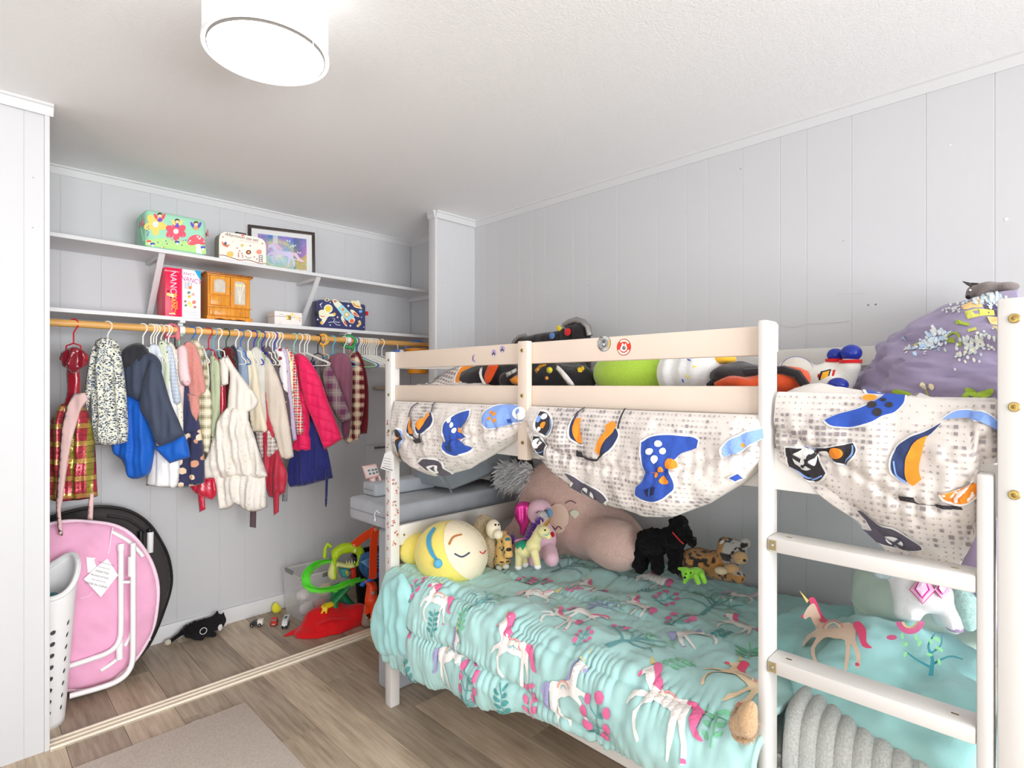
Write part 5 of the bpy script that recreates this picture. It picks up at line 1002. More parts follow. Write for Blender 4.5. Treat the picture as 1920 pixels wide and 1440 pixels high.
for i in range(nz):
    for j in range(n+1):
        a = 2*math.pi*j/n; q = i/(nz-1); rx, ry = .115+.045*q, .085+.02*q; rim = .60+.05*math.cos(2*(a-math.radians(20)))+.02*math.sin(a)
        ee = .72; ca, sa = math.cos(a), math.sin(a); cx = math.copysign(abs(ca)**ee, ca); sy = math.copysign(abs(sa)**ee, sa)
        P[i, j] = (rx*cx, ry*sy, rim*q); uvs.append((j/n, q))
b = MB().grid(P); b.build('wall', holes('perforated_white_plastic'), t, uvs=uvs, angle=180, solid=.003)
MB().tube([P[-1, j] for j in range(n+1)], .011, 8).build('rim', mat('white_basket_plastic', (244, 242, 238), .4), t)
MB().lathe([(.0, 0), (.10, 0), (.112, .012)], 32, sy=.75, caps=False).build('base', mat('white_basket_plastic', (0, 0, 0)), t, solid=.004)
for i, (dx, dy, dz, c, s) in enumerate(((-.02, .0, .47, (60, 120, 128), .07), (.05, .02, .48, (70, 130, 136), .055), (-.06, .03, .46, (60, 62, 80), .07), (.07, -.02, .45, (50, 56, 72), .06), (.0, -.04, .47, (226, 170, 186), .05), (-.05, .02, .50, (236, 232, 230), .035))):
    lab = ['teal shirt crumpled in the laundry basket', 'lighter teal top bunched in the laundry basket', 'dark blue garment at the back of the laundry basket', 'navy sock bundle at the side of the laundry basket', 'pink garment at the front of the laundry basket', 'white sock on top of the laundry basket'][i]
    o = softobj('laundry', [('e', (0, 0, 0), (s, s*.7, s*.55)), ('e', (s*.5, .01, .01), (s*.6, s*.5, s*.4))], fabric('laundry_cloth%d' % i, c), None, .02, s/9, disp=lambda p: vn(p, 30)*.007)
    o.location = (L[0]+dx, L[1]+dy, dz); tag(o, lab, 'laundry', 'laundry in the basket')
# --- black toy cat lying by the baseboard
M_cat = plush('black_cat_fur', (36, 34, 36), 300, .3)
L = (.965, 3.385, 0); t = thing('toy_cat', 'black and white furry toy cat lying against the baseboard', 'plush toy', L)
softobj('body', [('e', (-.01, 0, .042), (.075, .042, .042)), ('e', (.045, -.01, .05), (.05, .038, .042)), ('e', (.088, -.018, .058), (.036, .034, .036)), ('c', (.10, -.03, .085), (.11, -.032, .108), .013, .003), ('c', (.082, .0, .09), (.085, .004, .112), .013, .003), ('c', (.03, -.04, .02), (.05, -.06, .012), .016, .012), ('c', (-.03, -.035, .02), (-.01, -.055, .012), .018, .013)], M_cat, t, .02, .0042, disp=lambda p: vn(p, 120)*.003)
tp = [(-.08, 0, .05), (-.10, .004, .040), (-.125, .008, .026), (-.145, .01, .014)]; MB().tube(tp, [.014, .012, .010, .009], 8).build('tail', M_cat, t); MB().ell((-.155, .008, .015), (.017, .013, .0148), 14, 8).build('tail_tip', plush('cream_fur', (226, 214, 194)), t)
MB().ell((.085, -.05, .040), (.012, .006, .020), 10, 8).ell((.118, -.028, .040), (.008, .012, .012), 10, 8).build('bib', plush('white_fur', (236, 234, 230)), t)
rg = [(-.0+.017*math.cos(a), -.0465-.004, .045+.017*math.sin(a)) for a in np.linspace(0, 6.28, 16)]; MB().tube(rg, .0022, 6).build('eye_ring', mat('silver_ring', (200, 200, 204), .3), t); MB().ell((0, -.043, .045), (.009, .006, .009), 10, 8).build('eye', mat('black_glass_eye', (12, 12, 14), .1), t)
pts = []; nr = []
for _ in range(500):
    a, z = random.uniform(0, 6.28), random.uniform(-.3, 1); pts.append((-.01+.085*math.cos(a)*math.sqrt(1-z*z), .04*math.sin(a)*math.sqrt(1-z*z), .045+.04*z)); nr.append((math.cos(a), math.sin(a), z))
tag(tufts('fur', pts, nr, .014, .0012, M_cat, t, .6, 2), kind='stuff')
# --- toy vehicles
def wheels(t, xs, ys, r, m, w=.006):
    for x in xs:
        for y in ys:
            o = MB().tube([(x, y-w/2, r), (x, y+w/2, r)], r, 14).build('wheel', m, t); MB().tube([(x, y-w*.6, r), (x, y+w*.6, r)], r*.45, 10).build('hub', M_steel, o)
M_tire = mat('black_rubber', (34, 34, 36), .7)
t = thing('toy_car', 'small black and white toy jeep on the closet floor', 'toy car', (1.235, 3.305, 0), math.radians(-35)); wheels(t, (-.022, .02), (-.018, .018), .0095, M_tire)
MB().box((-.034, -.016, .008), (.012, .016, .022), ch=.003).build('chassis', mat('black_toy', (48, 46, 46), .35), t); MB().box((-.02, -.014, .022), (.008, .014, .034), ch=.004).build('cab', mat('dark_glass', (60, 58, 60), .2), t); MB().box((.006, -.0165, .008), (.036, .0165, .036), ch=.003).build('box_body', mat('cream_toy', (224, 218, 206), .4), t); MB().ell((-.034, -.009, .017), (.002, .003, .003), 8, 6).ell((-.034, .009, .017), (.002, .003, .003), 8, 6).build('headlamps', mat('lamp_white', (240, 240, 240), .2), t)
t = thing('toy_car', 'red toy sports car beside the silver train', 'toy car', (1.318, 3.262, 0), math.radians(62)); wheels(t, (-.024, .022), (-.016, .016), .0085, M_tire)
b = MB(); prof = [(-.042, .007), (-.042, .016), (-.022, .02), (-.008, .032), (.016, .033), (.034, .022), (.042, .02), (.042, .007)]; recalc(b.prism(prof, ((0, 0, 0), (1, 0, 0), (0, 0, 1), (0, -1, 0)), -.016, .016).build('body', mat('red_car_paint', (206, 52, 36), .25), t, smooth=False, bevel=.003)); MB().box((-.018, -.0135, .021), (.018, .0135, .030), ch=.002).build('windows', mat('grey_window', (110, 110, 116), .2), t); MB().box((-.0435, -.008, .010), (-.042, .008, .014)).build('grille', mat('pale_lamp', (240, 180, 160), .3), t)
t = thing('toy_train', 'silver toy train engine with black wheels near the red cloth', 'toy train', (1.352, 3.185, 0), math.radians(58)); wheels(t, (-.036, -.014, .010, .034), (-.013, .013), .0095, M_tire, .005)
MB().box((-.052, -.0145, .012), (.05, .0145, .024), ch=.002).build('underframe', mat('black_toy', (0, 0, 0)), t); prof = [(-.052, .02), (-.05, .034), (-.036, .044), (-.02, .047), (.05, .047), (.05, .02)]; recalc(MB().prism(prof, ((0, 0, 0), (1, 0, 0), (0, 0, 1), (0, -1, 0)), -.015, .015).build('body', mat('silver_toy', (206, 208, 212), .35), t, smooth=False, bevel=.003)); MB().box((-.008, -.006, .046), (.02, .006, .0485)).build('roof_vent', mat('black_toy', (0, 0, 0)), t, smooth=False); MB().ell((-.052, 0, .022), (.003, .005, .005), 8, 6).build('headlamp', mat('lamp_white', (0, 0, 0)), t)
t = thing('toy_shell', 'small yellow patterned toy by the clear bin', 'toy', (1.383, 3.405, 0)); softobj('body', [('e', (0, 0, .032), (.022, .016, .032)), ('e', (.014, 0, .02), (.022, .016, .02))], dots('yellow_print', (222, 214, 60), [(240, 240, 200), (230, 200, 40)], 60, .3), t, .01, .0035)
# --- clear storage bin
def clear(name, c, a, r=.12):
    if name in MATS: return MATS[name]
    t = NT(name); t.done(C(c), r); tr = t.new('ShaderNodeBsdfTransparent'); mx = t.new('ShaderNodeMixShader'); mx.inputs[0].default_value = a; t.link(tr.outputs[0], mx.inputs[1]); t.link(t.p.outputs[0], mx.inputs[2]); t.link(mx.outputs[0], t.n['Material Output'].inputs[0]); MATS[name] = t.m; return t.m
M_clr = clear('clear_plastic', (236, 238, 242), .24)
L = (1.56, 3.27, 0); t = thing('storage_bin', 'clear plastic storage bin with toys under the hanging clothes', 'storage bin', L)
def tubbox(b, lo, hi, tp, z0, z1, th=.002):
    (x0, y0), (x1, y1) = lo, hi
    for (a, c) in (((x0, y0), (x1, y0)), ((x1, y0), (x1, y1)), ((x1, y1), (x0, y1)), ((x0, y1), (x0, y0))):
        n = Vector((c[1]-a[1], a[0]-c[0], 0)).normalized(); k = tp
        A0, B0_ = Vector((a[0], a[1], z0)), Vector((c[0], c[1], z0)); A1, B1_ = Vector((a[0]*k, a[1]*k, z1)), Vector((c[0]*k, c[1]*k, z1))
        b.add([A0, B0_, B1_, A1], [(0, 1, 2, 3)])
    b.add([(x0, y0, z0), (x1, y0, z0), (x1, y1, z0), (x0, y1, z0)], [(0, 1, 2, 3)]); return b
tubbox(MB(), (-.125, -.10), (.14, .10), 1.12, .004, .262).build('tub', M_clr, t, smooth=False, solid=.003)
MB().tube([(-.142, -.114, .262), (.159, -.114, .262), (.159, .114, .262), (-.142, .114, .262), (-.142, -.114, .262)], .006, 6).build('rim', clear('clear_rim', (244, 246, 248), .45), t)
b = MB().box((-.150, -.03, .262), (-.138, .07, .285), ch=.003); b.build('latch', mat('grey_latch', (120, 120, 124), .4), t); MB().box((.0, -.118, .235), (.05, -.112, .262), ch=.002).build('latch', mat('grey_latch', (0, 0, 0)), t)
for i, (x, y, z, s, c, lb) in enumerate(((-.06, -.03, .04, .045, (206, 200, 196), 'pale toy inside the clear bin, lower left'), (.03, .02, .04, .05, (170, 160, 158), 'grey toy inside the clear bin, lower middle'), (-.05, .04, .10, .04, (232, 228, 226), 'white crumpled bag inside the clear bin'), (.02, -.05, .05, .035, (214, 120, 110), 'red toy block inside the clear bin'), (.07, .0, .11, .045, (226, 206, 120), 'yellow toy inside the clear bin'))):
    o = softobj('binned_toy', [('e', (0, 0, 0), (s, s*.8, s*.7)), ('c', (-s*.6, 0, s*.3), (s*.7, s*.2, s*.6), s*.3, s*.25), ('c', (0, -s*.6, -s*.2), (s*.2, s*.7, s*.4), s*.25, s*.3)], mat('bin_toy%d' % i, c, .5), None, .012, s/8); o.location = (L[0]+x, L[1]+y, z); tag(o, lb, 'toy', 'toys in the clear bin')
# --- dinosaur race track
M_lime = mat('lime_track_plastic', (96, 216, 60), .35); M_ydino = mat('yellow_green_dino', (176, 208, 30), .4, var=.08, vsc=30); M_jaw = mat('pale_jaw', (226, 226, 150), .45)
def P3(u, v, Y): return np.array(onY(u, v, Y))
L = (1.62, 3.02, 0); t = thing('dinosaur_track', 'lime green toy race track looping through a dinosaur head', 'toy track', L)
path = [P3(*q) for q in ((624, 1053, 3.10), (600, 1056, 3.07), (584, 1066, 3.03), (574, 1082, 2.99), (577, 1100, 2.95), (598, 1108, 2.92), (628, 1104, 2.92), (655, 1093, 2.93), (680, 1087, 2.96))]
path = np.array(spl([tuple(p) for p in path], 5, False))-np.array(L); T_ = np.gradient(path, axis=0); b = MB(); rings = []
for p, d in zip(path, T_):
    d = d/np.linalg.norm(d); s = np.cross(d, (0, 0, 1)); s /= np.linalg.norm(s); up = np.cross(s, d); w = .022
    rings.append([p+s*x+up*y for x, y in ((-w, .012), (-w, -.004), (w, -.004), (w, .012), (w-.004, .012), (w-.004, 0), (-w+.004, 0), (-w+.004, .012))])
recalc(b.loft(rings).build('track', M_lime, t, angle=40))
for i in (6, 14, 22, 30, 36):
    p = path[min(i, len(path)-1)]; MB().box(p-np.array((.012, .012, .018)), p+np.array((.012, .012, -.004)), ch=.003).build('track_joint', M_lime, t)
fr, to2, to3 = pplane((1.65, 3.02, .4), (1, -.35, 0), (0, 0, 1)); fr = (np.array(fr[0])-np.array(L),)+tuple(fr[1:])
sk = [(621, 1033), (638, 1020), (662, 1017), (678, 1024), (684, 1038), (680, 1050), (672, 1060), (664, 1062), (670, 1050), (668, 1040), (656, 1036), (640, 1040), (632, 1050), (632, 1058), (622, 1056)]
puff('dino_skull', to2(sk), fr, .035, M_ydino, t, R=.02, g=.008, folds=.001)
puff('dino_jaw', to2([(622, 1050), (634, 1052), (648, 1056), (662, 1056), (668, 1063), (655, 1066), (634, 1062), (632, 1086), (620, 1088), (614, 1076)]), fr, .03, M_jaw, t, R=.02, g=.008, folds=.001); puff('neck_strip', to2([(621, 1035), (630, 1034), (632, 1085), (624, 1086)]), fr, .037, M_ydino, t, R=.01, g=.008, folds=0)
for k in range(4): q = to3([(650+k*5, 1056)], .0)[0]; MB().tube([np.array(q)-np.array(L), np.array(q)-np.array(L)+np.array((0, 0, .018))], [.005, .0005], 6).build('tooth', M_jaw, t)
q = np.array(to3([(664, 1030)], .034)[0])-np.array(L); MB().ell(q, (.011, .011, .012), 12, 8).build('eye', mat('pale_eye', (226, 240, 150), .3), t)
MB().tube([tuple(np.array(x)-np.array(L)) for x in to3([(610, 1048), (611, 1030), (616, 1022), (622, 1028)], -.03)], .011, 8).build('rear_hook', M_ydino, t)
MB().tube([P3(655, 1100, 2.97)-np.array(L), P3(628, 1128, 2.98)-np.array(L), P3(630, 1150, 3.0)*np.array((1, 1, 0))-np.array(L)], [.014, .018, .03], 8).build('support_leg', mat('green_base', (30, 130, 74), .4), t)
t = thing('toy_slide', 'dark green curved toy slide behind the red cloth', 'toy', (1.70, 3.02, 0)); fr, to2, to3 = pplane((1.70, 3.03, .15), (1, -.4, 0), (0, 0, 1)); fr = (np.array(fr[0])-np.array((1.70, 3.02, 0)),)+tuple(fr[1:])
puff('slide_body', to2([(622, 1098), (636, 1092), (648, 1110), (662, 1128), (684, 1140), (688, 1154), (660, 1152), (636, 1142), (620, 1130)]), fr, .03, mat('green_base', (0, 0, 0)), t, R=.015, g=.01, folds=0); puff('slide_rail', to2([(640, 1112), (650, 1122), (668, 1138), (686, 1144), (686, 1148), (664, 1144), (646, 1130)]), fr, .035, mat('blue_rail', (40, 120, 170), .4), t, R=.006, g=.008, folds=0)
puff('inner_figure', to2([(634, 1066), (650, 1064), (660, 1072), (655, 1084), (640, 1082)]), fr, .016, mat('teal_toy', (70, 160, 160), .4), t, R=.012, g=.008, folds=0); puff('ladder_panel', to2([(656, 1066), (668, 1062), (668, 1085), (657, 1086)]), fr, .02, mat('red_panel', (214, 50, 34), .4), t, R=.006, g=.008, folds=0); puff('flame_piece', to2([(645, 1070), (652, 1066), (655, 1074), (651, 1082)]), fr, .022, mat('orange_piece', (240, 180, 40), .4), t, R=.006, g=.008, folds=0)
# black tub of toys
t = thing('toy_tub', 'black round toy tub between the green slide and the foam couch', 'toy tub', (1.93, 3.15, 0)); MB().lathe([(.0, .004), (.12, .004), (.15, .30), (.158, .302), (.155, .294), (.126, .0), (0, 0)], 32, caps=False).build('tub', mat('black_tub', (22, 22, 24), .45), t); MB().tube([(.158*math.cos(a), .158*math.sin(a), .30) for a in np.linspace(0, 6.283, 33)], .006, 6).build('rim', mat('black_tub_rim', (34, 34, 36), .4), t)
# orange race track strips
M_or = mat('orange_red_track', (226, 66, 20), .35)
def strip3(name, label, pts, w, L, cat='toy track'):
    t = thing(name, label, cat, L); q = np.array(spl([tuple(p) for p in pts], 5, False))-np.array(L); T_ = np.gradient(q, axis=0); rings = []
    for p, d in zip(q, T_):
        d = d/np.linalg.norm(d); s = np.cross(d, (0.3, 1, 0)); s /= np.linalg.norm(s)+1e-9; n = np.cross(s, d); rings.append([p+s*x+n*y for x, y in ((-w, .008), (-w, -.003), (w, -.003), (w, .008), (w-.004, .008), (w-.004, 0), (-w+.004, 0), (-w+.004, .008))])
    recalc(MB().loft(rings).build('track', M_or, t, angle=40)); p = q[0]; MB().box(p-.008, p+.008, ch=.002).build('connector', mat('track_clip', (230, 150, 110), .5), t); return t
strip3('race_track', 'orange toy track strip slanting up to the grey foam cushion', [P3(664, 1022, 2.92), P3(684, 1006, 2.86), P3(706, 993, 2.80)], .022, (1.68, 2.9, 0)); strip3('race_track', 'orange red toy track standing upright beside the foam couch', [P3(704, 993, 2.74), P3(701, 1020, 2.74), P3(700, 1050, 2.74), P3(699, 1085, 2.74)], .020, (1.75, 2.74, 0))
# blue mesh wings
t = thing('mesh_wings', 'blue mesh costume wings propped behind the dinosaur track', 'costume', (1.80, 2.86, 0)); fr, to2, to3 = pplane((1.78, 2.84, .35), (1, -.4, 0), (0, 0, 1)); fr = (np.array(fr[0])-np.array((1.80, 2.86, 0)),)+tuple(fr[1:])
puff('mesh', to2([(676, 1040), (690, 1034), (712, 1034), (716, 1075), (700, 1088), (684, 1082), (672, 1062)]), fr, .012, clear('blue_mesh', (50, 100, 150), .75, .6), t, R=.01, g=.01, folds=.004)
for k in range(7): a = k/6; MB().tube([tuple(np.array(x)-np.array((1.80, 2.86, 0))) for x in to3([(676, 1052), (714, 1036+a*44)], .016)], .0018, 5).build('rib', mat('pale_blue_wire', (120, 170, 210), .4), t)
for q in ((700, 1054), (706, 1068)): p = np.array(to3([q], .018)[0])-np.array((1.80, 2.86, 0)); MB().ell(p, (.012, .006, .014), 10, 6).build('applique', mat('plum_dot', (130, 40, 90), .5), t)
t = thing('toy_chute', 'bright blue plastic toy chute next to the foam couch', 'toy', (1.74, 2.8, 0)); MB().tube([P3(678, 1096, 2.84)-np.array((1.74, 2.8, 0)), P3(692, 1088, 2.80)-np.array((1.74, 2.8, 0)), P3(712, 1076, 2.76)-np.array((1.74, 2.8, 0))], [.022, .024, .026], 10, flat=.5).build('chute', mat('bright_blue_plastic', (30, 110, 200), .35), t); MB().ell(P3(680, 1096, 2.82)-np.array((1.74, 2.8, 0)), (.012, .012, .012), 10, 8).build('knob', mat('bright_blue_plastic', (0, 0, 0)), t)
t = thing('toy_robot', 'orange red toy figure beside the bunk post', 'toy', (1.735, 2.78, 0)); LL = np.array((1.735, 2.78, 0)); E3 = lambda u, v, Y: tuple(P3(u, v, Y)-LL)
softobj('body', [('c', E3(697, 1098, 2.8), E3(696, 1125, 2.78), .028, .036), ('c', E3(688, 1090, 2.8), E3(700, 1104, 2.78), .012, .02), ('c', E3(694, 1122, 2.78), E3(688, 1148, 2.80), .022, .014), ('c', E3(702, 1125, 2.76), E3(704, 1160, 2.76), .022, .03)], mat('orange_red_plastic', (232, 70, 24), .35), t, .012, .006); MB().ell(E3(700, 1112, 2.74), (.012, .008, .012), 10, 8).build('badge', mat('grey_badge', (150, 140, 136), .4), t)
MB().tube([E3(688, 1148, 2.80), (-.02, .02, .0)], .012, 8).tube([E3(704, 1160, 2.76), (.01, -.01, 0)], .014, 8).build('legs', mat('dark_toy_leg', (60, 30, 26), .5), t)
t = thing('toy_whale', 'grey brown ribbed toy standing at the end of the track', 'toy', (1.665, 2.845, 0)); LL = np.array((1.665, 2.845, 0)); softobj('body', [('c', E3(690, 1130, 2.85), E3(686, 1166, 2.85), .018, .026), ('c', E3(696, 1140, 2.84), E3(692, 1168, 2.84), .016, .022)], mat('taupe_plastic', (150, 132, 118), .5), t, .014, .005)
for k in range(5): MB().tube([E3(683+k*.8, 1138+k*5, 2.815), E3(692+k*.6, 1136+k*5, 2.81)], .0025, 5).build('rib', mat('cream_rib', (226, 216, 200), .5), t)
t = thing('toy_block', 'yellow plastic toy post beside the comforter edge', 'toy', (1.635, 2.71, 0)); MB().box((-.012, -.012, 0), (.014, .012, .085), ch=.004).build('post', mat('yellow_plastic', (226, 176, 40), .4), t); MB().box((-.016, -.015, .085), (.018, .015, .10), ch=.004).build('cap', mat('yellow_plastic', (0, 0, 0)), t)
# --- red cloth heap and the yellow bird on it
def heap(p): return vn(p, 14)*.012+vn(p, 34)*.006
t = thing('red_blanket', 'bright red cloth crumpled on the floor beside the track', 'blanket', (1.53, 3.0, 0)); M_red = fabric('bright_red_cloth', (206, 14, 22), .06, r=.75)
b, _ = soft([('e', (-.02, .02, .03), (.14, .09, .10)), ('e', (.09, -.05, .02), (.12, .07, .075)), ('e', (-.10, -.01, .005), (.12, .07, .045)), ('e', (.0, -.06, .0), (.16, .07, .05)), ('e', (-.19, .06, -.005), (.06, .03, .03)), ('e', (.14, -.06, .04), (.07, .06, .06))], .03, .0085, disp=heap)
b.v = [(x, y, max(z, .002)) for x, y, z in b.v]; b.build('cloth', M_red, t, angle=180)
rp = [(-.11, -.05, .05), (-.05, -.085, .08), (.02, -.10, .065), (.08, -.115, .05), (.14, -.105, .045)]; MB().tube(spl(rp, 4, False), [.004]*1+[.012]*(len(spl(rp, 4, False))-2)+[.004], 8, flat=.6).build('fold', M_red, t)
t = thing('toy_bird', 'yellow plastic toy lying on the red cloth', 'toy', (1.51, 2.985, .118)); softobj('body', [('e', (0, 0, .012), (.042, .022, .016)), ('c', (-.03, -.012, .006), (-.05, -.022, -.012), .009, .005), ('c', (-.02, -.018, .004), (-.028, -.032, -.014), .008, .005), ('c', (.03, 0, .012), (.055, .004, .006), .011, .006)], mat('yellow_bird', (240, 200, 30), .4), t, .012, .0035); MB().ell((-.03, -.014, .022), (.003, .002, .003), 8, 6).build('eye', mat('black_glass_eye', (0, 0, 0)), t)
# --- pink electronic toy lying on the foam couch
# ================================================================== BEDDING OF THE UPPER BUNK
def lookup(xs, ys): return lambda x: np.interp(x, xs, ys)
GREY = (226, 214, 204); DG = (84, 78, 90); BK = (52, 48, 52); BLU = (48, 80, 166); LBL = (126, 158, 220); ORG = (246, 140, 44); WHT = (244, 238, 232)
M_gam = fabric('oatmeal_comforter_cloth', (216, 209, 203), .03)
com = thing('gaming_comforter', 'oatmeal comforter printed with game controllers on the upper bunk', 'comforter', (1.87, 1.07, 1.29)); CO = np.array((1.87, 1.07, 1.29))
# rumpled top
nx, ny = 50, 100; Xg, Yg = np.meshgrid(np.linspace(1.385, 2.325, nx), np.linspace(.11, 2.03, ny), indexing='ij'); q = np.c_[Xg.ravel(), Yg.ravel(), np.zeros(Xg.size)]
hz = 1.325+.03*vn(q, 7).reshape(Xg.shape)+.014*vn(q, 19).reshape(Xg.shape)+.125*np.exp(-((Xg-1.52)/.13)**2-((Yg-1.78)/.20)**2)+.05*np.exp(-((Xg-1.42)/.13)**2-np.clip((Yg-.45)/.1, 0, 9)**2)
_w = np.clip((Xg-1.385)/.05, 0, 1); hz = np.where(Yg < .22, np.minimum(hz, 1.352), hz); hz = np.where(Yg < .5, hz*_w+(1-_w)*1.345, hz); P = np.stack([Xg, Yg, np.maximum(hz, 1.297)], -1); topc = Cloth(P-CO); MB().grid(P-CO).build('comforter_top', M_gam, com, uvs=np.c_[Xg.ravel(), Yg.ravel()], angle=180, solid=.012)
class Drape:
    """hanging part: s runs along Y, t down; pixel prints are looked up through the plane X = Xm"""
    def __init__(s, name, ya, yb, top, bot, xf_, ns, nt, fold, seed, Xm=1.28):
        s.ya, s.yb, s.top, s.bot, s.Xm = ya, yb, top, bot, Xm; S = np.linspace(0, 1, ns); Tt = np.linspace(0, 1, nt)
        SS, TT = np.meshgrid(S, Tt, indexing='ij'); Y = ya+(yb-ya)*SS; zt, zb = top(Y), bot(Y); Z = zt+(zb-zt)*TT
        X = xf_(SS, TT, Y, Z); qq = np.c_[Y.ravel(), Z.ravel(), np.full(Y.size, seed)]
        f = fold*(vn(qq*np.array((9, 5, 1))).reshape(Y.shape)+.6*vn(qq*np.array((24, 13, 1))+3).reshape(Y.shape)+.25*vn(qq*np.array((60, 40, 1))+7).reshape(Y.shape))
        # gathered seam and creases converging on the ends
        X = X+f*np.clip(TT*4, 0.15, 1); zs = zb+(zt-zb)*.45; X = X+.012*np.exp(-((Z-zs)/.012)**2)+.004*np.sin(Y*210)*np.exp(-((Z-zs)/.03)**2)
        s.C = Cloth(np.stack([X, Y, Z], -1)-CO); s.C.N *= np.sign(-s.C.N[ns//2, nt//2, 0]); MB().grid(s.C.P).build(name, M_gam, com, uvs=np.c_[Y.ravel(), Z.ravel()], angle=180, solid=.006)
        s.pr = Print(lambda a, b, off: s.C.at(*s.st(a, b), off+.0040), .0015, .007)
    def st(s, y, z): 
        y = np.asarray(y); z = np.asarray(z); return (y-s.ya)/(s.yb-s.ya), (s.top(y)-z)/np.maximum(1e-4, s.top(y)-s.bot(y))
    def P(s, pts, col, layer, smooth=True):
        w = [onX(u, v, s.Xm)[1:] for u, v in (splc(pts, 4, 60) if smooth else pts)]
        y0, y1 = min(s.ya, s.yb), max(s.ya, s.yb)
        w = [(min(max(y, y0), y1), min(max(z, float(s.bot(y))+.002), float(s.top(y))-.001)) for y, z in w]; s.pr.poly(w, col, layer)
    def squares(s, seed, px):
        g = np.random.default_rng(seed); c = .0125; y0, y1 = min(s.ya, s.yb), max(s.ya, s.yb)
        for i in range(int((y1-y0)/c)):
            for j in range(60):
                y = y0+(i+.5)*c; z = 1.372-(j+.5)*c
                if not (s.bot(y)+.006 < z < s.top(y)-.006): continue
                n = vn(np.array([[y*9, z*11, seed*2.3]]))[0]*.5+.5; n = n*.60+g.random()*.42
                if n < .36: continue
                h = c*.44*min(1, max(.22, (n-.30)*1.25)); s.pr.poly([(y-h, z-h), (y+h, z-h), (y+h, z+h), (y-h, z+h)], (168, 160, 162) if n < .72 else (146, 138, 142), 1, g=None)
    def done(s): tag(s.pr.build('printed_pattern', com), kind='stuff')
def bulge(x0, d, e=.5): return lambda S, T, Y, Z: x0-d*np.sin(np.pi*np.clip(T*.95+.02, 0, 1))**e*(.35+.65*np.sin(np.pi*np.clip(S, 0, 1))**.5)+(T > .9)*(T-.9)*.35
def ctrl(D, pts, col, extras, edge=3):
    P_ = np.array(pts, float); c = P_.mean(0); n = P_-c; out = c+n*(1+edge*1.2/np.maximum(8, np.linalg.norm(n, axis=1, keepdims=True))); D.P([tuple(q) for q in out], WHT, 2); D.P(pts, col, 3)
    for e in extras: D.P(e[0], e[1], e[2] if len(e) > 2 else 4)
C_ = lambda x, y, r, ry=None, a=0, n=10: circ(x, y, r, n, ry, a)
# drape between foot post and centre support
d1 = Drape('front_drape', 2.045, 1.262, lambda y: np.interp(y, [1.2, 2.1], [1.312, 1.312]), lookup([1.25, 1.30, 1.42, 1.58, 1.70, 1.81, 1.92, 2.0, 2.05], [1.235, 1.222, 1.155, 1.075, 1.04, 1.018, 1.035, 1.055, 1.075]), bulge(1.345, .062), 90, 60, .015, 2.1)
d1.squares(5, 0)
ctrl(d1, [(835, 795), (850, 780), (872, 772), (874, 790), (862, 805), (868, 812), (872, 820), (862, 828), (880, 838), (868, 847), (850, 852), (836, 845), (832, 830), (838, 820), (834, 808)], BLU, [(C_(842, 790, 3, 5), WHT), (C_(848, 798, 3, 5), WHT), (C_(853, 808, 3, 5), WHT), ([(858, 802), (866, 806), (868, 812), (860, 811)], ORG), ([(856, 822), (864, 818), (862, 828), (855, 828)], ORG), (C_(845, 838, 6, 8), (40, 60, 110))])
ctrl(d1, [(760, 786), (766, 800), (777, 816), (772, 818), (760, 812), (757, 800)], (46, 56, 92), [([(761, 780), (768, 795), (778, 814), (764, 814), (760, 800)], ORG)]); ctrl(d1, [(800, 774), (806, 785), (804, 800), (795, 812), (786, 812), (783, 800), (792, 790)], (46, 56, 92), [([(796, 774), (801, 780), (796, 792), (789, 806), (783, 796), (788, 788), (794, 784)], ORG)])
d1.P(stroke([(758, 782), (762, 765), (770, 759)], 2.5), DG, 4, False); d1.P(stroke([(803, 775), (800, 762), (802, 758)], 2.5), DG, 4, False); d1.P(stroke([(776, 816), (788, 824), (790, 812)], 2.5), BK, 4, False); d1.P([(775, 823), (792, 820), (793, 828), (776, 829)], BK, 4, False)
ctrl(d1, [(903, 774), (915, 765), (935, 763), (955, 765), (972, 764), (972, 792), (950, 795), (925, 800), (908, 799), (901, 788)], LBL, [(C_(913, 776, 3), ORG), (C_(920, 779, 3), ORG), (C_(914, 787, 3), ORG), (C_(922, 789, 3), ORG), (C_(958, 776, 10, 9), WHT), (C_(957, 774, 4), LBL, 5), ([(937, 786), (943, 784), (943, 789), (937, 791)], BLU)])
ctrl(d1, [(776, 868), (790, 860), (810, 861), (822, 868), (820, 876), (818, 888), (805, 896), (790, 896), (798, 885), (785, 878)], DG, [([(792, 874), (804, 870), (812, 872), (804, 884), (796, 886)], WHT), ([(798, 876), (808, 872), (802, 882)], DG, 5)])
ctrl(d1, [(734, 806), (742, 806), (748, 816), (747, 832), (741, 845), (736, 856), (740, 875), (747, 892), (738, 880), (732, 858), (731, 830)], BK, [(C_(737, 822, 4, 6), ORG), (stroke([(744, 808), (750, 820), (744, 840)], 2), LBL), (C_(734, 832, 3, 5), WHT), (C_(735, 852, 3, 5), ORG)]); d1.done()
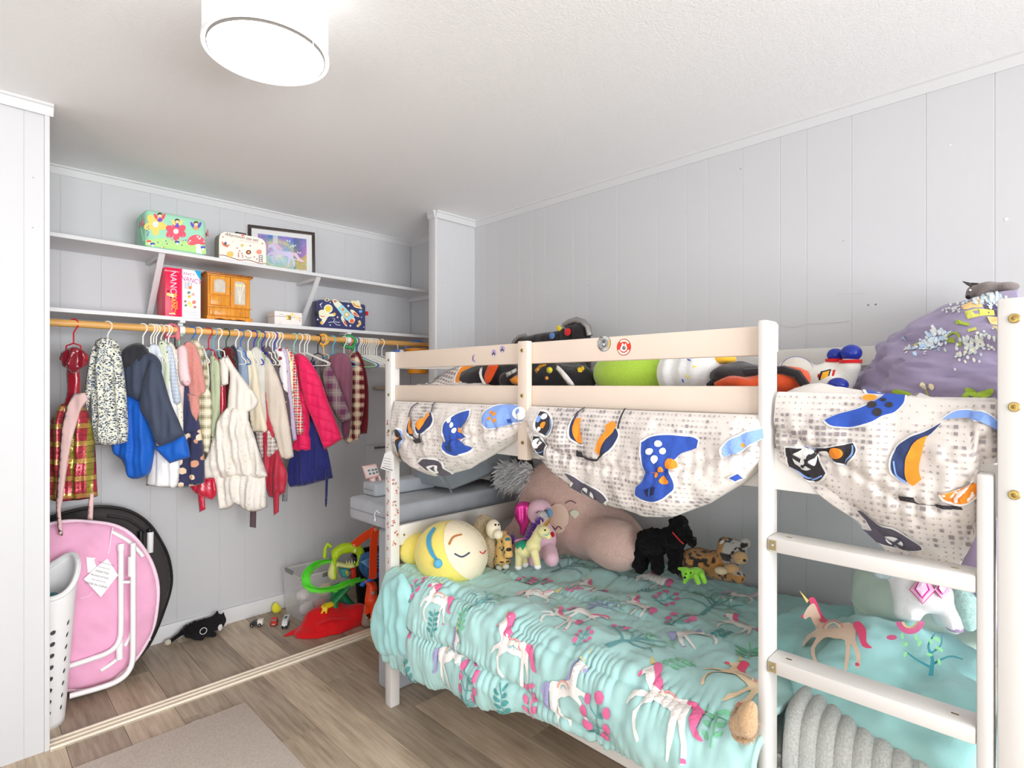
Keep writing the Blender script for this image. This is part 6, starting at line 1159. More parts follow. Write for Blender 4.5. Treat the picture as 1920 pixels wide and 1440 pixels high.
# drape between centre support and guard post
d2 = Drape('front_drape', 1.258, .512, lambda y: np.interp(y, [.4, 1.3], [1.312, 1.312]), lookup([.50, .56, .65, .75, .84, .95, 1.06, 1.15, 1.20, 1.26], [1.215, 1.15, 1.086, 1.035, 1.020, 1.03, 1.06, 1.115, 1.155, 1.21]), bulge(1.345, .070), 100, 70, .015, 5.7)
d2.squares(9, 0)
ctrl(d2, [(1206, 830), (1222, 822), (1250, 818), (1290, 820), (1304, 828), (1302, 842), (1280, 850), (1265, 862), (1256, 880), (1262, 898), (1262, 915), (1245, 930), (1225, 938), (1205, 935), (1192, 925), (1198, 910), (1214, 896), (1214, 875), (1208, 855)], BLU, [(C_(1236, 833, 6), WHT), (C_(1224, 847, 6), WHT), (C_(1245, 847, 6), WHT), (C_(1233, 860, 6), WHT), (C_(1259, 868, 9, 7), ORG), (C_(1241, 877, 3, 6, .3), ORG), (C_(1226, 885, 4), ORG), (C_(1236, 893, 3, 4), ORG), (C_(1249, 900, 9, 6), ORG), ([(1213, 915), (1234, 910), (1230, 925), (1216, 928)], (36, 40, 72)), ([(1222, 912), (1226, 912), (1224, 930), (1220, 930)], BLU, 5)])
ctrl(d2, [(1058, 886), (1070, 890), (1085, 905), (1105, 912), (1122, 925), (1128, 938), (1118, 942), (1108, 952), (1118, 962), (1105, 958), (1080, 945), (1055, 925), (1046, 908), (1062, 913), (1070, 905)], DG, [(C_(1092, 926, 15, 11, .3, 14), WHT), ([(1082, 916), (1104, 934), (1100, 937), (1080, 920)], DG, 5), ([(1100, 916), (1086, 936), (1090, 938), (1104, 920)], DG, 5)])
ctrl(d2, [(1076, 773), (1072, 790), (1080, 810), (1092, 833), (1083, 832), (1068, 822), (1064, 808), (1067, 788)], (46, 56, 92), [([(1072, 788), (1083, 786), (1082, 800), (1092, 832), (1078, 828), (1070, 808)], ORG)]); ctrl(d2, [(1150, 805), (1155, 818), (1148, 838), (1136, 850), (1128, 852), (1130, 830), (1138, 812)], (46, 56, 92), [([(1130, 800), (1142, 792), (1150, 798), (1146, 812), (1134, 830), (1130, 854), (1118, 846), (1124, 826), (1132, 812)], ORG)])
d2.P(stroke([(1070, 790), (1072, 778), (1082, 770)], 3), DG, 4, False); d2.P(stroke([(1154, 806), (1155, 790), (1157, 772)], 3), BK, 4, False); d2.P(stroke([(1136, 848), (1125, 860), (1105, 858), (1085, 851)], 3), BK, 4, False); d2.P([(1079, 845), (1090, 847), (1091, 855), (1080, 853)], BK, 4, False)
ctrl(d2, [(1003, 775), (1016, 778), (1027, 790), (1033, 805), (1026, 818), (1012, 812), (1002, 800)], BK, [(C_(1006, 788, 4, 6), LBL), (C_(1014, 784, 5), WHT), (C_(1016, 799, 5, 6), ORG), (C_(1009, 806, 4, 5), WHT), (stroke([(1026, 788), (1032, 804), (1026, 816)], 2), LBL)]); ctrl(d2, [(996, 815), (1010, 818), (1020, 832), (1022, 856), (1008, 850), (998, 836)], BK, [(C_(1006, 832, 8, 9), WHT), (C_(1006, 832, 3), BK, 5), (stroke([(1006, 848), (1022, 846)], 2), LBL)])
ctrl(d2, [(1350, 842), (1362, 828), (1380, 818), (1405, 808), (1421, 800), (1421, 815), (1398, 828), (1380, 840), (1362, 855), (1350, 860)], LBL, [(C_(1382, 833, 5, 3, -.5), ORG)]); ctrl(d2, [(1360, 895), (1372, 888), (1376, 895), (1366, 900)], BLU, []); d2.P(stroke([(1310, 955), (1330, 940), (1345, 925)], 2), LBL, 4, False); d2.done()
# drape in the ladder opening
def x3(S, T, Y, Z): return 1.372-.045*np.sin(np.pi*np.clip(T*1.15, 0, 1))**.8*(.5+.5*np.sin(np.pi*S))+np.clip((1.135-Z)/.10, 0, 1)*.050
d3 = Drape('front_drape', .488, .098, lookup([.10, .2, .3, .49], [1.350, 1.358, 1.364, 1.366]), lookup([.098, .124, .1275, .16, .19, .23, .27, .33, .40, .45, .49], [1.24, 1.228, 1.10, 1.02, .985, .975, 1.01, 1.085, 1.14, 1.19, 1.21]), x3, 90, 80, .014, 8.3, 1.33)
d3.squares(14, 0)
ctrl(d3, [(1545, 790), (1570, 778), (1610, 768), (1640, 752), (1660, 740), (1690, 745), (1688, 760), (1672, 775), (1650, 782), (1625, 795), (1590, 803), (1560, 800)], BLU, [(C_(1624, 750, 14, 5), ORG), (C_(1630, 763, 9, 6), BK), (C_(1641, 776, 9, 7), BK), (C_(1662, 763, 7, 5), BK), (C_(1650, 754, 6, 3), BK)])
ctrl(d3, [(1468, 838), (1490, 840), (1515, 850), (1535, 868), (1545, 888), (1535, 900), (1510, 905), (1485, 895), (1468, 870)], BK, [(C_(1504, 862, 22, 18, .5, 16), WHT), ([(1484, 848), (1528, 874), (1524, 880), (1482, 855)], BK, 5), ([(1520, 846), (1490, 878), (1496, 882), (1527, 852)], BK, 5), (C_(1504, 862, 6), WHT, 6), (stroke([(1475, 880), (1505, 900), (1540, 893)], 3), LBL)])
ctrl(d3, [(1515, 836), (1560, 838), (1600, 832), (1606, 845), (1595, 862), (1575, 872), (1550, 862)], BK, [(C_(1544, 848, 10, 7), WHT), (C_(1568, 848, 11, 8), ORG), (stroke([(1600, 836), (1598, 855), (1578, 870)], 3), LBL), ([(1508, 836), (1525, 836), (1520, 842)], LBL)])
ctrl(d3, [(1680, 840), (1705, 822), (1740, 808), (1765, 795), (1745, 815), (1720, 830), (1700, 860), (1700, 895), (1712, 905), (1690, 900), (1670, 885), (1668, 860)], (50, 64, 104), [([(1700, 850), (1718, 826), (1738, 818), (1728, 840), (1722, 880), (1728, 900), (1712, 910), (1700, 900), (1694, 875)], ORG), (stroke([(1672, 865), (1680, 890), (1700, 905)], 4), LBL)])
ctrl(d3, [(1765, 790), (1790, 775), (1830, 776), (1860, 790), (1872, 808), (1860, 806), (1830, 790), (1795, 788)], LBL, []); ctrl(d3, [(1764, 925), (1790, 915), (1815, 905), (1835, 885), (1852, 872), (1840, 900), (1826, 925), (1800, 945), (1775, 945)], ORG, []); d3.P(stroke([(1690, 930), (1720, 942), (1760, 955), (1800, 952)], 5), BK, 4, False); d3.P([(1690, 928), (1708, 930), (1710, 940), (1692, 938)], BK, 4, False)
ctrl(d3, [(1600, 960), (1612, 962), (1640, 990), (1665, 996), (1690, 1012), (1712, 1030), (1715, 1040), (1690, 1044), (1640, 1034), (1585, 1005), (1620, 1003)], DG, [(C_(1662, 1024, 20, 12, .3, 14), WHT), ([(1645, 1014), (1682, 1032), (1678, 1037), (1642, 1018)], DG, 5), ([(1676, 1014), (1650, 1034), (1656, 1037), (1682, 1018)], DG, 5)]); d3.done()
# print seen on the rumpled top through the gap of the rails
pr = Print(lambda u, v, off: topc.at((np.asarray(u)-1.385)/.94, (np.asarray(v)-.11)/1.92, off+.0065), .0008, .02)
g_ = np.random.default_rng(4)
for i in range(60):
    for j in range(120):
        x, y = 1.39+i*.0155, .12+j*.0158
        n = vn(np.array([[x*9, y*11, 3.]]))[0]*.5+.5
        if n > .42: h = .0065*min(1, n*1.2); pr.poly([(x-h, y-h), (x+h, y-h), (x+h, y+h), (x-h, y+h)], (136, 126, 128), 1, None)
for x, y, c in ((1.47, 1.93, DG), (1.47, 1.74, ORG), (1.46, .30, BLU), (1.5, .44, BK)): pr.poly(circ(x, y, .06, 16, .035, .4), WHT, 2); pr.poly(circ(x, y, .052, 16, .029, .4), c, 3)
tag(pr.build('printed_pattern', com), kind='stuff')
L = np.array((1.30, 2.06, 1.05)); fr, to2, to3 = pplane((1.30, 2.08, 1.05), (0, -1, 0), (0, 0, 1)); fr = (np.array(fr[0])-CO,)+tuple(fr[1:])
o = recalc(MB().prism(to2([(722, 850), (733, 845), (738, 855), (738, 886), (714, 878)]), fr, 0, .002).build('care_label', M_tag, com, smooth=False))
pr = Print(lambda u, v, off: np.array(fr[0])+np.outer(u, fr[1])+np.outer(v, fr[2])+np.array(fr[3])*(.0022+off), .0003)
for v in (858, 863, 868, 873): pr.poly(to2(stroke([(720, v), (734, v+3)], 1, 1)), (170, 166, 160), 1)
pr.poly(to2(stroke([(717, 876), (737, 882)], 1.2, 1)), (60, 58, 56), 1); tag(pr.build('label_print', o), kind='stuff')
# ------------------------------------------------------------------ plush helpers in pixels
def sc(u, X): return X*math.sqrt(2)/(1+(u-960)/F)/F
def E_(u, v, X, ru, rv, rd=None): s = sc(u, X); return ('e', onX(u, v, X), (ru*s if rd is None else rd, ru*s, rv*s))
def CP(u0, v0, X0_, u1, v1, X1_, r0, r1): return ('c', onX(u0, v0, X0_), onX(u1, v1, X1_), r0*sc(u0, X0_), r1*sc(u1, X1_))
def shift(prims, L):
    L = np.array(L); return [(q[0], tuple(np.array(q[1])-L))+((tuple(np.array(q[2])-L),)+tuple(q[3:]) if q[0] == 'c' else tuple(q[2:])) for q in prims]
def toy(name, label, L, prims, m, k=.02, h=None, part='body', cat='plush toy', colf=None, disp=None):
    t = thing(name, label, cat, L); o = softobj(part, shift(prims, L), m, t, k, h, colf, disp); return t, o
def ellsurf(c, r, L=(0, 0, 0)):
    """pixel rays met with an ellipsoid's near side"""
    c, r, L = np.array(c), np.array(r), np.array(L); e = np.array((0, 0, H))
    def f(u, v, off):
        R_ = (np.asarray(u)-960)/F; d = np.c_[(1+R_)*RT, (1-R_)*RT, (720-np.asarray(v))/F]; D = d/r; Oo = (e-c)/r; A = (D**2).sum(1); B = D@Oo; Cc = Oo@Oo-1
        t_ = (-B-np.sqrt(np.maximum(0, B*B-A*Cc)))/A; p = e+d*t_[:, None]; n = (p-c)/r**2; n /= np.linalg.norm(n, axis=1, keepdims=True); return p+n*off-L
    return f
def eye(parent, p, r, m, L): MB().ell(np.array(p)-np.array(L), (r, r, r), 10, 8).build('eye', m, parent)
M_eye = mat('black_glass_eye', (12, 12, 14), .1)
# ------------------------------------------------------------------ things piled on the upper bunk
M_blk = fabric('black_fleece', (40, 36, 38), .15)
def pile(name, label, prims, m, L, disp=.008, k=.03, h=.010, cat='blanket'):
    t, o = toy(name, label, L, prims, m, k, h, 'cloth', cat, None, lambda p: vn(p, 26)*disp+vn(p, 60)*disp*.4); return t
t = pile('black_blanket', 'black fleece blanket with orange and white bone print behind the guard rail', [E_(905, 712, 1.52, 45, 26), E_(945, 705, 1.56, 40, 30), E_(965, 715, 1.50, 30, 20)], M_blk, (1.52, 1.42, 1.33))
b = MB(); 
for nm, pts, m in (('orange_band', [(916, 684), (936, 682), (922, 712), (912, 722), (908, 705)], (236, 84, 30)), ('orange_flash', [(955, 712), (972, 700), (974, 722), (962, 720)], (240, 140, 40)), ('white_bone', [(900, 690), (905, 688), (904, 705), (914, 722), (908, 724), (899, 706)], (236, 232, 226)), ('white_bone', [(948, 700), (968, 690), (970, 695), (950, 708)], (200, 196, 192))):
    fr, to2, to3 = pplane((1.44, 1.4, 1.4), (0, -1, 0), (0, 0, 1)); fr = (np.array(fr[0])-np.array((1.52, 1.42, 1.33)),)+tuple(fr[1:]); puff(nm, to2(pts), fr, .008, fabric('c_'+nm+str(m[0]), m), t, R=.01, g=.01, folds=.002)
t = pile('black_blanket', 'black blanket with yellow moon and white skeleton print right of the centre support', [E_(1030, 706, 1.50, 42, 32), E_(1075, 712, 1.53, 45, 28), E_(1060, 695, 1.6, 45, 26)], dots('halloween_print', (36, 34, 36), [(240, 190, 30), (230, 226, 220), (236, 120, 30), (240, 210, 60)], 14, .17), (1.52, 1.12, 1.33))
fr, to2, to3 = pplane((1.42, 1.15, 1.4), (0, -1, 0), (0, 0, 1)); fr = (np.array(fr[0])-np.array((1.52, 1.12, 1.33)),)+tuple(fr[1:])
for nm, pts, m in (('moon_print', circ(1030, 694, 6, 12), (240, 220, 40)), ('orange_stroke', [(1002, 694), (1012, 684), (1024, 682), (1024, 685), (1014, 690), (1006, 700)], (240, 160, 40)), ('bone_print', [(1044, 684), (1052, 690), (1068, 708), (1078, 722), (1066, 722), (1052, 704), (1042, 692)], (226, 222, 218)), ('orange_dot', circ(1025, 709, 3.5, 10), (240, 150, 50)), ('yellow_zigzag', [(1082, 690), (1094, 686), (1096, 692), (1090, 698), (1084, 697)], (240, 190, 40))): puff(nm, to2(pts), fr, .004, fabric('h_'+nm, m), t, R=.006, g=.01, folds=0)
L = (1.58, .98, 1.33); ge = E_(1190, 700, 1.60, 82, 50, .12); we = E_(1308, 698, 1.60, 46, 46, .10)
M_grn = plush('lime_velboa', (172, 208, 74), 200, .06, .4)
t, o = toy('plush_cushion', 'lime green plush cushion with white sprinkle frosting behind the guard rail', L, [ge], M_grn, .02, .009)
fo = softobj('frosting', shift([we, E_(1275, 700, 1.60, 26, 48, .11), E_(1335, 706, 1.60, 22, 34, .09)], L), plush('white_velboa', (244, 242, 236), 200, .05, .4), t, .02, .009, disp=lambda p: .004*np.sin(p[:, 1]*160))
pr = Print(ellsurf(we[1], we[2], L), .006, 4)
for u, v, c, a in ((1292, 677, BLU, .3), (1302, 688, (240, 220, 60), .2), (1314, 700, (80, 170, 226), 1.4), (1290, 705, (240, 220, 40), .8), (1324, 690, (80, 130, 220), 1.3), (1310, 712, (240, 220, 60), .6), (1330, 702, (236, 130, 170), 1.0), (1282, 712, (80, 100, 200), 1.2), (1320, 672, (236, 130, 170), .4)): pr.poly(circ(u, v, 3.6, 8, 1.5, a), c, 1)
tag(pr.build('sprinkles', fo), kind='stuff')
softobj('beak_piece', shift([E_(1358, 674, 1.60, 22, 9)], L), fabric('orange_felt', (246, 176, 50)), t, .01, .006)
t = pile('brown_blanket', 'brown and black check blanket beside the guard post', [E_(1385, 706, 1.56, 50, 26), E_(1420, 712, 1.60, 50, 24)], plaid('brown_check', (96, 76, 72), (50, 44, 46), [], .05), (1.56, .62, 1.34))
t = pile('orange_blanket', 'orange and black fleece bundle beside the astronaut toy', [E_(1385, 720, 1.50, 42, 14), E_(1470, 712, 1.56, 42, 24), E_(1440, 716, 1.55, 40, 20)], fabric('orange_fleece', (206, 80, 40), .25), (1.53, .57, 1.34))
MB().tube(rel([onX(u, v, 1.51) for u, v in ((1330, 725), (1350, 708), (1380, 700), (1420, 698), (1470, 694), (1495, 702), (1512, 726))], (1.53, .57, 1.34)), .012, 8).build('black_edge', M_blk, t)
# black backpack with silver trim against the wall
L = (2.2, 1.8, 1.33); t = thing('backpack', 'black backpack with silver trim and coloured patches beyond the guard rail', 'bag', L); fr, to2, to3 = pplane((2.2, 1.8, 1.5), (0, -1, 0), (0, 0, 1)); fr0 = fr; fr = (np.array(fr[0])-np.array(L),)+tuple(fr[1:])
puff('body', to2([(972, 645), (985, 632), (1012, 625), (1046, 620), (1066, 610), (1086, 604), (1100, 610), (1106, 630), (1106, 700), (1060, 735), (990, 735), (970, 690)]), fr, .06, M_blk, t, R=.06, g=.014, folds=.006)
M_sil = mat('silver_foil', (170, 168, 166), .25, metal=.9, bump=.6, bsc=90); MB().tube(rel(to3([(1062, 612), (1072, 605), (1086, 601), (1098, 605), (1107, 614), (1110, 630)], .02), L), .017, 10).build('silver_trim', M_sil, t); MB().tube(rel(to3([(966, 650), (970, 640), (978, 633), (990, 630)], .02), L), .014, 10).build('silver_trim', M_sil, t)
for q, c, r in (((1079, 624), (206, 40, 44), 8), ((1063, 617), (226, 200, 40), 6), ((1050, 631), (90, 130, 190), 7)): p = np.array(to3([q], .062)[0])-np.array(L); MB().ell(p, (.006, r*.0026, r*.0024), 14, 8).build('patch', fabric('patch%d' % c[0], c), t)
MB().tube(rel(to3([(1063, 617), (1070, 612), (1079, 624)], .064), L), .002, 5).build('patch_link', mat('grey_thread', (140, 140, 146), .6), t)
# astronaut plush lying on its back
L = (1.86, .62, 1.34); XA = 1.86
M_ast = plush('white_astro_cloth', (240, 232, 224), 300, .04, .3); M_boot = mat('blue_vinyl', (30, 50, 150), .25); M_rd = fabric('red_trim', (206, 34, 40))
t, o = toy('astronaut_toy', 'white astronaut plush lying with blue boots in the air', L, [E_(1492, 703, XA, 36, 32, .06), E_(1548, 708, XA, 34, 26, .055), CP(1555, 705, XA, 1562, 682, XA, 15, 13), CP(1580, 712, XA, 1594, 686, XA-.02, 22, 18), CP(1545, 715, XA-.04, 1565, 722, XA-.08, 13, 12)], M_ast, .015, .0075)
for (u, v, X, ru, rv) in ((1566, 666, XA, 14, 13), (1596, 662, XA-.02, 18, 16), (1571, 722, XA-.09, 18, 14), (1543, 727, XA-.06, 10, 8)): s = sc(u, X); MB().ell(np.array(onX(u, v, X))-np.array(L), (ru*s, ru*s, rv*s), 18, 12).build('boot', M_boot, t)
for (u, v, X, r) in ((1564, 676, XA, 15), (1595, 678, XA-.02, 19)):
    p = np.array(onX(u, v, X))-np.array(L); s = sc(u, X); MB().tube([p-np.array((0, 0, .005)), p+np.array((0, 0, .005))], r*s, 18).build('red_band', M_rd, t)
c = onX(1492, 703, XA); r_ = E_(1492, 703, XA, 37, 33, .062)[2]; pr = Print(ellsurf(c, r_, L), .004, 6); pr.poly(circ(1494, 695, 30, 28, 24, .1), (40, 54, 160), 1); pr.poly(circ(1494, 695, 27, 28, 21, .1), (206, 200, 190), 2); pr.build('visor', t)
c = onX(1548, 708, XA); r_ = E_(1548, 708, XA, 35, 27, .057)[2]; pr = Print(ellsurf(c, r_, L), .003, 4); pr.poly([(1528, 728), (1534, 702), (1566, 694), (1562, 726)], (200, 40, 44), 1); pr.poly([(1533, 728), (1538, 703), (1560, 697), (1557, 726)], (244, 238, 230), 2); pr.poly([(1536, 712), (1540, 699), (1557, 695), (1553, 709)], (40, 40, 60), 3); pr.poly([(1540, 710), (1543, 701), (1554, 698), (1551, 708)], (240, 170, 50), 4); pr.build('chest_panel', t)
# lavender floral bedding mound at the head end
L = (1.96, .30, 1.33); cM = np.array((1.98, .115, 1.345)); rM = np.array((.27, .37, .285))
nu, nv = 110, 60; A = np.linspace(0, 2*math.pi, nu); B = np.linspace(.02, math.pi*.56, nv); AA, BB = np.meshgrid(A, B, indexing='ij')
dirs = np.stack([np.sin(BB)*np.cos(AA), np.sin(BB)*np.sin(AA), np.cos(BB)], -1); qd = dirs.reshape(-1, 3)
wr_ = .06*vn(qd+2, 5).reshape(AA.shape)+.035*vn(qd*np.array((3, 3, 9))+1, 2.2).reshape(AA.shape)+-.09*np.abs(vn(qd*np.array((4, 4, 14)), 1.6)).reshape(AA.shape)*(BB/1.7)
wr_ = wr_*np.sin(np.clip(BB*1.3, 0, 1.57)); sup = (np.abs(dirs)**1.85).sum(-1, keepdims=True)**(-1/1.85); P = cM+dirs*sup*rM*(1+wr_[..., None]); P[..., 2] = np.maximum(P[..., 2], 1.335); P[..., 1] = np.maximum(P[..., 1], .097)
t = thing('lavender_duvet', 'lavender floral duvet bundled at the head of the upper bunk', 'duvet', L); cl = Cloth(P-np.array(L)); cl.N *= np.sign((cl.N*dirs).sum(-1).mean()); M_lav = fabric('lavender_cotton', (150, 140, 168), .05); MB().grid(cl.P).build('cover', M_lav, t, angle=180)
e0 = np.array((0, 0, H))
def mound(u, v, off):
    uu, vv = np.asarray(u), np.asarray(v); f0 = ellsurf(cM, rM*1.0); p = f0(uu, vv, 0); d = (p-cM)/rM; d = d/np.linalg.norm(d, axis=1, keepdims=True); a = np.arctan2(d[:, 1], d[:, 0]) % (2*math.pi); b = np.arccos(np.clip(d[:, 2], -1, 1)); return cl.at(a/(2*math.pi), (b-.02)/(math.pi*.56-.02), off)
pr = Print(mound, .0009, 4); g_ = np.random.default_rng(8)
def hyd(cx, cy, R, cols, sy=.7, n=34, r=5, a=0):
    for _ in range(n*2): 
        q = g_.normal(size=2)*.45; x, y = xf([(q[0]*R, q[1]*R*sy)], cx, cy, 1, a)[0]; pr.poly(circ(x, y, r*.62*g_.uniform(.8, 1.3), 5), cols[g_.integers(len(cols))], int(g_.integers(2, 5)), None)
hyd(1735, 632, 42, [(206, 222, 236), (178, 206, 230), (226, 232, 232)], .55, 44, 6, -.4); hyd(1820, 650, 44, [(214, 220, 214), (196, 206, 204), (226, 226, 210)], .5, 50, 5, -.45); hyd(1850, 560, 50, [(190, 206, 216), (214, 222, 220)], .25, 34, 5, -.1); hyd(1785, 578, 24, [(206, 210, 210)], .5, 14, 4, -.2); hyd(1690, 648, 16, [(220, 222, 220)], .6, 10, 4)
LF = [(178, 184, 70), (150, 170, 60), (196, 196, 96)]
for pts, w in (([(1762, 628), (1785, 622), (1800, 632), (1798, 648)], 5), ([(1772, 634), (1790, 638)], 8), ([(1810, 590), (1840, 582), (1862, 578)], 9), ([(1790, 600), (1815, 604)], 7), ([(1815, 622), (1830, 616)], 9), ([(1700, 640), (1712, 634)], 6), ([(1726, 720), (1728, 735), (1722, 745)], 3)): pr.poly(stroke(pts, w), LF[g_.integers(3)], 2, 6)
for u, v, a in ((1818, 735, .5), (1835, 742, -.6), (1806, 745, 2.2), (1850, 738, -.5), (1690, 738, .2)): pr.poly(circ(u, v, 15, 10, 7, a), (158, 186, 66), 3)
for u, v in ((1728, 722), (1742, 724)): pr.poly(circ(u, v, 5, 8, 6), (226, 214, 176), 3)
for pg in ([(1800, 572), (1838, 560), (1842, 574), (1806, 580)], [(1848, 586), (1872, 584), (1872, 600), (1856, 602)], [(1858, 606), (1873, 606), (1873, 624)]): pr.poly(pg, (236, 196, 130), 2)
for pg in ([(1842, 570), (1872, 560), (1872, 582), (1846, 584)], ): pr.poly(pg, (84, 74, 104), 1)
tag(pr.build('floral_print', t), kind='stuff')
L = (2.25, .17, 1.34); t = thing('grey_pillow', 'dark grey pillow standing at the head end behind the duvet', 'pillow', L); softobj('cover', [('e', (0, -.01, .17), (.10, .055, .17)), ('e', (-.03, 0, .25), (.09, .045, .08))], fabric('dark_grey_cotton', (112, 112, 122)), t, .04, .009); MB().tube([(-.09, -.012, .05), (-.105, -.012, .2), (-.06, -.012, .335), (.05, -.012, .33)], .006, 6).build('piping', fabric('dark_grey_cotton', (0, 0, 0)), t)
# grey mouse plush on top of the duvet
XM = 1.99; zz = 0; L = tuple(np.array(onX(1850, 556, XM))); M_ms = plush('grey_velour', (126, 116, 112), 260, .08, .5)
t, o = toy('toy_mouse', 'small grey mouse plush lying on top of the lavender duvet', L, [E_(1852, 541, XM, 20, 13, .03), E_(1886, 539, XM, 20, 10, .03), E_(1826, 548, XM, 11, 13, .022), CP(1824, 550, XM, 1816, 556, XM-.01, 8, 5), CP(1840, 548, XM-.02, 1836, 556, XM-.025, 6, 5)], M_ms, .010, .0042)
for u, v, a in ((1812, 529, 0), (1826, 533, 1)): p0 = np.array(onX(1826, 540, XM))-np.array(L); MB().tube([p0+np.array((-.01, 0, 0)), np.array(onX(u+4, v+3, XM-.005))-np.array(L), np.array(onX(u-6, v-1, XM))-np.array(L)], [.006, .010, .003], 8, flat=.4).build('ear', plush('dark_ear', (84, 78, 78)), t)
eye(t, onX(1815, 557, XM-.016), .0055, M_eye, L); eye(t, onX(1819, 544, XM-.026), .003, mat('bead_eye', (230, 230, 230), .2), L)
# ================================================================== LOWER BUNK
M_teal = fabric('teal_comforter_cloth', (168, 208, 205), .05); M_teal2 = fabric('teal_reverse_cloth', (158, 208, 207), .05)
tc = thing('unicorn_comforter', 'teal comforter with unicorn print on the lower bunk', 'comforter', (1.87, 1.07, .50)); TO = np.array((1.87, 1.07, .50))
hem = lookup([.1, .5, 1.18, 1.371, 1.537, 1.727, 1.868, 1.963, 2.06], [.42, .39, .335, .301, .28, .246, .224, .215, .225])
ns, nt = 300, 150; Ys = np.linspace(2.048, .505, ns); P = np.zeros((ns, nt, 3)); TOT = np.zeros(ns)
for i, y in enumerate(Ys):
    h = float(hem(y)); pl = [(2.33, y, .535), (2.1, y, .55), (1.8, y, .555), (1.55, y, .572), (1.42, y, .592), (1.335, y, .585), (1.288, y, .545), (1.272, y, .47), (1.274, y, (h+.47)/2), (1.285, y, h+.02), (1.30, y, h)]
    q = np.array(spl(pl, 10, False)); d = np.r_[0, np.cumsum(np.linalg.norm(np.diff(q, axis=0), axis=1))]; TOT[i] = d[-1]; tt = np.linspace(0, d[-1], nt); P[i] = np.c_[[np.interp(tt, d, q[:, k]) for k in range(3)]].T
cl = Cloth(P); cl.N *= np.sign(cl.N[150, 40, 2]); ARC = np.linspace(0, 1, nt)[None, :]*TOT[:, None]; YY = np.repeat(Ys[:, None], nt, 1)
q = np.c_[YY.ravel()*1.0, ARC.ravel(), np.zeros(YY.size)]
D = .016*vn(q*np.array((5, 7, 1))).reshape(YY.shape)+.009*vn(q*np.array((14, 9, 1))+4).reshape(YY.shape)+.004*vn(q*np.array((40, 22, 1))+9).reshape(YY.shape)
D += .007*(1-np.abs(vn(q*np.array((7, 16, 1))+np.c_[ARC.ravel()*3, YY.ravel()*2, np.zeros(YY.size)]).reshape(YY.shape)))**3
GN2 = vn(q*np.array((11, 3, 1))+6).reshape(YY.shape)
for a0, amp in ((.30, .010), (.62, .012), (1.0, .012), (1.215, .020), (1.40, .008)):
    w = ARC-(a0+.03*np.sin(YY*3+a0*5)); D -= amp*np.exp(-(w/.016)**2); D += (.0032+.0022*GN2)*np.sin(YY*235+5*np.sin(YY*23+a0*9)+4*GN2)*np.exp(-(w/.055)**2)*(1.3 if a0 > .95 else .6)
D += .010*np.sin(YY*64+2*np.sin(YY*13))*np.clip((ARC-1.2)/.25, 0, 1)
cl = Cloth(P+cl.N*D[..., None]-TO); cl.N *= np.sign(cl.N[150, 40, 2]); MB().grid(cl.P).build('quilted_top', M_teal, tc, angle=180, solid=.016)
def tsurf(u, v, off):
    y = np.asarray(u); tot = np.interp(y, Ys[::-1], TOT[::-1]); return cl.at((Ys[0]-y)/(Ys[0]-Ys[-1]), np.asarray(v)/tot, off+.0098)
tp = Print(tsurf, .0012, .0065)
def tpos(u, v):
    p = onZ(u, v, .575)
    if p[0] > 1.34: return p[1], 2.33-p[0]
    p = onX(u, v, 1.272); return p[1], 1.085+(.56-p[2])
def unicorn(pr, cx, cy, s, a, flip, mane, body=(240, 220, 214), sgn=-1, lay=1):
    k = lambda pts: [(cx+sgn*x, cy-y) for x, y in xf([((px_-.55), (py-.42)) for px_, py in pts], 0, 0, s, a, flip)]
    pr.poly(k(spl(UNI_BODY, 2)), body, lay); pr.poly(k(spl([(.37, .77), (.42, .78), (.46, .70), (.50, .60), (.55, .54), (.48, .54), (.43, .60), (.40, .68)], 3)), mane, lay+1); pr.poly(k(spl([(.78, .50), (.84, .52), (.90, .44), (.90, .32), (.95, .26), (.86, .28), (.82, .40)], 3)), mane, lay+1); pr.poly(k([(.35, .73), (.28, .86), (.37, .755)]), (238, 206, 130), lay+1)
    pr.poly(k(circ(.315, .605, .022, 8)), mane, lay+1); pr.poly(k([(x_, .09) for x_ in (.79, .83)]+[(.82, .12), (.79, .12)]), mane, lay+2)
    for r, c in ((.10, (226, 150, 150)), (.075, (240, 226, 200)), (.05, (150, 190, 200))): pr.poly(k(arc(.60, .44, r, r-.014, .2, 3.0, 8)), c, lay+2)
def tree(pr, cx, cy, s, a, col, leaf, sgn=-1):
    k = lambda pts: [(cx+sgn*x, cy-y) for x, y in xf(pts, 0, 0, s, a)]
    pr.poly(k(stroke([(0, -.5), (.03, -.2), (0, .05), (.08, .4)], [.09, .05, .035, .015])), col, 1)
    for pl in ([(.02, -.1), (-.2, .1), (-.42, .16)], [(0, .0), (-.12, .25), (-.1, .45)], [(.02, -.05), (.24, .15), (.4, .2)], [(.03, .1), (.25, .35)], [(.02, -.25), (-.28, -.12), (-.45, -.15)], [(-.2, .1), (-.3, .3)], [(.02, -.2), (.3, -.05), (.46, -.1)]): pr.poly(k(stroke(pl, [.03, .012])), col, 1)
    for _ in range(26): r = random.uniform(.25, .55); t_ = random.uniform(.2, 2.95); pr.poly(k(circ(r*math.cos(t_), r*math.sin(t_)*.9, .045, 7, .018, random.uniform(0, 3))), leaf, 2)
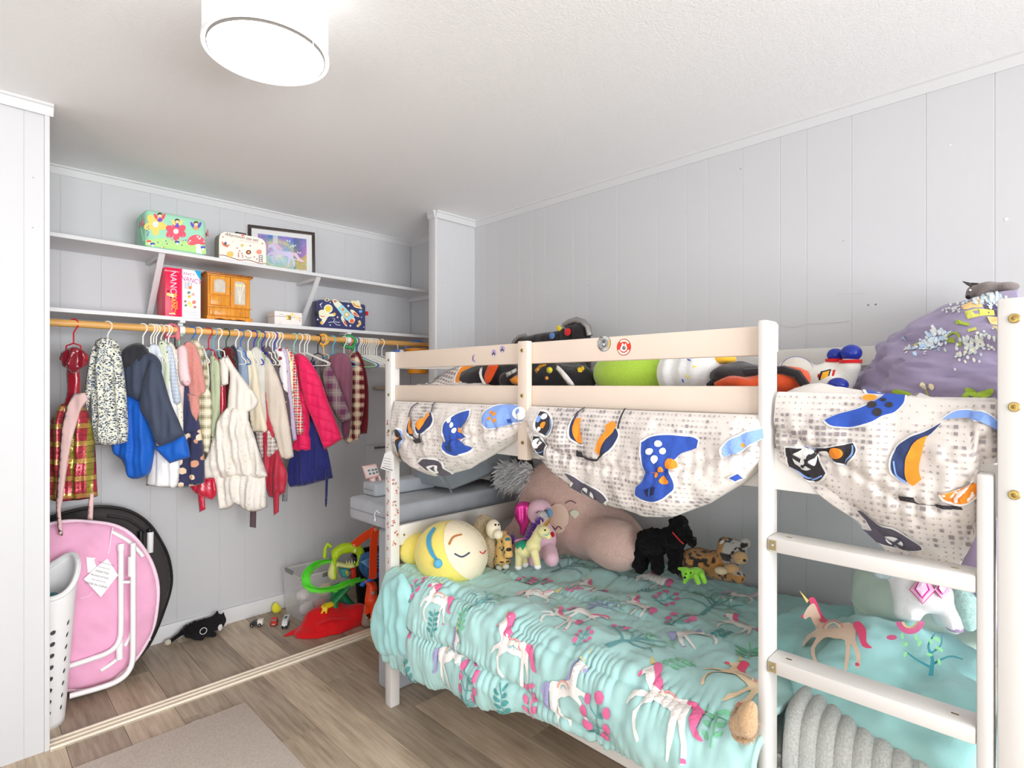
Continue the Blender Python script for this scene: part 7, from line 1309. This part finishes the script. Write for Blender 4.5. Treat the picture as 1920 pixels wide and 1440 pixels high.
def berry(pr, cx, cy, s, a, sgn=-1):
    k = lambda pts: [(cx+sgn*x, cy-y) for x, y in xf(pts, 0, 0, s, a)]
    pr.poly(k(stroke([(0, -.5), (.02, 0), (0, .4)], .035)), (104, 160, 162), 1)
    for x, y in ((-.25, .3), (.22, .35), (-.28, .05), (.28, .08), (0, .5), (-.2, -.2), (.22, -.15)): pr.poly(k(stroke([(0, y-.18), (x, y)], .02)), (104, 160, 162), 1); pr.poly(k(circ(x, y, .085, 10, .10)), (222, 110, 156), 2)
    for x, y in ((.14, -.3), (-.14, -.35), (.1, .18)): pr.poly(k(circ(x, y, .10, 8, .04, .6)), (104, 160, 158), 2)
def sprout(pr, cx, cy, s, a, col=(120, 190, 150), sgn=-1):
    k = lambda pts: [(cx+sgn*x, cy-y) for x, y in xf(pts, 0, 0, s, a)]
    pr.poly(k(stroke([(0, -.5), (.04, 0), (0, .5)], .025)), col, 1)
    for y in (-.3, -.1, .1, .3): pr.poly(k(circ(-.14, y, .13, 8, .06, -.5)), col, 1); pr.poly(k(circ(.16, y+.08, .13, 8, .06, .5)), col, 1)
K = lambda x, y: tpos(680+x/2.526, 1040+y/2.526)
PK = (222, 106, 150); LI = (158, 156, 196)
for x, y, s, a, fl, c in ((330, 185, .22, .2, False, PK), (840, 190, .24, .5, True, (230, 190, 200)), (1065, 130, .26, .1, False, PK), (1370, 108, .26, .1, False, PK), (1290, 232, .24, 0, False, PK), (930, 322, .25, .2, False, PK), (690, 400, .29, .1, False, PK), (430, 440, .29, .3, True, LI), (970, 600, .30, .35, True, LI), (1380, 640, .32, .1, False, PK), (1580, 410, .25, .8, True, LI), (1770, 315, .26, 0, False, PK), (1810, 190, .22, .1, True, (216, 190, 210)), (1770, 640, .30, -.2, False, (230, 70, 110)), (190, 300, .2, .2, False, PK), (1060, 310, .2, -.2, True, PK)): unicorn(tp, *K(x, y), s, a, fl, c, (238, 206, 170) if x == 1770 and y > 600 else (238, 228, 224))
for x, y, s, a, c, l in ((590, 245, .17, -.2, (112, 166, 168), (130, 190, 160)), (985, 45, .22, -.2, (112, 162, 166), (130, 180, 160)), (1290, 440, .22, -.3, (104, 160, 164), (140, 196, 166)), (1660, 215, .24, .1, (104, 160, 164), (140, 190, 166)), (1130, 240, .18, 0, (150, 150, 196), (130, 190, 160))): tree(tp, *K(x, y), s, a, c, l)
for x, y, s in ((515, 560, .15), (1105, 730, .15), (1500, 300, .15), (830, 120, .14), (770, 110, .12), (1430, 190, .12), (1210, 370, .10), (230, 140, .10), (1040, 430, .08)): berry(tp, *K(x, y), s, random.uniform(-.3, .3))
for x, y, s in ((235, 510, .12), (780, 640, .13), (1830, 470, .16), (345, 275, .09), (460, 275, .09), (1340, 155, .08), (1000, 165, .08), (660, 640, .1), (1490, 560, .1), (1640, 740, .1), (1530, 100, .1), (1700, 370, .09)): sprout(tp, *K(x, y), s, random.uniform(-.4, .4), random.choice([(120, 190, 150), (80, 150, 150), (226, 120, 160)]))
tag(tp.build('unicorn_print', tc), kind='stuff')
fr, to2, to3 = pplane((1.275, 2.0, .4), (0, -1, 0), (0, 0, 1)); fr = (np.array(fr[0])-TO,)+tuple(fr[1:])
puff('corner_fold', to2([(752, 1072), (738, 1082), (722, 1094), (711, 1115), (703, 1150), (702, 1190), (708, 1216), (722, 1229), (738, 1228), (750, 1235), (770, 1230), (775, 1120)]), fr, .028, M_teal2, tc, R=.05, g=.010, folds=.009, fw=.06)
# folded-back heap behind the ladder
hp = [('e', (1.76, .33, .57), (.25, .21, .19)), ('e', (1.62, .42, .57), (.14, .12, .10)), ('e', (1.60, .17, .60), (.17, .08, .12)), ('e', (1.95, .55, .56), (.26, .17, .10)), ('e', (1.54, .28, .61), (.10, .15, .07))]
b, _ = soft(shift(hp, TO), .06, .010, disp=lambda p: vn(p, 9)*.022+vn(p*np.array((1, 1, 2)), 22)*.010+.006*(1-np.abs(vn(p, 30))))
b.v = [(x, max(y, .10-TO[1]), z) for x, y, z in b.v]; b.build('folded_heap', M_teal2, tc, angle=180)
hs = ellsurf((1.76, .33, .57), (.262, .222, .202), TO); pr = Print(hs, .004, 8)
unicorn(pr, 1560, 1195, 190, .05, False, (226, 80, 120), (238, 206, 184), 1, 2); sc_ = 1
for pl, w in (([(1742, 1270), (1745, 1240), (1738, 1215), (1752, 1190)], [9, 5, 2]), ([(1744, 1250), (1775, 1235), (1800, 1240)], [5, 2]), ([(1742, 1255), (1715, 1240), (1696, 1225)], [5, 2]), ([(1742, 1230), (1760, 1215), (1762, 1195)], [4, 2])): pr.poly(stroke(pl, w), (60, 140, 150), 2)
for _ in range(14): pr.poly(circ(random.uniform(1690, 1780), random.uniform(1195, 1250), 6, 7, 3, random.uniform(0, 3)), (140, 210, 150), 3)
pr.poly(arc(1705, 1170, 26, 16, .1, 3.0), (206, 96, 140), 2); pr.poly(arc(1705, 1170, 15, 10, .1, 3.0), (240, 200, 150), 2); pr.poly(circ(1672, 1200, 10, 8, 5), (206, 90, 130), 2)
tag(pr.build('unicorn_print', tc), kind='stuff')
# grey ribbed blanket over the mattress edge by the ladder
t = thing('ribbed_blanket', 'grey ribbed plush blanket at the bed edge below the ladder rungs', 'blanket', (1.5, .3, .50)); LL = np.array((1.5, .3, .50)); ns, nt = 170, 40; Ys2 = np.linspace(.490, .128, ns); P = np.zeros((ns, nt, 3))
for i, y in enumerate(Ys2):
    rb_ = abs(math.sin((y-.128)*math.pi/.036))**.6; pl = np.array(spl([(1.72, y, .585), (1.6, y, .60), (1.48, y, .60), (1.425, y, .57), (1.405, y, .50), (1.402, y, .42)], 8, False)); n = np.linspace(0, 1, len(pl)); q = np.c_[[np.interp(np.linspace(0, 1, nt), n, pl[:, k]) for k in range(3)]].T; P[i] = q+np.array((-.006, 0, .014))*rb_
MB().grid(P-LL).build('ribs', plush('grey_rib_plush', (204, 206, 202), 200, .15), t, angle=180, solid=.01); MB().tube([P[i, -1]-LL for i in range(0, ns, 4)], .006, 6).build('hem', plush('grey_rib_plush', (0, 0, 0)), t)
# pillows at the head end
def pil(name, label, c, r, m, L): 
    t = thing(name, label, 'pillow', L); softobj('cover', shift([('e', c, r), ('e', tuple(np.array(c)+np.array((.02, .01, .03))), tuple(np.array(r)*.9))], L), m, t, .03, .011, disp=lambda p: vn(p, 8)*.012+vn(p, 24)*.004); MB().tube([tuple(np.array(c)-np.array(L)+np.array((r[0]*math.cos(a)*.99, r[1]*math.sin(a)*.99, 0))) for a in np.linspace(0, 6.283, 30)], .005, 6).build('piping', m, t)
pil('pillow', 'pale mint pillow behind the teal comforter heap', (2.08, .33, .71), (.22, .17, .15), fabric('mint_pillowcase', (206, 226, 214), .04), (2.1, .29, .56)); pil('pillow', 'lavender cushion standing at the head end of the lower bunk', (1.98, .155, .92), (.22, .05, .19), fabric('lavender_cushion', (190, 170, 206), .04), (1.98, .155, .72))
# white plush with diamond print
XL2 = 1.80; L = (1.80, .27, .68); M_ll = plush('white_minky', (236, 232, 234), 260, .05, .35)
t, o = toy('llama_toy', 'white plush animal with pink diamond print standing on the comforter heap', L, [E_(1735, 1112, XL2, 52, 34, .055), E_(1702, 1098, XL2, 24, 34, .04), CP(1700, 1105, XL2, 1692, 1148, XL2-.02, 20, 15), CP(1722, 1120, XL2, 1712, 1152, XL2-.03, 17, 14), CP(1775, 1115, XL2, 1788, 1172, XL2-.02, 22, 16), CP(1770, 1120, XL2+.02, 1765, 1160, XL2+.02, 20, 15), CP(1700, 1088, XL2, 1668, 1075, XL2, 16, 12)], M_ll, .016, .0075)
softobj('muzzle', shift([E_(1652, 1074, XL2, 17, 11), E_(1672, 1074, XL2, 18, 12)], L), plush('pale_blue_minky', (196, 216, 220)), t, .01, .006); softobj('mane', shift([CP(1795, 1085, XL2, 1812, 1130, XL2-.01, 14, 20), CP(1812, 1130, XL2-.01, 1815, 1170, XL2-.01, 20, 14), CP(1790, 1085, XL2, 1770, 1078, XL2, 10, 8)], L), plush('aqua_fuzz', (176, 212, 206), 120, .15), t, .014, .007)
c, r_ = onX(1735, 1112, XL2), E_(1735, 1112, XL2, 54, 36, .058)[2]; pr = Print(ellsurf(c, r_, L), .003, 6)
for cx, s in ((1730, 1.0), (1764, .62)):
    for k_, cl_ in ((1.0, (206, 40, 130)), (.9, (240, 176, 206)), (.55, (206, 40, 150)), (.42, (240, 200, 226))): pr.poly([(cx-24*s*k_, 1108-2), (cx-8*s*k_, 1098-12*s*k_), (cx+10*s*k_, 1098-12*s*k_), (cx+24*s*k_, 1108), (cx, 1108+24*s*k_)], cl_, 1+[1, .9, .55, .42].index(k_))
pr.build('diamond_print', t); softobj('hoof', shift([E_(1694, 1152, XL2-.02, 15, 8)], L), plush('lilac_hoof', (190, 160, 200)), t, .01, .006); softobj('hoof', shift([E_(1789, 1176, XL2-.02, 16, 9)], L), plush('lilac_hoof', (0, 0, 0)), t, .01, .006)
t, o = toy('tan_toy', 'tan furry toy paw poking out beside the guard post', tuple(onX(1400, 1340, 1.29)), [E_(1400, 1352, 1.26, 20, 30), E_(1380, 1360, 1.26, 14, 18), E_(1408, 1328, 1.26, 12, 14)], plush('tan_fur', (206, 170, 130), 160, .15), .015, .006); MB().ell((-.02, .01, -.045), (.012, .016, .012), 10, 8).build('toe', plush('tan_fur', (0, 0, 0)), t)
_pp = []; _nn = []
for _ in range(500):
    a_, z_ = random.uniform(0, 6.28), random.uniform(-1, 1); q_ = math.sqrt(1-z_*z_); _pp.append((.022*math.cos(a_)*q_-.012, .022*math.sin(a_)*q_+.0, .035*z_-.014)); _nn.append((math.cos(a_)*q_, math.sin(a_)*q_, z_-.6))
tag(tufts('fur', _pp, _nn, .016, .0009, plush('tan_fur', (0, 0, 0)), t, .5, 3), kind='stuff')
# ------------------------------------------------------------------ grey foam play couch at the foot of the bed
def foam(name, label, lo, hi, m, L, zip_=True):
    t = thing(name, label, 'foam cushion', L); l_, h_ = [np.array(q)-np.array(L) for q in (lo, hi)]; MB().box(l_, h_, ch=.016).build('cover', m, t, angle=180)
    z = (l_[2]+h_[2])/2; MB().tube([(l_[0]-.001, l_[1]+.02, z), (l_[0]-.001, h_[1]-.02, z)], .0025, 6).build('zipper', fabric('foam_zip', (120, 122, 126)), t); return t
M_fo = fabric('grey_suede', (158, 162, 168), .10, 300)
foam('foam_couch', 'upright grey foam couch base behind the foot post', (1.385, 2.15, 0), (2.03, 2.26, .725), M_fo, (1.7, 2.2, 0))
t = foam('foam_cushion', 'long flat grey foam cushion lying over the foot of the bed', (1.372, 2.148, .73), (2.18, 2.50, .838), M_fo, (1.75, 2.3, .73))
p0 = np.array((1.371, 2.22, .80))-np.array((1.75, 2.3, .73)); MB().tube([p0, p0+np.array((-.004, .02, .01)), p0+np.array((-.005, .035, -.01)), p0+np.array((-.004, .03, -.03))], .0022, 6).ell(p0+np.array((-.005, .03, -.034)), (.004, .004, .008), 8, 6).build('pull_cord', mat('white_cord', (235, 235, 232), .6), t)
# wedge cushion
L = (1.8, 2.32, .84); t = thing('foam_wedge', 'dark grey foam wedge tipped on the flat foam cushion', 'foam cushion', L); M_fd = fabric('slate_suede', (128, 136, 142), .1, 300)
v = [np.array(onY(*p)) for p in ((800, 862, 2.28), (846, 918, 2.17), (960, 868, 2.17), (955, 840, 2.28), (790, 850, 2.45), (770, 905, 2.45), (945, 880, 2.45), (950, 840, 2.45))]
bm = bmesh.new(); vs = [bm.verts.new(Vector(p-np.array(L))) for p in v]; r = bmesh.ops.convex_hull(bm, input=vs); bmesh.ops.delete(bm, geom=[e for e in r['geom_interior'] if isinstance(e, bmesh.types.BMVert)], context='VERTS'); bm.verts.index_update(); MBx = MB().add([p.co[:] for p in bm.verts], [[q.index for q in f.verts] for f in bm.faces]); bm.free(); MBx.build('cover', M_fd, t, smooth=False, bevel=.012)
MB().tube([np.array(onY(826, 880, 2.225))-np.array(L), np.array(onY(846, 921, 2.168))-np.array(L)], .004, 6).ell(np.array(onY(846, 922, 2.163))-np.array(L), (.006, .006, .006), 8, 6).build('seam_tab', fabric('foam_zip', (0, 0, 0)), t)
L = (1.98, 2.28, .84); t = thing('foam_bolster', 'dark grey foam bolster leaning behind the pink plush', 'foam cushion', L); fr, to2, to3 = pplane((1.98, 2.28, .95), (1, 0, 0), (0, 0, 1)); fr = (np.array(fr[0])-np.array(L),)+tuple(fr[1:])
puff('cover', to2([(922, 912), (926, 880), (940, 855), (968, 850), (1000, 862), (1000, 905), (960, 905)]), fr, .055, fabric('charcoal_suede', (92, 96, 100), .1, 300), t, R=.03, g=.012, folds=0); MB().tube(rel(to3([(930, 908), (934, 880), (948, 862)], .05), L), .004, 6).build('seam', fabric('foam_zip', (0, 0, 0)), t)
L = (1.50, 2.42, .84); t = thing('foam_block', 'light grey foam block at the back of the couch', 'foam cushion', L); MB().box((-.06, -.05, .0), (.30, .07, .065), ch=.012).build('cover', M_fo, t, angle=180); MB().tube([(-.061, -.03, .03), (-.061, .05, .03)], .0025, 6).build('zipper', fabric('foam_zip', (0, 0, 0)), t)
# pale pink toy leaning on the foam
L = (1.46, 2.44, .84); t = thing('pink_toy', 'pale pink toy with grey screen panel leaning behind the foot post', 'toy', L); fr, to2, to3 = pplane((1.46, 2.46, .95), (1, -.3, 0), (0, .1, 1)); fr = (np.array(fr[0])-np.array(L),)+tuple(fr[1:]); M_pt = mat('pale_pink_plastic', (214, 180, 176), .5)
puff('head', to2([(678, 874), (706, 869), (712, 890), (708, 894), (686, 899)]), fr, .018, M_pt, t, R=.01, g=.008, folds=0); puff('strap', to2([(692, 896), (704, 893), (708, 925), (708, 950), (704, 955), (700, 930)]), fr, .012, M_pt, t, R=.008, g=.008, folds=.001); puff('strap', to2([(706, 890), (712, 888), (720, 912), (714, 914)]), fr, .010, M_pt, t, R=.008, g=.008, folds=.001)
pr = Print(lambda u, v, off: np.array(fr[0])+np.outer(u, fr[1])+np.outer(v, fr[2])+np.array(fr[3])*(.019+off), .0005); pr.poly(to2([(684, 878), (704, 874), (709, 888), (687, 892)]), (190, 190, 186), 1)
for u, v in ((690, 882), (697, 881), (703, 880), (692, 888), (699, 887), (705, 885)): pr.poly(to2(circ(u, v, 2.6, 8, 2)), (96, 100, 104), 2)
pr.build('panel_print', t)
# ------------------------------------------------------------------ plush toys on the lower bunk
XB = 2.08; M_pb = plush('pink_long_plush', (255, 192, 180), 130, .10, .8, .008); L = (2.1, 1.75, .56)
t, o = toy('pink_plush_bear', 'giant blush pink plush animal lounging against the wall', L, [('e', (2.13, 1.80, .76), (.16, .235, .25)), ('e', (2.18, 1.60, .68), (.13, .24, .14)), CP(1105, 1000, 2.10, 1165, 1028, 1.99, 42, 34), ('e', onX(1155, 1020, 2.02), (.10, .13, .10)), CP(985, 1000, 2.02, 960, 1020, 1.98, 34, 28)], M_pb, .06, .0125, disp=lambda p: vn(p, 60)*.004)
fe = ((2.13, 1.80, .76), (.168, .243, .258)); pr = Print(ellsurf(*fe, L), .004, 5); pr.poly(circ(1046, 972, 21, 20, 28, .1), (222, 196, 176), 1)
for pl in ([(1003, 944), (1012, 937), (1022, 941), (1026, 948)], [(1060, 944), (1070, 939), (1080, 944)], [(1030, 990), (1037, 986), (1042, 992), (1048, 986), (1054, 991)]): pr.poly(stroke(pl, 1.8), (96, 64, 84), 2)
for u, v in ((1077, 962), (1083, 968)): pr.poly(circ(u, v, 8, 10, 6), (206, 206, 186), 2)
tag(pr.build('face_embroidery', t), kind='stuff')
pts = []; nr = []
for _ in range(260): u, v = random.uniform(948, 1000), random.uniform(874, 902); p = np.array(onX(u, v+random.uniform(0, 10), 2.06)); pts.append(p-np.array(L)); nr.append((-.5+random.uniform(-.5, .3), .5+random.uniform(-.8, .5), .5+random.uniform(-.9, .6)))
tag(tufts('mane', pts, nr, .085, .0016, plush('white_mint_fur', (250, 252, 244), 200), t, .6, 5, .3), kind='stuff')
MB().tube([tuple(np.array(onX(u, v, 1.985))-np.array(L)) for u, v in ((1106, 985), (1112, 1010), (1110, 1035))], .003, 6).build('arm_seam', plush('pink_seam', (214, 160, 152)), t)
# yellow round cushion, plain two tone with a blue band
L = (1.50, 1.86, .56); cY = onX(845, 1038, 1.50); rY = (.148, .158, .138); M_yl = plush('butter_velboa', (240, 214, 110), 200, .05, .3)
t, o = toy('yellow_cushion', 'round butter yellow plush cushion with beige panel and blue band', L, [('e', cY, rY)], M_yl, .02, .011)
softobj('bun', shift([('e', tuple(np.array(onX(782, 1030, 1.46))), (.085, .075, .072))], L), M_yl, t, .02, .009)
pr = Print(ellsurf(cY, (.1495, .1595, .1395), L), .0014, 6); pr.poly(spl([(838, 984), (862, 976), (890, 990), (908, 1012), (914, 1040), (910, 1062), (898, 1082), (884, 1088), (862, 1076), (842, 1052), (832, 1018)], 4), (238, 220, 192), 1); pr.poly(stroke([(816, 990), (806, 1005), (805, 1022), (812, 1040), (820, 1050)], [5, 9, 8, 5]), (70, 150, 186), 2)
pr.poly(stroke([(842, 1022), (850, 1008), (866, 1003)], [4, 3]), (176, 112, 56), 3); pr.poly(stroke([(852, 1038), (866, 1044), (880, 1036)], 3), (60, 70, 96), 3); pr.poly(stroke([(898, 1034), (904, 1038), (910, 1032)], 2), (206, 70, 80), 3); tag(pr.build('panel_print', t), kind='stuff')
p = ellsurf(cY, (.148, .158, .138), L)(np.array([822.]), np.array([1056.]), .004)[0]; MB().ell(p, (.018, .018, .019), 16, 10).build('pompom', mat('blue_velboa', (90, 168, 204), .8), t)
# lamb plush
XS_ = 1.70; L = (1.70, 1.86, .565); M_lamb = plush('oatmeal_curl', (212, 190, 152), 110, .2, 1.0, .01)
t, o = toy('toy_lamb', 'curly oatmeal lamb plush next to the yellow cushion', L, [E_(908, 986, XS_, 20, 21), E_(918, 1030, XS_, 18, 30), CP(912, 1040, XS_, 922, 1062, XS_-.01, 10, 6), CP(898, 985, XS_, 888, 1000, XS_-.01, 8, 7)], M_lamb, .012, .0055, disp=lambda p: vn(p, 130)*.004)
softobj('face', shift([E_(925, 992, XS_-.03, 14, 18), E_(934, 1002, XS_-.045, 9, 9)], L), plush('cream_velour', (232, 220, 194), 300, .05, .2), t, .01, .005); eye(t, onX(929, 984, XS_-.075), .005, M_eye, L); eye(t, onX(935, 984, XS_-.065), .004, M_eye, L)
# leopard print doll
XD = 1.72; L = tuple(np.array(onX(942, 1066, XD))); t = thing('leopard_doll', 'small bundled toy in leopard print cloth between lamb and unicorn', 'plush toy', L)
o = softobj('body', shift([CP(943, 1008, XD, 942, 1054, XD, 13, 16), CP(950, 1012, XD-.01, 953, 1040, XD-.02, 9, 9)], L), None or dots('leopard_ochre', (214, 172, 104), [(40, 50, 54), (60, 110, 110), (50, 40, 34)], 34, .44), t, .01, .0045)
for v_ in (o,): 
    me = o.data; L_ = me.uv_layers.new(name='UVMap'); idx = np.zeros(len(me.loops), dtype=np.int32); me.loops.foreach_get('vertex_index', idx); co = np.array([p.co[:] for p in me.vertices]); L_.data.foreach_set('uv', (np.c_[co[:, 1]+co[:, 0]*.5, co[:, 2]][idx]*1.5).astype(np.float32).ravel())
softobj('paw', shift([E_(948, 1062, XD-.03, 7, 5), E_(936, 1064, XD-.03, 7, 5)], L), plush('white_paw', (236, 226, 210)), t, .006, .004)
# small unicorn plush
XU = 1.74; L = tuple(np.array(onX(1000, 1068, XU))); M_un = plush('pale_yellow_minky', (232, 220, 160), 300, .06, .3)
t, o = toy('toy_unicorn', 'pale yellow unicorn plush with purple mane and gold horn', L, [E_(985, 1030, XU, 19, 15), E_(1000, 1024, XU, 14, 15), CP(1000, 1020, XU, 1014, 992, XU-.01, 11, 9), E_(1020, 996, XU-.015, 12, 11), CP(1020, 998, XU-.015, 1028, 1006, XU-.02, 8, 6), CP(974, 1035, XU-.02, 972, 1062, XU-.02, 8, 6), CP(980, 1040, XU+.03, 984, 1058, XU+.03, 8, 6), CP(1002, 1035, XU-.02, 1008, 1060, XU-.02, 8, 6)], M_un, .008, .0042)
for u, v, X in ((972, 1063, XU-.02), (984, 1058, XU+.03), (1008, 1062, XU-.02)): s = sc(u, X); MB().ell(np.array(onX(u, v, X))-np.array(L), (7*s, 7*s, 6*s), 12, 8).build('hoof', mat('white_satin_hoof', (240, 236, 230), .4), t)
a, b_ = np.array(onX(1023, 984, XU-.015))-np.array(L), np.array(onX(1034, 968, XU-.015))-np.array(L); MB().tube([a, (a+b_)/2, b_], [.008, .005, .001], 10).build('horn', mat('gold_lame', (214, 170, 70), .25, metal=.9), t)
pts = [np.array(onX(u, v, XU-.0))-np.array(L) for u, v in ((1018, 978), (1012, 982), (1006, 988), (1001, 995), (997, 1003), (994, 1010), (964, 1012), (960, 1016), (962, 1020), (1016, 980), (1004, 992))]; tag(tufts('mane', pts, [(0, .5, .3)]*len(pts), .035, .002, plush('purple_fur', (96, 40, 150), 200), t, .8, 40), kind='stuff')
pr = Print(ellsurf(onX(985, 1030, XU), E_(985, 1030, XU, 20.5, 16.5)[2], L), .0015, 3); pr.poly([(966, 1020), (978, 1012), (1000, 1014), (1002, 1024), (996, 1022), (992, 1032), (986, 1024), (980, 1032), (976, 1024), (970, 1030)], (30, 150, 116), 1); pr.poly(stroke([(966, 1016), (980, 1012), (1000, 1013)], 3), (206, 120, 180), 2); pr.build('saddle_cloth', t)
eye(t, onX(1022, 994, XU-.042), .0042, M_eye, L); MB().tube([np.array(onX(u, v, XU-.036))-np.array(L) for u, v in ((1012, 990), (1018, 1002), (1026, 1004), (1030, 998))], .0018, 5).build('bridle', fabric('aqua_tape', (120, 190, 190)), t); MB().tube([np.array(onX(1016, 986, XU-.01))-np.array(L), np.array(onX(1014, 974, XU-.01))-np.array(L)], [.006, .0012], 8).build('ear', M_un, t)
# pink pony plush with metallic cap
XK = 1.90; L = tuple(np.array(onX(1022, 1055, XK))); t, o = toy('pink_pony', 'baby pink plush animal with metallic pink cap behind the unicorn', L, [E_(1012, 960, XK, 24, 24), E_(1016, 1012, XK, 27, 34), CP(1005, 1035, XK-.03, 1000, 1050, XK-.05, 13, 12), CP(1030, 1035, XK-.03, 1034, 1048, XK-.06, 15, 14), CP(1005, 995, XK, 1000, 1000, XK, 14, 12)], plush('baby_pink_minky', (240, 190, 206), 260, .05, .3), .014, .0065)
softobj('muzzle', shift([E_(1016, 968, XK-.055, 11, 10)], L), plush('pearl_minky', (220, 206, 206)), t, .008, .005); puff('metallic_cap', *(lambda F_: (F_[1]([(966, 950), (972, 942), (985, 940), (996, 944), (998, 965), (990, 985), (982, 1005), (976, 1000), (974, 985), (966, 970)]), (np.array(F_[0][0])-np.array(L),)+tuple(F_[0][1:])))(pplane((1.84, 1.84, .75), (.5, -1, 0), (0, 0, 1))), .028, mat('metallic_pink', (226, 60, 150), .22, metal=.5, var=.25, vsc=30), t, R=.02, g=.008, folds=.003)
for pl in ([(1005, 962), (1009, 959), (1013, 962)], [(1020, 958), (1024, 956), (1027, 959)]): MB().tube([np.array(onX(u, v, XK-.062))-np.array(L) for u, v in pl], .0018, 5).build('eyelid', M_eye, t)
MB().ell(np.array(onX(1036, 1002, XK-.05))-np.array(L), (.004, .012, .012), 12, 8).build('tag_heart', mat('red_gloss', (200, 30, 40), .3), t); MB().ell(np.array(onX(1030, 962, XK-.02))-np.array(L), (.012, .018, .022), 12, 8).build('ear', plush('sky_ear', (120, 170, 210)), t)
# black poodle plush
XP = 2.0; L = tuple(np.array(onX(1235, 1074, XP))); M_pd = plush('black_curl', (20, 19, 20), 120, .35, 1.0, .01)
t, o = toy('toy_dog', 'curly black dog plush with thin red collar', L, [E_(1225, 1015, XP, 32, 24), E_(1262, 1008, XP, 24, 22), E_(1275, 985, XP-.01, 17, 20), CP(1280, 995, XP-.01, 1297, 1015, XP-.02, 12, 10), CP(1205, 1025, XP, 1200, 1060, XP-.02, 17, 14), CP(1228, 1030, XP, 1234, 1066, XP-.04, 15, 12), CP(1265, 1020, XP, 1266, 1064, XP-.03, 14, 12), CP(1262, 980, XP+.02, 1260, 1005, XP+.02, 9, 10)], M_pd, .014, .0075, disp=lambda p: vn(p, 75)*.009)
MB().tube([np.array(onX(u, v, XP-.055))-np.array(L) for u, v in ((1261, 998), (1268, 1006), (1276, 1015), (1282, 1020))], .0028, 6).build('collar', fabric('red_tape', (190, 30, 36)), t); eye(t, onX(1283, 986, XP-.05), .005, M_eye, L); MB().ell(np.array(onX(1302, 1010, XP-.045))-np.array(L), (.008, .009, .007), 10, 8).build('nose', mat('black_nose', (20, 18, 20), .25), t)
# leopard cat plush
XC = 2.06; L = tuple(np.array(onX(1335, 1092, XC)))
def leo(V):
    Vw = V+np.array(L); n = vn(Vw, 75); m = vn(Vw+5, 23); d = Vw[:, 1]*1.0; head = (Vw[:, 1] < onX(1368, 1040, XC)[1]) & (Vw[:, 2] > onX(1370, 1062, XC)[2])
    base = np.where(head[:, None], np.array(lin((190, 186, 178))), np.array(lin((196, 138, 74)))); dark = np.array(lin((46, 36, 32))); spot = (n > .22)[:, None]; c = np.where(spot, dark, base*(1+.15*m[:, None])); return np.c_[c, np.ones(len(c))]
t, o = toy('toy_leopard', 'leopard spotted cat plush lying beside the wall', L, [E_(1310, 1052, XC, 36, 24), E_(1345, 1058, XC, 30, 26), E_(1372, 1035, XC-.01, 27, 25), CP(1340, 1070, XC-.02, 1385, 1082, XC-.06, 14, 12), CP(1300, 1065, XC-.02, 1280, 1072, XC-.03, 16, 12), E_(1358, 1018, XC, 11, 11), E_(1398, 1018, XC, 9, 10)], vcol('leopard_plush', .95, .3, .8, 200), .014, .005, colf=leo)
softobj('muzzle', shift([E_(1388, 1046, XC-.05, 14, 12), E_(1372, 1066, XC-.06, 14, 9)], L), plush('camel_plush', (206, 164, 112)), t, .01, .006); softobj('inner_ear', shift([E_(1356, 1020, XC-.03, 7, 8)], L), plush('white_ear', (220, 214, 206)), t, .006, .005); MB().ell(np.array(onX(1396, 1051, XC-.095))-np.array(L), (.006, .006, .005), 10, 8).build('nose', mat('black_nose', (0, 0, 0)), t); softobj('paw', shift([E_(1352, 1070, XC-.08, 12, 7)], L), plush('cream_paw', (226, 204, 164)), t, .006, .005)
# little lime dog plush
XG = 1.98; L = tuple(np.array(onX(1300, 1094, XG))); t, o = toy('toy_dog', 'tiny lime green dotted dog plush lying before the leopard', L, [E_(1306, 1074, XG, 15, 10), E_(1289, 1076, XG-.02, 11, 10), CP(1285, 1068, XG-.02, 1272, 1066, XG-.02, 5, 3), CP(1316, 1078, XG-.02, 1321, 1090, XG-.02, 5, 5), CP(1304, 1080, XG-.04, 1309, 1092, XG-.05, 5, 5), CP(1288, 1084, XG-.03, 1284, 1091, XG-.03, 5, 4)], mat('lime_minky', (142, 214, 60), .85, var=.12, vsc=90, sheen=.4), .008, .0042)
eye(t, onX(1286, 1076, XG-.06), .0035, M_eye, L); eye(t, onX(1295, 1074, XG-.055), .0035, M_eye, L); MB().ell(np.array(onX(1284, 1083, XG-.06))-np.array(L), (.005, .005, .004), 10, 8).build('nose', mat('black_nose', (0, 0, 0)), t)
# ------------------------------------------------------------------ closet access doors behind the bed post
for n_, (z0, z1) in ((1, (.30, .955)), (2, (.967, 1.36))):
    d = struct(f'door_{n_}', MB().box((2.02, YB-.008, z0), (2.385, YB, z1), ch=.002), M_wall)
    MB().tube([(2.12, YB-.008, z1-.012 if n_ == 1 else z1-.002), (2.12, YB-.045, z1-.012 if n_ == 1 else z1-.002)], .006, 10).tube([(2.07, YB-.045, z1-.012 if n_ == 1 else z1-.002), (2.22, YB-.045, z1-.012 if n_ == 1 else z1-.002)], .012 if n_ == 2 else .007, 10).build('door_handle', wood('pale_peg', (190, 170, 146), (206, 188, 166)) if n_ == 2 else mat('pewter_pull', (110, 108, 106), .4, metal=.6), d)
